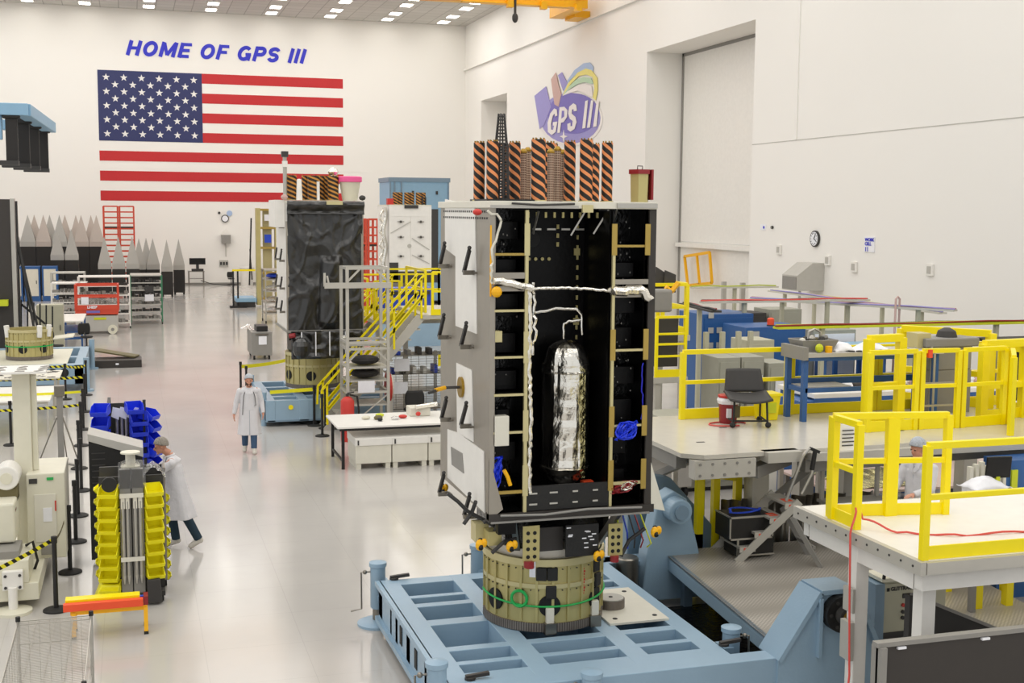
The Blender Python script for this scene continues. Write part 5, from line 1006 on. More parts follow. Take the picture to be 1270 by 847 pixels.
p = aY(353, 188, 31.7); t = thing('pole_lamp', 'tall silver pole with a dark cap beside the gold striped antennas', 'pole', (p.x, 31.7, 5.63)); MB().cyl((p.x, 31.7, 5.63), (p.x, 31.7, 6.7), .05, 10).build('pole', 'alu', t); MB().box((p.x-.08, 31.6, 6.7), (p.x+.08, 31.8, 6.84)).build('dark_cap', 'charcoal', t); MB().box((p.x-.06, 31.62, 6.45), (p.x+.06, 31.78, 6.6)).build('collar', 'white', t)
p = aY(434, 240, 31.9); t = thing('covered_bucket', 'cream bucket with a bright pink cover on the wrapped satellite', 'bucket', (p.x, 31.9, 5.63)); MB().lathe((p.x, 31.9, 5.63), [(.19, 0), (.27, .48)], 24).build('bucket', 'plastic', t, smooth=True); MB().lathe((p.x, 31.9, 5.63), [(.27, .47), (.31, .48), (.31, .6), (.26, .62)], 24).build('pink_cover', 'pink', t, smooth=True)
tag(MB().ball((5.0, 32.1, 6.36), .14, .1, .12, 8).box((4.98, 32.05, 5.63), (5.02, 32.1, 6.28)).build('foil_sensor', 'foil'), 'small foil wrapped sensor on a stalk beside the pink covered bucket', 'sensor')
for k, px in enumerate((343, 455)): p = aY(px, 236, 31.35); tag(MB().ball((p.x+(.2 if k == 0 else -.1), 31.45, 5.7), .09, .07, .07, 8).build('pink_dome' if k == 0 else 'grey_dome', 'logopink' if k == 0 else 'charcoal'), ('small pink cap at the roof corner of the wrapped satellite', 'small dark cap at the aisle side roof corner of the wrapped satellite')[k].replace('aisle side ', 'far '), 'cap')
t = thing('transport_dolly', 'light blue dolly under the black wrapped satellite', 'dolly', (4.6, 32.4, 0))
b = MB()
for x in (3.22, 4.05, 5.1, 6.2): b.box((x-.12, 30.95, .12), (x+.12, 34.6, .66))
for y in (31.05, 31.7, 32.4, 33.4, 34.5): b.box((3.1, y-.09, .14), (6.3, y+.09, .655))
b.build('frame', 'dolly', t, bevel=.008); MB().cyl((3.72, 30.93, .48), (3.72, 30.95, .48), .06, 14).build('yellow_dot', 'yellow', t); MB().box((3.15, 30.95, .12), (6.3, 34.5, .16)).build('bottom_plate', 'dollydark', t)
for x, y in ((3.08, 31.2), (3.08, 34.5)): MB().cyl((x, y, 0), (x, y, .85), .07, 12).build('jack_post', 'dolly', t)
# white panelled satellite, far behind
t = thing('satellite', 'white panelled satellite far behind the yellow stair platform', 'satellite', (10.6, 49, 2.9)); x0, x1, y0, y1, z0, z1 = 9.66, 11.35, 48, 50.4, 3.0, 5.55
MB().box((x0, y0+.02, z0), (x1, y1, z1)).build('body', 'white', t); MB().box((x0, y0, z1-.4), (x1, y0+.02, z1)).box((x0, y0, z0), (x0+.84, y0+.02, z1-.41)).box((x0+.85, y0, z0), (x1, y0+.02, z1-.41)).build('front_panel', 'white', t)
MB().box((x1, y0+.02, z0-.1), (x1+.28, y1, z1-.1)).build('dark_side', 'charcoal', t)
for z in (4.95, 4.35, 3.6):
    for x in (x0+.45, x0+1.25): g = MB().cyl((x, y0-.06, z), (x, y0, z), .05, 10).bar((x-.13, y0-.04, z), (x+.13, y0-.04, z), .025).build('latch', 'steel', t); MB().ball((x, y0-.08, z), .035, n=8).build('latch_knob', 'charcoal', g)
for a, q in (((x0+.9, 4.3), (x0+1.6, 3.85)), ((x0+.9, 3.65), (x0+1.6, 3.3)), ((x0+.05, 4.5), (x0+.85, 4.95))): MB().bar((a[0], y0-.02, a[1]), (q[0], y0-.02, q[1]), .03, .012, (0, 1, 0)).build('scribed_line', 'lightgrey', t)
MB().cyl((x0+.8, y0-.02, 4.0), (x0+.8, y0, 4.0), .08, 16).build('round_port', 'lightgrey', t); MB().box((x0, y0-.03, 2.6), (x0+.35, y0+.02, 3.35)).box((x0, y0-.03, 2.55), (x1+.3, y0+.02, 3.0)).build('black_skirt', 'charcoal', t)
MB().box((x0, y0, z1), (x1, y1, z1+.06)).build('roof_panel', 'offwhite', t); MB().box((x0+.6, y0-.05, z1-.08), (x0+1.15, y0+.3, z1+.05)).build('dark_bracket', 'charcoal', t)
MB().tube([(x0-.15+.05*math.sin(k), y0+.2, 5.5-.2*k) for k in range(14)], .09, 7).tube([(x0-.28+.07*math.cos(k*2), y0+.2, 5.4-.17*k) for k in range(14)], .05, 6).build('foil_harness', 'foil', t)
MB().cyl((10.5, 49.2, 1.2), (10.5, 49.2, 2.9), .8, 32).build('stand', 'steel', t); MB().box((9.4, 48.2, 0), (11.8, 50.4, 1.2)).build('base', 'dolly', t)
for k in range(6): p = aY(490+k*7.2, 238, 48.6); helix_antenna(p.x, 48.6+.15*(k % 2), 5.61, .48, .1, 'tiny gold striped antenna on the white panelled satellite, '+ORD[k]+' from its red cover', 'spiral_gold', 'tiny striped antennas on the white satellite')
tag(MB().box((9.62, 48.1, 5.61), (9.85, 48.4, 5.85)).build('red_cover', 'red'), 'small red cover on the roof edge of the white panelled satellite', 'cover')
for k in range(3): tag(MB().box((11.0+.12*k, 48.6, 5.61), (11.04+.12*k, 48.7, 6.0-.04*k)).build('dark_pin', 'charcoal'), 'thin dark pin standing on the white panelled satellite roof', 'pin', 'dark roof pins')
t = thing('blue_container', 'large pale blue steel container behind the white panelled satellite', 'container', (15.8, 71, 0)); MB().box((14.1, 70, .2), (17.6, 73, 7.2)).build('body', 'lightblue', t, bevel=.03); MB().box((14.05, 69.95, 7.0), (17.65, 73.05, 7.25)).build('lid', 'dollydark', t)
for x in (14.1, 14.35, 14.75, 17.5): MB().box((x, 69.93, .2), (x+.08, 70, 7.0)).build('corner_rib', 'dollydark', t)
for x in (15.4, 16.8): MB().box((x, 69.94, 6.3), (x+.12, 70, 6.5)).build('latch', 'charcoal', t)
for x in (14.3, 17.4): MB().box((x-.15, 70.2, 0), (x+.15, 72.8, .2)).build('skid', 'charcoal', t)
# aluminium lattice stand
t = thing('lattice_stand', 'pale aluminium frame tower with shelves beside the yellow stair', 'stand', (5.3, 29.6, 0)); b = MB(); xa, xb, ya, yb = 4.86, 5.84, 29.2, 30.1; m_ = 'alupaint'
for x in (xa, xb):
    for y in (ya, yb): MB().box((x-.035, y-.035, 0), (x+.035, y+.035, 4.05)).build('post', m_, t)
for z in (.12, 1.05, 2.25, 2.1, 4.02):
    b.bar((xa, ya, z), (xb, ya, z), .06).bar((xa, yb, z), (xb, yb, z), .06).bar((xa, ya, z), (xa, yb, z), .06).bar((xb, ya, z), (xb, yb, z), .06)
for z in (4.0, 2.08):
    b.bar((xa, ya, z-.3), (xa+.3, ya, z), .045).bar((xb, ya, z-.3), (xb-.3, ya, z), .045)
b.bar((xa, ya, .2), (xb, ya, 1.0), .03).build('cross_frame', m_, t); MB().bar((4.32, ya-.05, 3.62), (5.9, ya-.05, 3.62), .1, .13).bar((4.32, ya-.05, 3.6), (4.32, ya-.05, 3.92), .05).bar((4.43, ya-.05, 3.6), (4.38, ya-.05, 3.85), .04).build('arm', m_, t)
for z in (.72, 1.3, 1.62): MB().box((xa, ya, z), (xb, yb, z+.04)).build('shelf', m_, t)
for z in (1.34, 1.66): tag(MB().ball((5.35, 29.6, z+.13), .36, .3, .12, 12).build('coiled_harness', 'absorberbase'), 'dark coiled cable harness on a shelf of the lattice stand', 'cable harness', 'coiled harnesses on the lattice stand')
tag(MB().box((5.1, 29.14, 1.05), (5.5, 29.165, 1.33)).build('notice', 'paper'), 'white notice hung on the lattice stand', 'notice')
# yellow stair tower
def stair(t, X0, Y0, z0, X1_, z1_, w, n, my='yellow', run='rail'):
    """flight climbing along +x from (X0, z0) to (X1_, z1_), w wide along y"""
    for y in (Y0, Y0+w): MB().prism([(X0, y, z0), (X0+.25, y, z0), (X1_+.1, y, z1_), (X1_-.2, y, z1_)], (0, .04, 0)).build('stringer', 'alupaint', t)
    for k in range(n):
        f = (k+.5)/n; MB().box((X0+(X1_-X0)*f, Y0+.04, z0+(z1_-z0)*f), (X0+(X1_-X0)*f+.26, Y0+w, z0+(z1_-z0)*f+.035)).build('tread', 'alupaint', t)
    for y in (Y0, Y0+w):
        b = MB()
        for h in (1.0, .55, .5): b.bar((X0+(0 if h > .9 else .15), y, z0+h), (X1_, y, z1_+h), .05)
        for f in (.05, .38, .7, .97): b.bar((X0+(X1_-X0)*f, y, z0+(z1_-z0)*f), (X0+(X1_-X0)*f, y, z0+(z1_-z0)*f+1.0), .05)
        b.bar((X0, y, z0+1.0), (X0-.02, y, z0+.55), .05).build('handrail', my, t)
t = thing('stair_platform', 'yellow railed access stair and platform beside the wrapped satellite', 'stair platform', (6.5, 33, 0))
stair(t, 4.38, 30.15, 0, 6.95, 2.8, .7, 11); stair(t, 5.4, 34.2, 1.2, 7.0, 2.6, .8, 6)
MB().box((6.3, 33.3, 2.3), (9.5, 37, 2.4)).box((6.9, 30.1, 2.7), (8.8, 33.3, 2.8)).build('deck', 'alupaint', t); MB().box((6.3, 33.28, 2.4), (9.4, 33.3, 2.6)).box((7.1, 30.08, 2.8), (8.8, 30.1, 2.95)).build('toe_board', 'yellow', t)
def railing(t, pts, z, h=1.07, w=.05, m='yellow', mid=True, toe=.12, name='railing'):
    b = MB()
    for p, q in zip(pts, pts[1:]):
        p, q = V((p[0], p[1], z)), V((q[0], q[1], z)); L = (q-p).length; n = max(1, round(L/1.5)); up = V((0, 0, 1))
        b.bar(p+up*h, q+up*h, w)
        if mid: b.bar(p+up*h*.55, q+up*h*.55, w*.9)
        if toe: b.bar(p+up*toe/2, q+up*toe/2, .02, toe)
        for k in range(n+1): b.bar(p.lerp(q, k/n), p.lerp(q, k/n)+up*h, w*1.2)
    return b.build(name, m, t)
railing(t, [(7.15, 30.12), (8.75, 30.12)], 2.8); railing(t, [(7.15, 30.9), (7.15, 33.2)], 2.8); railing(t, [(6.3, 33.4), (7.0, 33.4)], 2.4); railing(t, [(6.3, 36.9), (6.3, 34.4)], 2.4); railing(t, [(6.3, 36.9), (9.3, 36.9)], 2.4); railing(t, [(7.0, 35), (8.5, 35), (8.5, 33.6)], 2.42, 1.3)
for x, y in ((6.4, 33.4), (6.4, 36.8), (8.7, 30.2), (9.3, 36.8), (7.1, 33.1)): MB().box((x-.06, y-.06, 0), (x+.06, y+.06, 2.3)).build('post', 'alupaint', t)
MB().box((7.0, 36.2, 2.4), (8.6, 36.8, 3.1)).build('blue_cabinet', 'blue', t); MB().box((7.1, 36.15, 2.9), (8.5, 36.2, 3.0)).build('dark_strip', 'charcoal', t)
tag(MB().box((5.5, 35.6, 2.9), (5.95, 35.9, 3.2)).box((5.65, 35.7, 0), (5.8, 35.8, 2.9)).build('orange_box', 'orange'), 'orange box on a stand behind the lattice stand', 'box')
# wire cage trolleys with notices
for k, (x, y, l) in enumerate(((6.9, 31.4, 'steel mesh trolley with two white notices behind the work table'), (8.35, 31.4, 'steel mesh trolley with a yellow sign behind the open satellite'))):
    t = thing('mesh_trolley', l, 'trolley', (x, y, 0)); b = MB(); c_ = MB()
    for i in range(22): b.bar((x-.7, y-.4, .3+i*.065), (x+.7, y-.4, .3+i*.065), .008)
    for i in range(8): c_.bar((x-.7+i*.2, y-.4, .3), (x-.7+i*.2, y-.4, 1.7), .01)
    b.build('mesh_wires', 'steel', t); c_.build('mesh_uprights', 'steel', t)
    for sx in (-.7, .7):
        for sy in (-.4, .4): MB().cyl((x+sx, y+sy, .1), (x+sx, y+sy, 1.72), .02, 8).build('post', 'alu', t); MB().cyl((x+sx-.02, y+sy, .05), (x+sx+.02, y+sy, .05), .05, 8).build('caster', 'rubber', t)
    for z in (.3, .75, 1.2, 1.68): MB().box((x-.7, y-.38, z), (x+.7, y+.4, z+.02)).build('shelf', 'steel', t)
tag(MB().box((6.35, 30.96, 1.3), (6.75, 30.98, 1.62)).build('notice', 'paper'), 'upper white notice on the steel mesh trolley', 'notice'); tag(MB().box((6.3, 30.96, .72), (6.7, 30.98, 1.02)).build('notice', 'paper'), 'lower white notice on the steel mesh trolley', 'notice')
o = MB().box((7.5, 30.96, 1.4), (7.95, 30.98, 1.7)).build('yellow_sign', 'yellow'); tag(o, 'yellow sign with black capitals on the mesh trolley', 'sign'); text('lettering', 'THIS', 'hole', (7.54, 30.95, 1.5), (1, 0, 0), (0, 0, 1), .16, o, .003, .006)
for k in range(9): tag(MB().box((6.3+.14*k, 31.1, 1.22+.46*(k % 2)), (6.4+.14*k, 31.5, 1.36+.46*(k % 2)+.03*(k % 3))).build('small_box', R.choice(('charcoal', 'white', 'blue', 'grey'))), 'small boxed part inside the steel mesh trolley', 'box', 'boxed parts in the mesh trolley')
t = thing('fire_extinguisher', 'red fire extinguisher standing beside the work table', 'fire extinguisher', (4.9, 29.0, 0)); MB().lathe((4.75, 28.6, .0), [(.15, 0), (.16, .05), (.16, .95), (.1, 1.03), (.04, 1.06)], 20).build('cylinder', 'red', t, smooth=True); MB().cyl((4.75, 28.6, 1.05), (4.75, 28.6, 1.12), .04, 8).bar((4.75, 28.6, 1.13), (4.9, 28.55, 1.16), .03).build('valve', 'charcoal', t); MB().tube([(4.8, 28.6, 1.1), (4.98, 28.6, 1.05), (5.02, 28.58, .7), (4.97, 28.55, .35)], .025).build('hose', 'rubber', t, smooth=True)
t = thing('hose_reel', 'bright red hose reel standing in front of the mesh trolley', 'hose reel', (6.05, 30.3, 0)); MB().cyl((6.02, 30.3, 1.0), (6.1, 30.3, 1.0), .38, 28).build('red_disc', 'red', t, bevel=.02); MB().cyl((6.1, 30.3, 1.0), (6.14, 30.3, 1.0), .33, 24).build('white_hose_coil', 'offwhite', t); MB().box((6.02, 30.1, 0), (6.14, 30.5, .8)).build('foot', 'alupaint', t)
office_chair(6.6, 29.9, 3.1, 'dark office chair behind the white work table')
# table with small parts, crates under it
t = thing('work_table', 'white topped table with black legs in front of the lattice stand', 'table', (5.3, 26.1, 0)); MB().box((4.0, 25.35, .87), (6.6, 26.95, .91)).build('tabletop', 'white', t, bevel=.004); MB().box((4.05, 25.37, .82), (6.55, 25.4, .87)).build('apron', 'black', t)
for x in (4.13, 6.5):
    for y in (25.45, 26.85): MB().box((x-.03, y-.03, 0), (x+.03, y+.03, .87)).build('leg', 'black', t)
    MB().box((x-.02, 25.45, .15), (x+.02, 26.85, .19)).build('stretcher', 'black', t)
for k, (x, y, m_, l) in enumerate(((4.75, 26.2, 'plastic', 'clear bag of fittings at the near end of the work table'), (5.0, 26.1, 'olive', 'dark coil of cable on the work table'), (5.1, 26.45, 'lime', 'lime green connector on the work table'), (5.35, 26.0, 'clear', 'small clear bag beside the dark cable coil'), (5.55, 26.15, 'red', 'small red part on the work table'), (5.0, 25.9, 'black', 'black plug on the work table'))):
    tag(MB().ball((x, y, .95), .1 if k < 5 else .06, .08, .04 if k != 1 else .06, 10).build(('parts_bag', 'cable_coil', 'connector', 'parts_bag', 'red_part', 'black_plug')[k], m_), l, ('bag', 'cable', 'connector', 'bag', 'part', 'plug')[k])
tag(MB().box((5.75, 26.3, .911), (6.2, 26.75, 1.1)).build('instrument_box', 'offwhite', bevel=.02), 'pale instrument box at the far end of the work table', 'box'); tag(MB().cyl((5.85, 26.2, 1.13), (6.35, 26.35, 1.16), .05, 10).build('foil_roll', 'foil'), 'foil wrapped roll resting on the pale instrument box', 'roll'); tag(MB().ball((5.88, 26.1, 1.0), .06, .05, .05, 8).build('red_plug', 'red'), 'red cap beside the foil roll on the table', 'cap')
for k in range(3):
    x = 4.37+k*.78; t = thing('storage_crate', 'white plastic crate under the work table, '+('nearest the aisle', 'middle one', 'nearest the open satellite')[k], 'crate', (x+.38, 25.8, 0), group='white crates under the work table'); MB().box((x, 25.32, .12), (x+.76, 26.3, .5)).build('body', 'offwhite', t, bevel=.008); MB().box((x-.01, 25.3, .5), (x+.77, 26.32, .66)).build('lid', 'white', t, bevel=.01)
    for q in (.02, .64): MB().box((x+q, 25.34, 0), (x+q+.1, 26.3, .12)).build('foot', 'offwhite', t)
    MB().box((x+.04, 25.285, .52), (x+.07, 25.3, .62)).build('latch', 'charcoal', t)
# ================================================================ mid platform on the right
Zp = 2.2
t = thing('mid_platform', 'grey topped access platform with yellow rails and bolted girders', 'platform', (10.5, 16, 0)); MP = t
MB().prism([(6.95, 14.95, Zp), (7.2, 14.75, Zp), (13.6, 14.9, Zp), (15, 17.8, Zp), (6.95, 17.8, Zp)], (0, 0, -.06)).build('deck', 'deckgrey', t)
MB().box((7.05, 14.72, Zp-.32), (7.95, 14.9, Zp-.07)).build('bolted_girder', 'alupaint', t); b = MB()
for k in range(5):
    for z in (Zp-.27, Zp-.12): b.cyl((7.13+k*.18, 14.71, z), (7.13+k*.18, 14.72, z), .02, 8)
b.build('bolts', 'grey', t)
MB().box((8.1, 14.66, Zp-.14), (8.62, 14.9, Zp+.0)).box((8.8, 14.7, Zp-.16), (13.5, 14.92, Zp-.05)).build('edge_beam', 'alupaint', t)
MB().bar((8.0, 14.9, Zp-.3), (8.8, 15.4, Zp-.25), .16).bar((8.8, 15.0, Zp-.25), (13.2, 15.3, Zp-.25), .2).box((7.0, 15.2, Zp-.26), (7.15, 17.7, Zp-.07)).box((7.0, 17.5, Zp-.3), (14.6, 17.7, Zp-.07)).build('under_beam', 'grey', t)
for x, y in ((7.1, 17.4), (8.55, 15.8), (10.1, 15.9), (13.2, 15.4), (13.4, 17.5), (10.3, 17.5)): MB().box((x-.13, y-.13, 0), (x+.13, y+.13, Zp-.07)).build('column', 'alupaint', t)
for p, q in (((7.15, 17.3, 1.2), (7.3, 15.4, Zp-.2)), ((8.7, 15.8, 1.2), (9.4, 15.4, Zp-.25))): MB().bar(p, q, .09).build('brace', 'grey', t)
for a, q in (((7.95, 15.9), 1), ((8.35, 16.0), 1), ((7.55, 15.6), 0), ((8.2, 16.9), 0)): MB().box((a[0]-.05, a[1]-.05, .0), (a[0]+.05, a[1]+.05, Zp-.08)).build('yellow_post', 'yellow', t)
MB().bar((7.55, 15.6, 1.75), (8.35, 16.0, 1.55), .06).bar((7.55, 15.6, Zp-.15), (8.2, 16.9, 1.9), .05).build('yellow_brace', 'yellow', t)
MB().box((7.5, 15.55, .2), (7.6, 15.65, .9)).build('blue_sleeve', 'deskblue', t)
for x, y in ((8.35, 16.6), (9.9, 15.6), (10.8, 15.7), (7.5, 15.6)): MB().box((x, y, Zp+.0), (x+.12, y+.04, Zp+.004)).build('deck_slot', 'charcoal', t)
rb = [(8.12, 17.46), (14.3, 17.5)]
def gate(name, t, p, q, z, h, wp=.07, toe=.16, bars=(.55,), m='yellow'):
    """one welded guard rail panel between two posts"""
    p, q = V((p[0], p[1], z)), V((q[0], q[1], z)); up = V((0, 0, 1)); b = MB()
    b.bar(p, p+up*h, wp).bar(q, q+up*h, wp).bar(p+up*h, q+up*h, wp*.9)
    for f in bars: b.bar(p+up*h*f, q+up*h*f, wp*.75)
    b.bar(p+up*toe/2, q+up*toe/2, .02, toe); return b.build(name, m, t, bevel=.004)
for a, q in (((8.12, 17.46), (9.95, 17.48)), ((10.03, 17.48), (11.55, 17.5)), ((11.65, 17.5), (14.0, 17.5))): gate('rail_panel', t, a, q, Zp, 1.05, .08)
MB().box((8.9, 17.44, Zp+.18), (9.0, 17.48, Zp+.3)).build('clamp', 'amber', t)
for a, q in (((10.3, 15.72), (11.12, 15.75)), ((11.22, 15.75), (11.83, 15.72)), ((11.93, 15.72), (12.72, 15.8)), ((12.82, 15.76), (12.19, 14.95))): gate('rail_panel', t, a, q, Zp, 1.18 if q[1] > 15 else 1.15, .075)
for a, q, h in (((10.62, 16.25), (11.25, 16.35), 1.32), ((12.6, 18.3), (13.55, 17.2), 1.25), ((12.65, 16.2), (13.5, 16.3), 1.2), ((13.75, 17.1), (13.7, 15.4), 1.05)): gate('rail_panel', t, a, q, Zp, h, .13, bars=(.45,))
for x, y in ((11.55, 16.3), (11.9, 16.4), (11.55, 16.8), (11.9, 16.9), (12.35, 16.3), (12.2, 16.9)): MB().cyl((x, y, Zp), (x, y, Zp+1.1), .018, 8).build('steel_tube', 'alu', t)
MB().bar((11.55, 16.3, Zp+.6), (12.35, 16.3, Zp+.6), .03).bar((11.55, 16.3, Zp+.25), (12.35, 16.3, Zp+.25), .03).build('steel_rung', 'alu', t)
p = aY(1162, 428, 15.7); MB().box((11.28, 15.68, Zp+1.08), (11.34, 15.76, Zp+1.2)).build('orange_tape', 'orange', t)
# things on the mid platform
t = thing('blue_workbench', 'blue steel bench with a grey top on the mid platform', 'bench', (10.6, 17.1, Zp)); MB().box((9.8, 16.72, Zp+1.0), (12.3, 17.38, Zp+1.06)).build('benchtop', 'lightgrey', t); MB().box((9.78, 16.7, Zp+.96), (9.86, 17.4, Zp+1.16)).build('end_board', 'grey', t)
for x in (9.86, 12.2):
    for y in (16.8, 17.3): MB().box((x-.04, y-.04, Zp), (x+.04, y+.04, Zp+1.0)).build('leg', 'deskblue', t)
MB().box((9.86, 16.76, Zp+.94), (12.2, 16.8, Zp+1.0)).box((9.86, 16.76, Zp+.45), (12.2, 16.8, Zp+.52)).box((9.84, 16.8, Zp+.45), (9.9, 17.3, Zp+.52)).box((9.86, 17.3, Zp+.5), (12.2, 17.34, Zp+.6)).build('cross_rail', 'deskblue', t); MB().box((9.9, 16.82, Zp+.5), (10.7, 17.28, Zp+.53)).build('lower_board', 'lightgrey', t)
t = thing('grey_tub', 'grey plastic tub of tools on the blue bench', 'tub', (10.15, 17.1, Zp+1.06)); MB().add([(9.93, 16.95, 3.26), (10.43, 16.95, 3.26), (10.43, 17.3, 3.26), (9.93, 17.3, 3.26), (9.87, 16.9, 3.44), (10.5, 16.9, 3.44), (10.5, 17.36, 3.44), (9.87, 17.36, 3.44)], [(3, 2, 1, 0), (0, 1, 5, 4), (1, 2, 6, 5), (2, 3, 7, 6), (3, 0, 4, 7)]).build('tub', 'grey', t, solid=.015)
for k in range(6): MB().ball((9.98+k*.085, 17.1+.05*(k % 2), 3.42+.02*(k % 3)), .06, .05, .05, 8).build('tool', ('offwhite', 'charcoal', 'alu', 'olive', 'charcoal', 'grey')[k], t)
tag(MB().tube([(10.08, 17.12, 3.44), (10.1, 17.12, 3.56), (10.2, 17.12, 3.6), (10.3, 17.12, 3.55), (10.32, 17.12, 3.44)], .018).build('steel_loop', 'alu'), 'bent steel loop sticking out of the grey tub', 'loop')
tag(MB().ball((10.12, 16.83, 3.33), .07, .05, .07, 10).build('yellow_roll', 'lime'), 'yellow tape roll in front of the grey tub', 'roll'); tag(MB().lathe((10.28, 16.82, 3.26), [(.055, 0), (.055, .1)], 14).build('amber_jar', 'amber'), 'small amber jar in front of the grey tub', 'jar')
for x, s_, l in ((10.65, .2, 'crumpled white cloth beside the grey tub'), (11.15, .24, 'larger crumpled white cloth further along the bench')):
    tag(MB().sheet(lambda u, v: V((x+(u-.5)*2.2*s_, 17.05+(v-.5)*.4, 3.27+.13*math.sin(u*PI)*math.sin(v*PI)+.03*noise.noise(V((u*6, v*6, x))))), 14, 10).build('white_cloth', 'paper', smooth=True, solid=.01), l, 'cloth')
b = MB(); R.seed(4)
for k in range(14): b.cb((10.6+R.random()*1.2, 16.76+R.random()*.1, 3.262), .04+R.random()*.05, .03, .02, R.random()*3)
tag(b.build('small_fittings', 'charcoal'), 'scatter of small dark fittings on the blue bench', 'fittings', kind='stuff')
tag(MB().box((12.0, 17.0, 3.262), (12.25, 17.3, 3.5)).build('manila_box', 'goldband'), 'buff cardboard box at the end of the blue bench', 'box')
t = thing('grey_tub', 'olive grey tub with a round dark part behind the yellow rails', 'tub', (12.55, 17.1, 2.2)); MB().box((12.2, 16.95, 2.2), (13.0, 17.4, 2.9)).build('stand', 'grey', t); MB().box((12.1, 16.9, 3.28), (13.1, 17.4, 3.42)).box((12.2, 16.95, 2.9), (13.0, 17.4, 3.28)).build('tub', 'grey', t, bevel=.02); MB().lathe((12.65, 17.15, 3.42), [(.17, 0), (.14, .1), (.05, .15)], 16).build('round_part', 'charcoal', t, smooth=True)
# chair, buckets
t = thing('shell_chair', 'dark grey plastic shell chair on casters on the mid platform', 'chair', (8.86, 16.75, Zp), -.25, local=True); t.scale = (1.22, 1.22, 1.15)
MB().sheet(lambda u, v: V(((u-.5)*.5*(1-.15*v), .1+.1*v+.05*math.cos((u-.5)*3), .42+.3*v)), 10, 8).build('backrest', 'charcoal', t, smooth=True, solid=.03); MB().sheet(lambda u, v: V(((u-.5)*.52, -.27+.4*v, .38+.04*abs(2*u-1)**2-.03*math.cos(v*3))), 10, 8).build('seat', 'charcoal', t, smooth=True, solid=.03)
for sx in (-1, 1): MB().tube([(sx*.2, -.2, .37), (sx*.21, -.22, .08), (sx*.22, .2, .08), (sx*.2, .12, .36)], .014).build('leg_frame', 'rubber', t, smooth=True); MB().ball((sx*.22, -.22, .04), .04, n=8).ball((sx*.22, .22, .04), .04, n=8).build('caster', 'rubber', t)
MB().box((-.21, -.22, .08), (.21, -.2, .1)).build('cross_bar', 'rubber', t)
def bucket(name, x, y, m, label, r, h, liner=None):
    t = thing(name, label, 'bucket', (x, y, Zp)); MB().lathe((x, y, Zp), [(r*.88, 0), (r, h), (r*1.04, h), (r*1.04, h+.02), (r*.9, h+.02)], 28).build('body', m, t, smooth=True)
    MB().box((x-.09, y-r-.005, Zp+.1), (x-.02, y-r+.03, Zp+.24)).build('label', 'paper', t); return t
t = bucket('waste_bucket', 8.68, 17.0, 'darkred', 'red waste bucket with a white liner beside the shell chair', .15, .4); MB().lathe((8.68, 17.0, Zp), [(.16, .3), (.175, .35), (.16, .39)], 24, nz=.1).build('liner', 'paper', t); MB().lathe((8.68, 17.0, Zp), [(.16, .4), (.16, .43), (.01, .45)], 24).build('red_rim', 'red', t); MB().box((8.7, 16.84, Zp+.1), (8.8, 16.86, Zp+.28)).build('yellow_label', 'olive', t)
t = thing('waste_bin', 'bright yellow square waste bin behind the shell chair', 'bin', (9.4, 17.15, Zp)); MB().add([(9.28, 17.02, Zp), (9.54, 17.02, Zp), (9.54, 17.28, Zp), (9.28, 17.28, Zp), (9.25, 17.0, Zp+.38), (9.58, 17.0, Zp+.38), (9.58, 17.3, Zp+.38), (9.25, 17.3, Zp+.38)], [(3, 2, 1, 0), (4, 5, 6, 7), (0, 1, 5, 4), (1, 2, 6, 5), (2, 3, 7, 6), (3, 0, 4, 7)]).build('body', 'yellow', t, bevel=.01); MB().box((9.24, 16.98, Zp+.38), (9.6, 17.32, Zp+.42)).build('rim', 'yellow', t); MB().box((9.35, 16.99, Zp+.12), (9.5, 17.0, Zp+.28)).build('label', 'lime', t)
tag(MB().tube([(8.6+.3*math.cos(a), 16.85+.18*math.sin(a), Zp+.01) for a in [i*.3 for i in range(18)]], .012).build('red_hose', 'redcord', smooth=True), 'thin red hose looped on the deck around the waste bucket', 'hose')
# ================================================================ front platform on the right
t = thing('front_platform', 'white topped access platform with bright yellow rails at the near corner', 'platform', (9, 10.5, 0)); Zf = 2.2
MB().box((6.962, 9.622, Zf-.03), (12.5, 11.838, Zf)).build('deck', 'white', t)
MB().box((6.9, 9.58, Zf-.13), (6.96, 11.9, Zf)).box((6.965, 9.57, Zf-.12), (12.5, 9.62, Zf-.005)).box((6.965, 11.84, Zf-.13), (12.5, 11.9, Zf-.01)).build('edge_plate', 'alupaint', t); b = MB()
for k in range(12): b.cyl((6.893, 9.7+k*.19, Zf-.06), (6.9, 9.7+k*.19, Zf-.06), .012, 8)
b.build('bolts', 'charcoal', t)
MB().box((6.98, 9.8, Zf-.32), (7.06, 11.68, Zf-.13)).box((6.98, 9.66, Zf-.3), (12.4, 9.78, Zf-.13)).box((6.98, 11.7, Zf-.3), (12.4, 11.8, Zf-.13)).build('under_beam', 'white', t)
for x, y in ((7.05, 10.82), (7.14, 9.84), (10.4, 9.8), (12.2, 11.6), (10.2, 11.7)): MB().box((x-.075, y-.075, 0), (x+.075, y+.075, Zf-.13)).build('column', 'white', t, bevel=.006)
MB().box((6.93, 10.72, 1.35), (6.96, 10.9, 1.6)).box((6.91, 10.72, .85), (6.96, 10.9, 1.25)).build('column_bracket', 'alupaint', t)
gate('rail_panel', t, (7.03, 11.36), (8.28, 11.13), Zf, 1.08, .075, .13); gate('rail_panel', t, (7.0, 11.27), (7.0, 10.82), Zf, 1.08, .075, .13)
MB().box((7.6, 11.2, Zf), (7.74, 11.27, Zf+1.06)).build('rail_post', 'yellow', t)
gate('rail_panel', t, (6.98, 9.66), (8.42, 9.66), Zf, 1.08, .07, .13); gate('rail_panel', t, (8.48, 9.66), (9.8, 9.66), Zf, 1.08, .07, .13)
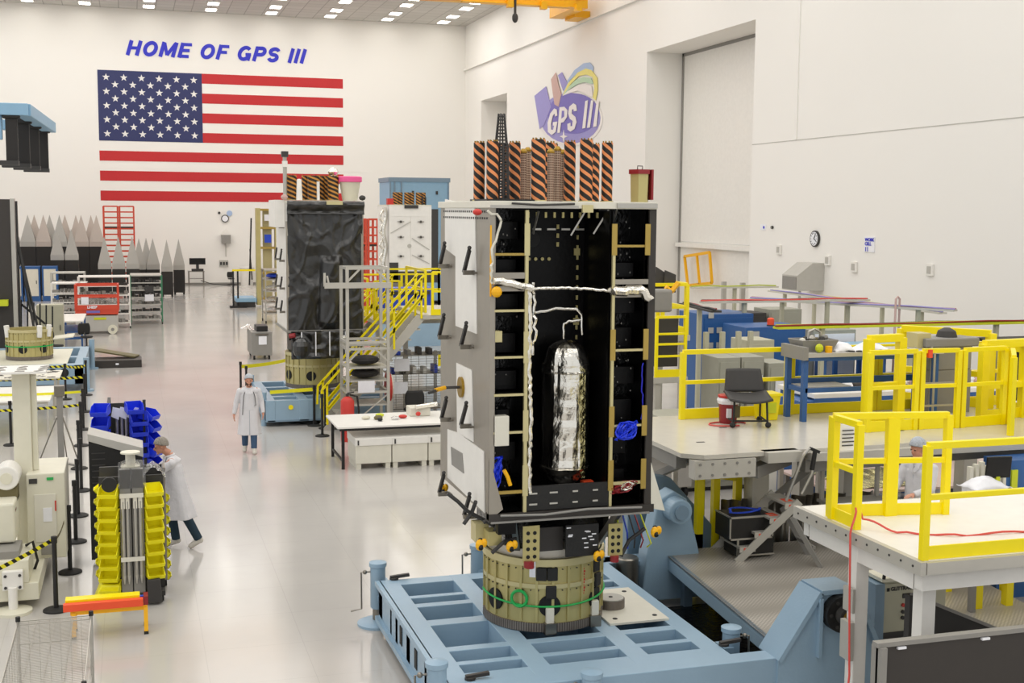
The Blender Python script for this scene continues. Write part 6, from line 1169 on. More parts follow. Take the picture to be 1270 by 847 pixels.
for z in (.95, .8): MB().box((8.5, 9.6, Zf+z), (8.54, 9.7, Zf+z+.14)).build('orange_tie', 'orange', t)
tag(MB().box((7.06, 11.28, Zf+.72), (7.28, 11.3, Zf+1.0)).build('rail_notice', 'paper'), 'white printed notice on the yellow rail at the platform corner', 'notice')
nt_ = bpy.data.objects['rail_notice']
for k in range(5): MB().box((7.09, 11.27, Zf+.77+.04*k), (7.22+.02*(k % 2), 11.28, Zf+.78+.04*k)).build('print_line', 'charcoal', nt_)
pts = [(11.9, 10.2, Zf+.012), (10.5, 10.22, Zf+.012), (9.4, 10.3, Zf+.012), (8.6, 10.24, Zf+.012), (7.8, 10.3, Zf+.012), (7.3, 10.55, Zf+.02), (7.05, 10.78, Zf+.12), (7.0, 10.85, Zf+.3), (6.95, 10.75, Zf+.2), (6.86, 10.7, Zf), (6.82, 10.6, 1.4), (6.78, 10.5, .8), (6.6, 10.3, .3), (6.5, 10.1, .02)]
pp = []
for i in range(len(pts)-1):
    for k in range(6): pp.append(V(pts[i]).lerp(V(pts[i+1]), k/6)+V((0, 0, .012*math.sin(i*2+k))))
tag(MB().tube(pp, .011).build('red_air_hose', 'redcord', smooth=True), 'red air hose crossing the white deck and hanging down its column', 'hose')
# folding ladder with orange treads marks
t = thing('platform_ladder', 'aluminium platform ladder with orange marked treads on the checker plate', 'ladder', (8, 13.4, .7)); A_, B_ = V((7.72, 14.0, .64)), V((7.86, 12.6, 2.2))
A_ = aZ(914, 697, .68); B_ = aY(992, 622, A_.y-.25); w_ = V((-.05, .62, 0))
for o_ in (V((0, 0, 0)), w_): MB().bar(A_+o_, B_+o_, .035, .1).build('stringer', 'alupaint', t)
for k, f in enumerate((.18, .42, .66, .9)):
    p = A_.lerp(B_, f)+V((0, .02, .03)); g = MB().box((p.x-.12, p.y, p.z), (p.x+.12, p.y+.58, p.z+.03)).box((p.x-.12, p.y-.005, p.z-.05), (p.x+.12, p.y+.01, p.z+.03)).build('tread', 'alupaint', t); MB().box((p.x-.06, p.y-.012, p.z-.035), (p.x+.06, p.y-.006, p.z+.01)).box((p.x-.06, p.y+.1, p.z+.03), (p.x+.06, p.y+.25, p.z+.034)).build('orange_mark', 'orange', g)
C_ = aZ(1018, 704, .66); 
for o_ in (V((0, 0, 0)), V((.12, .5, 0))): MB().bar(C_+o_, V((B_.x-.1, C_.y+.25, B_.z-.2))+o_, .05, .06).build('rear_leg', 'grey', t)
MB().bar(C_.lerp(V((B_.x, C_.y+.25, B_.z)), .3), C_.lerp(V((B_.x, C_.y+.25, B_.z)), .3)+V((.04, .5, 0)), .04).build('rear_rung', 'grey', t)
T_ = aY(1003, 556, B_.y); b = MB().tube([B_+V((-.15, .1, 0)), T_+V((-.08, 0, -.1)), T_, T_+V((.1, 0, -.04)), T_+V((.06, 0, -.35)), B_+V((.02, 0, .1))], .022); b.build('handrail', 'alu', t, smooth=True); MB().bar(T_+V((.02, 0, .0)), T_+V((.16, 0, -.06)), .05, .04).bar(T_+V((.1, 0, -.04)), T_+V((.06, 0, -.3)), .045).build('black_grip', 'rubber', t)
# flight cases with blue cable coil
t = thing('flight_case', 'black flight case carrying a coil of blue cable', 'case', (8.0, 15.1, .95)); MB().box((7.66, 14.85, .98), (8.3, 15.3, 1.3)).build('body', 'black', t); b = MB()
for z in (.98, 1.28): b.box((7.65, 14.84, z), (8.31, 14.86, z+.025))
for x in (7.65, 8.29): b.box((x, 14.84, .98), (x+.02, 14.86, 1.3))
b.box((7.65, 14.84, 1.29), (7.67, 15.3, 1.31)).build('metal_edge', 'alu', t)
t = thing('flight_case', 'lower black flight case standing on the checker plate', 'case', (8.05, 15.1, .73)); MB().box((7.8, 14.9, .735), (8.35, 15.3, .975)).build('body', 'black', t); MB().box((7.79, 14.89, .735), (7.82, 14.9, .975)).box((7.79, 14.89, .735), (8.36, 14.9, .755)).build('metal_edge', 'alu', t)
tag(MB().tube([(7.98+.2*math.cos(a)*(1+.04*(i % 5)), 15.05+.13*math.sin(a), 1.315+.006*(i % 9)) for i, a in enumerate([k*.35 for k in range(60)])], .012).build('cable_coil', 'blue', smooth=True), 'coil of blue cable on the upper flight case', 'cable')
# wrapped grey curtain panels behind
for k, (xa, xb) in enumerate(((8.0, 8.5), (8.55, 9.1), (9.15, 9.75), (9.8, 10.5))):
    o = MB().sheet(lambda u, v: V((xa+(xb-xa)*u, 15.8+.05*math.sin(u*9+k)+.04*math.sin(u*21), .02+1.28*v)), 20, 2).build('grey_drape', 'steel', smooth=True, solid=.008)
    tag(o, 'hanging grey plastic drape under the mid platform, '+ORD[k]+' from the flight cases', 'drape', 'grey drapes under the mid platform')
t = thing('step_stool', 'steel two level stand under the mid platform beside the ladder top', 'stand', (9.75, 15.2, .73)); MB().box((9.3, 15.0, 1.85), (10.3, 15.4, 1.9)).build('top', 'steel', t); MB().box((9.3, 15.0, 1.3), (10.3, 15.4, 1.34)).build('shelf', 'alupaint', t)
for x in (9.35, 10.25):
    for y in (15.05, 15.35): MB().box((x-.025, y-.025, .735), (x+.025, y+.025, 1.85)).build('leg', 'alupaint', t)
t = thing('equipment_trolley', 'grey equipment trolley on casters seen under the mid platform', 'trolley', (9.6, 22, 0)); MB().box((9.1, 21.2, .2), (10.1, 22.3, .95)).build('body', 'lightgrey', t, bevel=.02); MB().box((9.0, 21.0, .95), (10.2, 22.4, 1.0)).build('top', 'cream', t)
for x in (9.2, 10.0):
    for y in (21.3, 22.2): MB().cyl((x-.03, y, .1), (x+.03, y, .1), .1, 12).build('caster', 'rubber', t)
tag(MB().box((9.35, 21.4, 1.0), (9.8, 21.8, 1.03)).build('green_pad', 'green'), 'small green pad on the grey equipment trolley', 'pad')
for x, y in ((8.9, 20.6), (9.9, 20.4)): tag(MB().box((x-.05, y-.05, 0), (x+.05, y+.05, 1.25)).build('blue_post', 'deskblue'), 'blue square post standing behind the platform columns', 'post', 'blue posts under the mid platform')
t = thing('foil_table', 'long low table with pale film and yellow foil beyond the platform columns', 'table', (14, 22, 0)); MB().box((11.4, 18.2, .62), (16.5, 20.2, .66)).build('tabletop', 'pinkfilm', t); MB().sheet(lambda u, v: V((11.8+1.6*u, 18.4+1.4*v, .67+.08*abs(noise.noise(V((u*6, v*6, 1)))))), 20, 16).build('yellow_foil', 'foilgold', t, solid=.004)
for x in (11.5, 13.8, 16.4):
    for y in (18.3, 20.1): MB().box((x-.04, y-.04, 0), (x+.04, y+.04, .62)).build('leg', 'grey', t)
MB().box((11.4, 18.15, .3), (16.5, 18.2, .4)).build('dark_rail', 'darkpanel', t)
# white tray desk where the capped technician works
t = thing('tray_desk', 'white desk with low white edge boxes in front of the seated technician', 'desk', (11.2, 14.0, .72)); MB().box((9.6, 13.1, 1.5), (13.2, 14.3, 1.53)).build('desktop', 'white', t)
for x0_, x1_ in ((9.6, 10.75), (10.8, 11.5), (11.55, 12.3), (12.35, 13.2)): MB().box((x0_, 13.55, 1.535), (x1_, 13.6, 1.72)).build('edge_box', 'offwhite', t, bevel=.006)
for x in (9.7, 13.1):
    for y in (13.15, 14.2): MB().box((x-.03, y-.03, .6 if x < 10 else 0), (x+.03, y+.03, 1.5)).build('leg', 'alupaint', t)
for k in range(3): MB().box((10.3+k*.9, 13.12, 1.531), (10.31+k*.9, 13.54, 1.534)).build('joint_line', 'grey', t)
tag(MB().sheet(lambda u, v: V((10.7+.6*u, 13.75+.4*v, 1.74+.14*math.sin(u*PI)*math.sin(v*PI)+.03*noise.noise(V((u*6, v*6, 1))))), 12, 10).build('white_sheet', 'paper', smooth=True, solid=.01), 'crumpled white sheet beside the capped technician', 'sheet')
MBx = MB().box((10.75, 13.8, 1.535), (11.25, 14.1, 1.73)); tag(MBx.build('paper_stack', 'paper'), 'stack of white paper under the crumpled sheet', 'paper')
t = thing('monitor', 'small black monitor on the white tray desk', 'monitor', (11.15, 13.9, 1.53)); MB().cb((11.2, 13.95, 1.84), .37, .03, .3, -.1, .1).build('screen', 'screen', t, bevel=.008); MB().box((11.17, 13.93, 1.53), (11.23, 13.99, 1.86)).build('stand', 'lime', t)
for k in range(7): tag(MB().box((10.95+.09*k, 14.19, 1.531), (11.0+.09*k, 14.27, 1.95+.03*(k % 3))).build('white_tube', 'offwhite'), 'slim white upright tube behind the small black monitor', 'tube', 'white tubes behind the monitor')
t = thing('blue_cabinet', 'dark blue cabinet behind the yellow rail at the picture edge', 'cabinet', (12.1, 14.4, 0)); MB().box((11.55, 14.3, .0), (13.3, 14.7, 1.98)).build('body', 'cabblue', t); MB().box((11.7, 14.27, 1.6), (11.8, 14.3, 1.85)).build('yellow_label', 'lime', t); MB().box((12.2, 14.26, 1.4), (12.8, 14.3, 1.75)).build('white_panel', 'offwhite', t)
# switchgear box and dark screens at the near corner
t = thing('control_box', 'beige electrical control box with round buttons beside the near tower', 'control box', (8.4, 12.2, 0)); MB().box((8.02, 11.95, .0), (8.14, 12.3, 1.2)).build('blue_side', 'dollydark', t); MB().box((8.14, 12.0, .6), (9.0, 12.3, 1.22)).build('body', 'beige', t, bevel=.008); MB().box((8.16, 11.985, .62), (8.9, 12.0, 1.18)).build('door', 'beige', t); MB().box((8.1, 11.95, 1.22), (9.0, 12.3, 1.26)).build('top_rail', 'cream', t)
text('lettering', 'GLITTRACKER', 'charcoal', (8.24, 11.98, 1.1), (1, 0, 0), (0, 0, 1), .06, t, .002, .002); MB().box((8.19, 11.98, 1.095), (8.225, 11.984, 1.135)).build('mark', 'hole', t); MB().box((8.4, 11.975, 1.0), (8.52, 11.985, 1.055)).build('display', 'screen', t)
for k, (x, z, m_) in enumerate(((8.41, .92, 'red'), (8.5, .92, 'charcoal'), (8.41, .84, 'charcoal'), (8.5, .84, 'red'), (8.41, .77, 'charcoal'), (8.5, .77, 'red'))): MB().cyl((x, 11.965, z), (x, 11.985, z), .022, 12).build('button', m_, t)
MB().cyl((8.72, 11.965, .99), (8.72, 11.985, .99), .04, 16).build('rotary_switch', 'charcoal', t); MB().box((8.14, 12.0, 0), (9.0, 12.3, .6)).build('plinth', 'charcoal', t); MB().tube([(8.12, 11.95, 1.26), (8.12, 11.93, 1.36), (8.2, 11.93, 1.36)], .02).tube([(8.6, 11.95, 1.27), (8.62, 11.93, 1.33), (8.9, 11.9, 1.3)], .025).build('bracket', 'charcoal', t)
t = thing('dark_screen', 'dark grey screen panel along the near edge below the platform', 'screen', (6.8, 8.9, 0)); MB().box((6.02, 8.9, .2), (8.6, 8.93, 1.72)).build('sheet', 'darkpanel', t); MB().box((6.0, 8.88, 1.72), (8.6, 8.96, 1.76)).build('top_rail', 'grey', t)
for x in (6.05, 8.55): MB().box((x-.03, 8.85, 0), (x+.03, 9.0, 1.72)).build('post', 'grey', t)
for x in (6.2, 7.05): MB().box((x, 8.87, 1.69), (x+.08, 8.9, 1.71)).build('clip', 'paper', t)
t = thing('dark_screen', 'slanting dark grey screen panel behind the near one', 'screen', (7.6, 10.2, 0)); MB().prism([(7.28, 10.25, .1), (8.5, 9.9, .1), (8.5, 9.9, 1.15), (7.28, 10.25, 1.66)], (.0, .03, 0)).build('sheet', 'charcoal', t); MB().bar((7.28, 10.25, 1.67), (8.5, 9.9, 1.16), .03).build('top_rail', 'grey', t); MB().bar((7.7, 10.1, 1.25), (8.2, 9.95, 1.05), .04).build('handle', 'grey', t)
MB().box((7.25, 10.22, 0), (7.31, 10.3, 1.66)).build('post', 'charcoal', t)
t = thing('yellow_stand', 'yellow steel frame stand under the front platform', 'stand', (10.3, 12.9, 0))
for x in (9.9, 10.35, 10.8, 11.3):
    for y in (12.6, 13.2): MB().box((x-.05, y-.05, 0), (x+.05, y+.05, 1.35)).build('post', 'yellow', t)
for z in (.9, 1.3): MB().bar((9.9, 12.6, z), (11.3, 12.6, z), .05).bar((9.9, 13.2, z), (11.3, 13.2, z), .05).bar((9.9, 12.6, z), (9.9, 13.2, z), .05).build('cross_bar', 'yellow', t)
t = thing('grey_bracket_frame', 'small grey metal frame beside the control box', 'frame', (9.6, 12.7, 0)); MB().bar((9.3, 12.5, 1.25), (9.75, 12.5, 1.1), .07).bar((9.3, 12.5, .3), (9.3, 12.5, 1.25), .07).bar((9.75, 12.5, .3), (9.75, 12.5, 1.1), .07).build('bars', 'grey', t); MB().box((9.2, 12.45, .22), (9.85, 12.6, .3)).box((9.25, 12.5, 0), (9.35, 12.6, .22)).box((9.7, 12.5, 0), (9.8, 12.6, .22)).build('base', 'grey', t)
# ================================================================ right background
t = thing('yellow_work_stand', 'yellow railed work stand in front of the tall door recess', 'work stand', (10.9, 24, 0)); zs = 2.0
MB().box((10.2, 23.4, zs-.12), (11.0, 24.6, zs)).box((10.6, 24.6, 2.62), (11.6, 26.2, 2.74)).build('deck', 'alupaint', t)
for x, y in ((10.35, 23.5), (10.95, 23.5), (11.5, 24.8), (11.5, 26.0), (10.35, 24.5)): MB().box((x-.06, y-.06, 0), (x+.06, y+.06, zs-.12 if y < 24.6 else 2.62)).build('column', 'alupaint', t)
gate('rail_panel', t, (10.3, 23.45), (10.95, 23.45), zs, 1.25, .06, .16, (.35, .72, .55)); gate('rail_panel', t, (10.7, 24.7), (11.55, 24.7), 2.74, 1.1, .08, .16); gate('rail_panel', t, (11.58, 24.8), (11.58, 26.05), 2.74, 1.1, .08, .16); gate('rail_panel', t, (10.7, 26.15), (11.5, 26.15), 2.74, 1.1, .08, .16)
MB().box((10.35, 23.6, zs+.2), (10.85, 23.7, zs+1.2)).build('dark_boards', 'charcoal', t)
tag(MB().prism([(11.0, 24.75, 3.7), (11.3, 24.75, 3.66), (11.3, 24.75, 4.05), (11.05, 24.75, 4.15)], (0, .05, 0)).prism([(10.8, 24.8, 3.72), (11.05, 24.8, 3.68), (11.06, 24.8, 4.1), (10.86, 24.8, 4.22)], (0, .05, 0)).build('dark_boards', 'charcoal'), 'pair of dark boards propped on the yellow work stand rail', 'boards')
tag(MB().tube([(10.9, 24.4, 3.8), (11.05, 24.4, 3.72), (11.2, 24.4, 3.9)], .06).build('yellow_tool', 'amber'), 'yellow hand tool hanging on the work stand rail', 'tool')
tag(MB().box((10.4, 24.0, 3.3), (10.9, 24.4, 3.78)).build('grey_hood', 'grey', bevel=.05), 'rounded grey hood on the yellow work stand', 'hood')
t = thing('leaning_rail_gate', 'thin yellow double frame leaning against the tall door', 'frame', (25.6, 50, 2.3)); c_ = [aX(849, 318, 25.6), aX(880, 313, 25.6), aX(883, 351, 25.6), aX(853, 354, 25.6)]; b = MB()
for p, q in zip(c_, c_[1:]+c_[:1]): b.bar(p, q, .13, .1, (1, 0, 0))
b.bar((c_[0]+c_[1])/2, (c_[3]+c_[2])/2, .1, .1, (1, 0, 0)).build('bars', 'amber', t); MB().box((25.5, 49.0, 0), (25.7, 49.15, 2.35)).box((25.5, 50.8, 0), (25.7, 50.95, 2.3)).build('stand', 'lightgrey', t)
def cabinet(name, x0, x1, y0, y1, z, m, label, cat='cabinet', grp=None, door=None):
    t = thing(name, label, cat, ((x0+x1)/2, (y0+y1)/2, 0), group=grp); MB().box((x0, y0, .08), (x1, y1, z)).build('body', m, t, bevel=.01); MB().box((x0+.05, y0-.02, .2), (x1-.05, y0, z-.1)).build('door', door or m, t); MB().box((x0+.08, y0-.05, z*.5), (x0+.12, y0-.02, z*.6)).build('handle', 'steel', t)
    MB().box((x0+.03, y0+.05, 0), (x1-.03, y1-.05, .08)).build('plinth', 'charcoal', t); return t
t = cabinet('test_rack', 14.5, 16.0, 30, 31.5, 2.7, 'cabblue', 'tall blue test rack behind the grey cabinets', 'rack'); b = MB(); R.seed(9)
for k in range(26): b.box((14.65+.25*(k % 5), 29.95, .6+.4*(k//5)), (14.8+.25*(k % 5), 29.97, .75+.4*(k//5)))
b.build('instrument_fronts', 'lightgrey', t); 
t = cabinet('test_rack', 14.9, 16.6, 28.3, 29.6, 2.5, 'cabblue', 'blue test rack with an amber beacon on top', 'rack'); MB().box((14.95, 28.25, .7), (15.25, 28.3, 2.4)).build('instrument_fronts', 'lightgrey', t)
t = thing('beacon', 'amber beacon lamp on top of the blue test rack', 'lamp', (16.0, 28.8, 2.5)); MB().lathe((15.75, 28.6, 2.5), [(.1, 0), (.1, .03)], 14).build('base', 'charcoal', t); MB().lathe((15.75, 28.6, 2.53), [(.09, 0), (.09, .15), (.05, .18)], 14).build('dome', 'orange', t)
cabinet('test_rack', 17.2, 18.3, 33.5, 34.5, 2.4, 'charcoal', 'dark grey tall rack beyond the blue test racks', 'rack'); cabinet('test_rack', 18.4, 19.5, 33.5, 34.5, 2.5, 'greycab', 'pale grey tall rack beyond the blue test racks', 'rack')
for k, (x, l) in enumerate(((11.98, 'nearest the yellow work stand'), (12.55, 'with a white notice behind the rail post'), (13.2, 'with a white notice beside the blue bench'))): cabinet('grey_cabinet', x, x+.54, 24, 24.8, 2.3-.15*(k > 1), 'greycab', 'grey metal cabinet '+l)
cabinet('grey_cabinet', 13.4, 14.1, 25.4, 26.2, 2.5, 'beige', 'beige cabinet peeking over the grey cabinets')
for x, z, l in ((12.72, 1.45, 'white notice taped on the middle grey cabinet'), (13.35, 1.4, 'white notice taped on the grey cabinet beside the bench')): tag(MB().box((x, 23.93, z), (x+.3, 23.96, z+.45)).build('notice', 'paper'), l, 'notice')
cabinet('low_chest', 9.6, 11.6, 21.6, 22.5, 1.5, 'greycab', 'low grey chest with a white notice behind the open satellite', 'chest'); tag(MB().box((10.4, 21.52, .95), (10.8, 21.55, 1.35)).build('notice', 'paper'), 'white notice on the low grey chest', 'notice')
t = thing('film_table', 'low table covered in pale pink film beyond the mid platform rail', 'table', (10.4, 19.5, 0)); MB().box((8.4, 18.4, 1.72), (11.3, 19.9, 1.77)).build('tabletop', 'pinkfilm', t); MB().box((8.4, 18.38, 1.55), (11.3, 18.42, 1.72)).build('dark_edge', 'charcoal', t)
for x in (8.5, 11.2):
    for y in (18.5, 19.8): MB().box((x-.04, y-.04, 0), (x+.04, y+.04, 1.72)).build('leg', 'alupaint', t)
tag(MB().box((11.9, 20.4, 0), (12.7, 21.2, 1.9)).build('blue_case', 'deskblue', bevel=.02), 'plain blue upright case behind the waste bucket', 'case')
# long blue benches and wrapped hardware near the side wall
for k, (x0_, x1_, y0_, y1_, z, l) in enumerate(((15.9, 19.4, 26.3, 27.5, 2.05, 'long dark blue bench behind the grey tub'), (17.2, 21.4, 27.9, 28.9, 2.0, 'long blue topped bench nearest the side wall'), (12.2, 16.4, 20.4, 21.8, 2.02, 'blue shelf bench full of foil wrapped hardware'))):
    t = thing('long_bench', l, 'bench', ((x0_+x1_)/2, (y0_+y1_)/2, 0)); MB().box((x0_, y0_, z-.08), (x1_, y1_, z)).build('benchtop', 'lightblue' if k < 2 else 'white', t)
    for x in (x0_+.1, (x0_+x1_)/2, x1_-.1):
        for y in (y0_+.08, y1_-.08): MB().box((x-.05, y-.05, 0), (x+.05, y+.05, z-.08)).build('leg', 'cabblue', t)
    for zz in (.5, 1.1): MB().box((x0_+.05, y0_+.05, zz), (x1_-.05, y1_-.05, zz+.05)).build('shelf', 'cabblue' if k < 2 else 'alupaint', t)
    MB().box((x0_, y0_-.01, z-.2), (x1_, y0_+.02, z-.08)).build('apron', 'cabblue', t)
R.seed(21)
for k in range(16):
    x = 12.3+k*.25; tag(MB().ball((x+.05, 20.75, 2.12+.02*(k % 3)), .13, .12, .09, 8).build('wrapped_part', R.choice(('foil', 'foil', 'paper', 'darkpanel', 'logopink'))), 'foil or paper wrapped part on the blue shelf bench', 'wrapped part', 'wrapped parts on the shelf bench')
# cable trays on posts
def cable_tray(pts, z, label, mt='cable', mp='beige', cols=('redcord', 'charcoal', 'lime'), dz=0):
    t = thing('cable_tray', label, 'cable tray', (pts[0][0], pts[0][1], 0)); b = MB()
    P = [V((x, y, z+dz*i)) for i, (x, y) in enumerate(pts)]
    for p, q in zip(P, P[1:]): b.bar(p, q, .28, .05)
    b.build('tray', mt, t)
    for j, c_ in enumerate(cols): MB().tube([p.lerp(q, k/5)+V((.05*j-.05, .05*j-.05, .05+.015*math.sin(k*2+j))) for p, q in zip(P, P[1:]) for k in range(6)], .022).build('cable', c_, t, smooth=True)
    for p, q in zip(P, P[1:]):
        n = max(1, int((q-p).length/1.8))
        for k in range(n): r = p.lerp(q, (k+.5)/n); MB().box((r.x-.05, r.y-.05, 0), (r.x+.05, r.y+.05, r.z-.02)).build('post', mp, t)
    return t
cable_tray([(14.6, 30.3), (19.7, 30.3)], 3.0, 'cable tray with red and dark cables above the blue racks', cols=('redcord', 'charcoal'))
cable_tray([(14.1, 25.35), (21.3, 25.35)], 2.78, 'long cable tray with yellow cable running behind the grey tub', 'lime', cols=('darkred', 'lime', 'charcoal'))
cable_tray([(17.0, 36), (20.0, 36)], 3.02, 'short bare cable tray near the tall door recess', 'cable', cols=('greenyellow',))
cable_tray([(21.9, 29.9), (21.9, 39.8)], 2.62, 'farthest cable tray running alongside the side wall', 'cable', cols=('violet', 'logopink', 'lime'))
cable_tray([(17.5, 33.0), (20.9, 28.0)], 2.86, 'slanting cable tray with violet and pink cables', 'cable', cols=('violet', 'logopink', 'darkred'))
cable_tray([(13.6, 27.4), (13.9, 29.9)], 3.0, 'dark cable run bending down beside the yellow work stand', 'charcoal', cols=('charcoal', 'darkred'))
for x in (12.2, 12.6, 13.0, 13.3): tag(MB().box((x-.05, 25.0, 0), (x+.05, 25.1, 2.75)).build('grey_post', 'beige'), 'tall pale square post standing between cabinets and work stand', 'post', 'pale posts beside the work stand')
tag(MB().tube([(19.85, 29.2, 0.0), (19.87, 29.2, 3.1), (19.93, 29.2, 3.16), (19.99, 29.2, 3.1), (20.0, 29.2, 0.0)], .03).build('pink_hose_loop', 'logopink', smooth=True), 'pink hose loop standing above the cable trays', 'hose')
cabinet('grey_cabinet', 17.3, 18.6, 29.1, 29.7, 2.3, 'greycab', 'grey cabinet with yellow cables below the cable tray', door='paper')
cabinet('grey_cabinet', 19.6, 20.9, 23.6, 24.4, 2.25, 'charcoal', 'dark grey cabinet behind the tall yellow gate'); tag(MB().box((19.0, 23.4, 2.45), (21.2, 24.7, 2.52)).box((19.1, 23.6, 0), (19.2, 23.7, 2.45)).box((21.0, 23.6, 0), (21.1, 23.7, 2.45)).build('black_table', 'black'), 'black topped table above the dark grey cabinet', 'table')
# ================================================================ people
def rr(*k): return [V(p) for p in k]
def person(name, label, loc, rz, J, kind, tall=1.75, cap=True, beard=False, hair='hair', legs=True, hip_z=None, headtilt=0, headyaw=0):
    """J: joint positions in local metres, facing -y"""
    t = thing(name, label, 'person', loc, rz, local=True); g = lambda k: V(J[k])
    b = MB(); hd = g('head')
    M = Matrix.Rotation(headyaw, 3, 'Z')@Matrix.Rotation(headtilt, 3, 'X')
    H = lambda x, y, z: hd+M@V((x, y, z))
    # skull, jaw, nose, ears, neck
    def ell(c, r, n=16):
        k = MB().ball((0, 0, 0), *r, n=n); b.add([hd+M@(V(c)+p) for p in k.v], k.f)
    ell((0, .01, .03), (.075, .095, .095)); ell((0, -.025, -.04), (.056, .066, .07)); ell((0, -.1, -.012), (.014, .022, .026)); ell((0, -.082, -.06), (.026, .016, .009)); ell((0, -.075, -.095), (.026, .022, .02))
    for s in (-1, 1): ell((s*.078, .01, -.005), (.012, .02, .032), 10); ell((s*.032, -.078, .02), (.02, .014, .008), 10)
    b.cone(H(0, .02, -.07), g('neck'), .055, .06, 14).cone(g('neck'), g('chest'), .06, .1, 14)
    for s in ('l', 'r'):
        sh, el_, wr, ha = g('sh_'+s), g('el_'+s), g('wr_'+s), g('ha_'+s)
        b.cone(g('chest'), sh, .09, .06, 12).cone(sh, el_, .052, .042, 12).cone(el_, wr, .042, .027, 12).ball(el_, .043, n=10)
        d = (ha-wr).normalized(); up = V(J.get('up_'+s, (1 if s == 'l' else -1, 0, 0))); sd = d.cross(up).normalized(); nn = sd.cross(d)
        pc = wr+d*.05; b.cone(wr, pc, .026, .03, 10)
        for k in range(5): b.cone(wr+d*.01, wr+d*.09+sd*(.011*(k-2)*1.7), .018, .012, 8)
        for k, L in enumerate((.062, .074, .078, .07)):
            p0 = wr+d*.088+sd*((k-1.5)*.0205); p1 = p0+d*L*.5-nn*.008; p2 = p1+d*L*.45-nn*.028; b.cone(p0, p1, .0098, .009, 7).cone(p1, p2, .009, .0075, 7).ball(p1, .0092, n=6).ball(p2, .0076, n=6)
        p0 = wr+d*.03-sd*.025; p1 = p0+d*.035-sd*.025-nn*.01; p2 = p1+d*.03-sd*.004-nn*.012; b.cone(p0, p1, .014, .011, 7).cone(p1, p2, .011, .009, 7).ball(p1, .011, n=6).ball(p2, .009, n=6)
    b.cone(g('chest'), g('pelvis'), .12, .13, 16)
    if legs:
        for s in ('l', 'r'): b.cone(g('hp_'+s), g('kn_'+s), .08, .055, 12).cone(g('kn_'+s), g('an_'+s), .055, .038, 12).ball(g('kn_'+s), .056, n=10)
    body = b.build('body', 'skin', t, remesh=.0075)
    # eyes
    for s in (-1, 1): MB().ball(H(s*.031, -.086, .008), .0115, .008, .007, 8).build('eye', 'hole', t)
    # coat
    b = MB(); pel, ch = g('pelvis'), g('chest')
    b.cone(g('neck')-V((0, 0, .04)), ch+V((0, 0, .02)), .075, .15, 20)
    n = 10; hem = g('hem')
    for k in range(n):
        f0, f1 = k/n, (k+1)/n; r0, r1 = .165+.03*f0, .165+.03*f1; p0 = ch.lerp(pel, f0); p1 = ch.lerp(pel, f1); b.add(*ell2(p0, p1, r0*1.1, r1*1.1, .77))
    for k in range(n):
        f0, f1 = k/n, (k+1)/n; p0 = pel.lerp(hem, f0); p1 = pel.lerp(hem, f1); b.add(*ell2(p0, p1, .212+.045*f0, .212+.045*f1, .76+(.2*f1 if kind == 'lean' else 0), .008+.012*f1))
    b.ball(ch, .175, .125, .12, 14)
    for s in ('l', 'r'):
        sh, el_, wr = g('sh_'+s), g('el_'+s), g('wr_'+s); b.cone(ch+(sh-ch)*.4+V((0, 0, .02)), sh-V((0, 0, .03)), .105, .07, 14).ball(sh-V((0, 0, .03)), .074, n=12).cone(sh-V((0, 0, .03)), el_, .072, .06, 14).ball(el_, .06, n=12).cone(el_, wr, .06, .046, 14)
    b.build('lab_coat', 'coat', t, remesh=.012)
    fr = V((0, -1, 0)); top_ = ch+V((0, -.115, .07)); P = [top_, ch+V((0, -.135, -.05)), pel+V((0, -.148, .1)), pel+V((0, -.158, -.05)), hem+V((0, -.183, .01))]
    MB().tube(P, .008, 5).build('placket', 'placket', t, smooth=True)
    for sx in (-1, 1): MB().prism([g('neck')+V((sx*.02, -.085, -.05)), g('neck')+V((sx*.085, -.05, -.03)), ch+V((sx*.075, -.125, .04)), ch+V((sx*.01, -.142, -.02))], (0, -.012, 0)).build('lapel', 'coat', t)
    if kind == 'walk':
        for sx in (-1, 1): MB().tube([g('neck')+V((sx*.06, -.06, -.04)), ch+V((sx*.12, -.13, -.02)), pel+V((sx*.14, -.15, .1)), pel+V((sx*.13-.02, -.165, -.1 if sx < 0 else .1))], .008, 5).build('lanyard', 'charcoal', t, smooth=True)
    # collar
    MB().tube([g('neck')+V((math.cos(a)*.075, math.sin(a)*.07-.0, -.03+.02*math.sin(a))) for a in [k*PI/8 for k in range(17)]], .018, 6).build('collar', 'coat', t, smooth=True)
    if legs:
        for s in ('l', 'r'):
            hp, kn, an, to = g('hp_'+s), g('kn_'+s), g('an_'+s), g('to_'+s)
            MB().cone(hp, kn, .1, .078, 14).ball(kn, .078, n=12).cone(kn, an+V((0, 0, .02)), .078, .068, 14).build('trouser_leg', 'jeans' if kind != 'walk' else 'scrub', t, remesh=.012)
            dn = (to-an); dn.z = 0; dn = dn.normalized(); b = MB().ball(an+dn*.04-V((0, 0, an.z-to.z-.05)) if False else (an.lerp(to, .35)), .05, .05, .05, 10).cone(an, to, .055, .045, 12).ball(to, .05, .05, .042, 10).ball(an-dn*.03, .05, .05, .05, 10); b.build('shoe', 'shoe', t, remesh=.009)
    if beard:
        k = MB().ball((0, 0, 0), .06, .058, .058, n=14); MB().add([hd+M@(V((0, -.034, -.068))+p) for p in k.v], k.f).build('beard', 'beard', t, smooth=True)
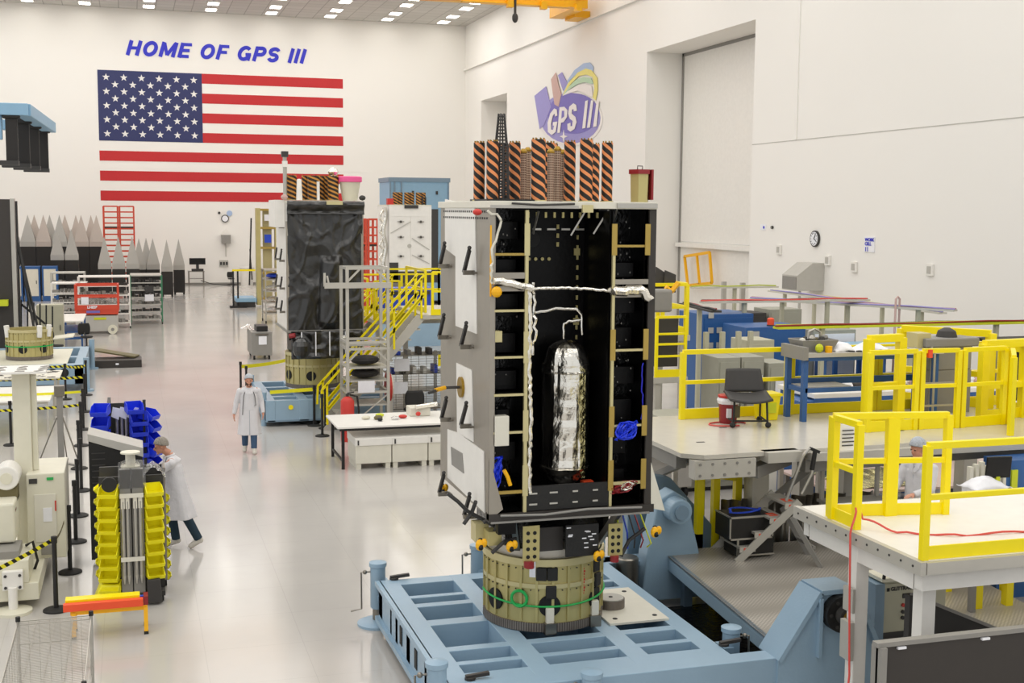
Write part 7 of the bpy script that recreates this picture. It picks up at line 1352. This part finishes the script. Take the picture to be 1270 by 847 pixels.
    if cap:
        k = MB().sheet(lambda u, v: V((math.cos(2*PI*u)*math.sin(v*(1.75+.4*math.sin(2*PI*u)))*.094*(1+.06*noise.noise(V((math.cos(2*PI*u)*4, math.sin(2*PI*u)*4, v*8)))), .02+math.sin(2*PI*u)*math.sin(v*(1.75+.4*math.sin(2*PI*u)))*.116, .045+math.cos(v*(1.75+.4*math.sin(2*PI*u)))*.11)), 28, 10); MB().add([hd+M@p for p in k.v], k.f).build('hair_net', 'cap', t, smooth=True, solid=.006)
    else:
        th = lambda u, v: v*(1.62+.5*math.sin(2*PI*u))
        k = MB().sheet(lambda u, v: V((math.cos(2*PI*u)*math.sin(th(u, v))*.086*(1+.1*noise.noise(V((math.cos(2*PI*u)*9, math.sin(2*PI*u)*9, v*6)))), .02+math.sin(2*PI*u)*math.sin(th(u, v))*.106, .032+math.cos(th(u, v))*.106+.008*noise.noise(V((math.cos(2*PI*u)*7, math.sin(2*PI*u)*7, v*9)))) ), 36, 14); MB().add([hd+M@p for p in k.v], k.f).build('hair', hair, t, smooth=True, solid=.012)
    return t
def ell2(p0, p1, r0, r1, fl, wob=0):
    n = 24; P = []
    for p, r in ((V(p0), r0), (V(p1), r1)):
        for i in range(n): a = 2*PI*i/n; q = 1+wob*math.sin(5*a)*4; P.append(p+V((math.cos(a)*r*q, math.sin(a)*r*fl*q, 0)))
    return P, [(i, (i+1) % n, n+(i+1) % n, n+i) for i in range(n)]+[tuple(reversed(range(n))), tuple(range(n, 2*n))]
# walking technician, facing the camera
J = dict(head=(0, -.02, 1.62), neck=(0, .01, 1.5), chest=(0, .01, 1.32), pelvis=(0, .02, .98), hem=(0, .0, .42), sh_l=(.2, .01, 1.42), el_l=(.27, .03, 1.13), wr_l=(.3, -.06, .9), ha_l=(.3, -.1, .8), sh_r=(-.2, .01, 1.42), el_r=(-.28, .04, 1.13), wr_r=(-.33, -.0, .88), ha_r=(-.34, -.02, .78),
         hp_l=(.09, .02, .95), kn_l=(.09, -.08, .52), an_l=(.09, -.12, .1), to_l=(.1, -.27, .045), hp_r=(-.09, .02, .95), kn_r=(-.1, .02, .52), an_r=(-.1, .16, .13), to_r=(-.11, .03, .05))
person('person', 'person in a white lab coat, hair net and beard walking along the aisle', (2.42, 27.75, 0), math.radians(-4), J, 'walk', beard=True)
# grey haired technician leaning forward onto the bin cart, facing -x
J = dict(head=(0, -.15, 1.66), neck=(0, -.02, 1.54), chest=(0, .03, 1.36), pelvis=(0, .08, 1.0), hem=(0, .13, .5), sh_l=(.18, .0, 1.44), el_l=(.2, -.26, 1.25), wr_l=(.16, -.52, 1.33), ha_l=(.14, -.63, 1.35), sh_r=(-.18, .0, 1.44), el_r=(-.2, -.24, 1.22), wr_r=(-.16, -.5, 1.27), ha_r=(-.14, -.6, 1.28), up_l=(0, 0, 1), up_r=(0, 0, 1),
         hp_l=(.09, .1, .97), kn_l=(.1, .22, .52), an_l=(.1, .4, .13), to_l=(.1, .28, .045), hp_r=(-.09, .08, .97), kn_r=(-.1, .0, .52), an_r=(-.1, .06, .1), to_r=(-.1, -.1, .045))
person('person', 'person with grey hair in a white lab coat and jeans leaning over the blue bins', (.52, 20.1, 0), math.radians(-90), J, 'lean', cap=False, headtilt=math.radians(18))
# technician half hidden behind the front platform, facing -x
J = dict(head=(0, -.06, 1.62), neck=(0, .0, 1.5), chest=(0, .02, 1.32), pelvis=(0, .05, .95), hem=(0, .05, .5), sh_l=(.2, .02, 1.4), el_l=(.26, -.1, 1.12), wr_l=(.16, -.32, 1.06), ha_l=(.15, -.42, 1.06), sh_r=(-.2, .02, 1.4), el_r=(-.26, -.08, 1.12), wr_r=(-.16, -.3, 1.06), ha_r=(-.15, -.4, 1.06), up_l=(0, 0, 1), up_r=(0, 0, 1),
         hp_l=(.09, .05, .92), kn_l=(.1, .03, .5), an_l=(.1, .06, .1), to_l=(.1, -.1, .045), hp_r=(-.09, .05, .92), kn_r=(-.1, .03, .5), an_r=(-.1, .06, .1), to_r=(-.1, -.1, .045))
person('person', 'person in a white coat and hair net bending over the white tray desk', (9.95, 13.95, .69), math.radians(-70), J, 'stand', headtilt=math.radians(12))
sc.view_settings.view_transform = 'Standard'; sc.view_settings.look = 'None'; sc.view_settings.gamma = 1; sc.view_settings.exposure = 0.12
sc.view_settings.use_curve_mapping = False
sc.cycles.max_bounces = 7; sc.cycles.diffuse_bounces = 4; sc.cycles.glossy_bounces = 4; sc.cycles.transparent_max_bounces = 8
sc.cycles.use_denoising = True; sc.cycles.sample_clamp_indirect = 6; sc.cycles.caustics_reflective = False; sc.cycles.caustics_refractive = False
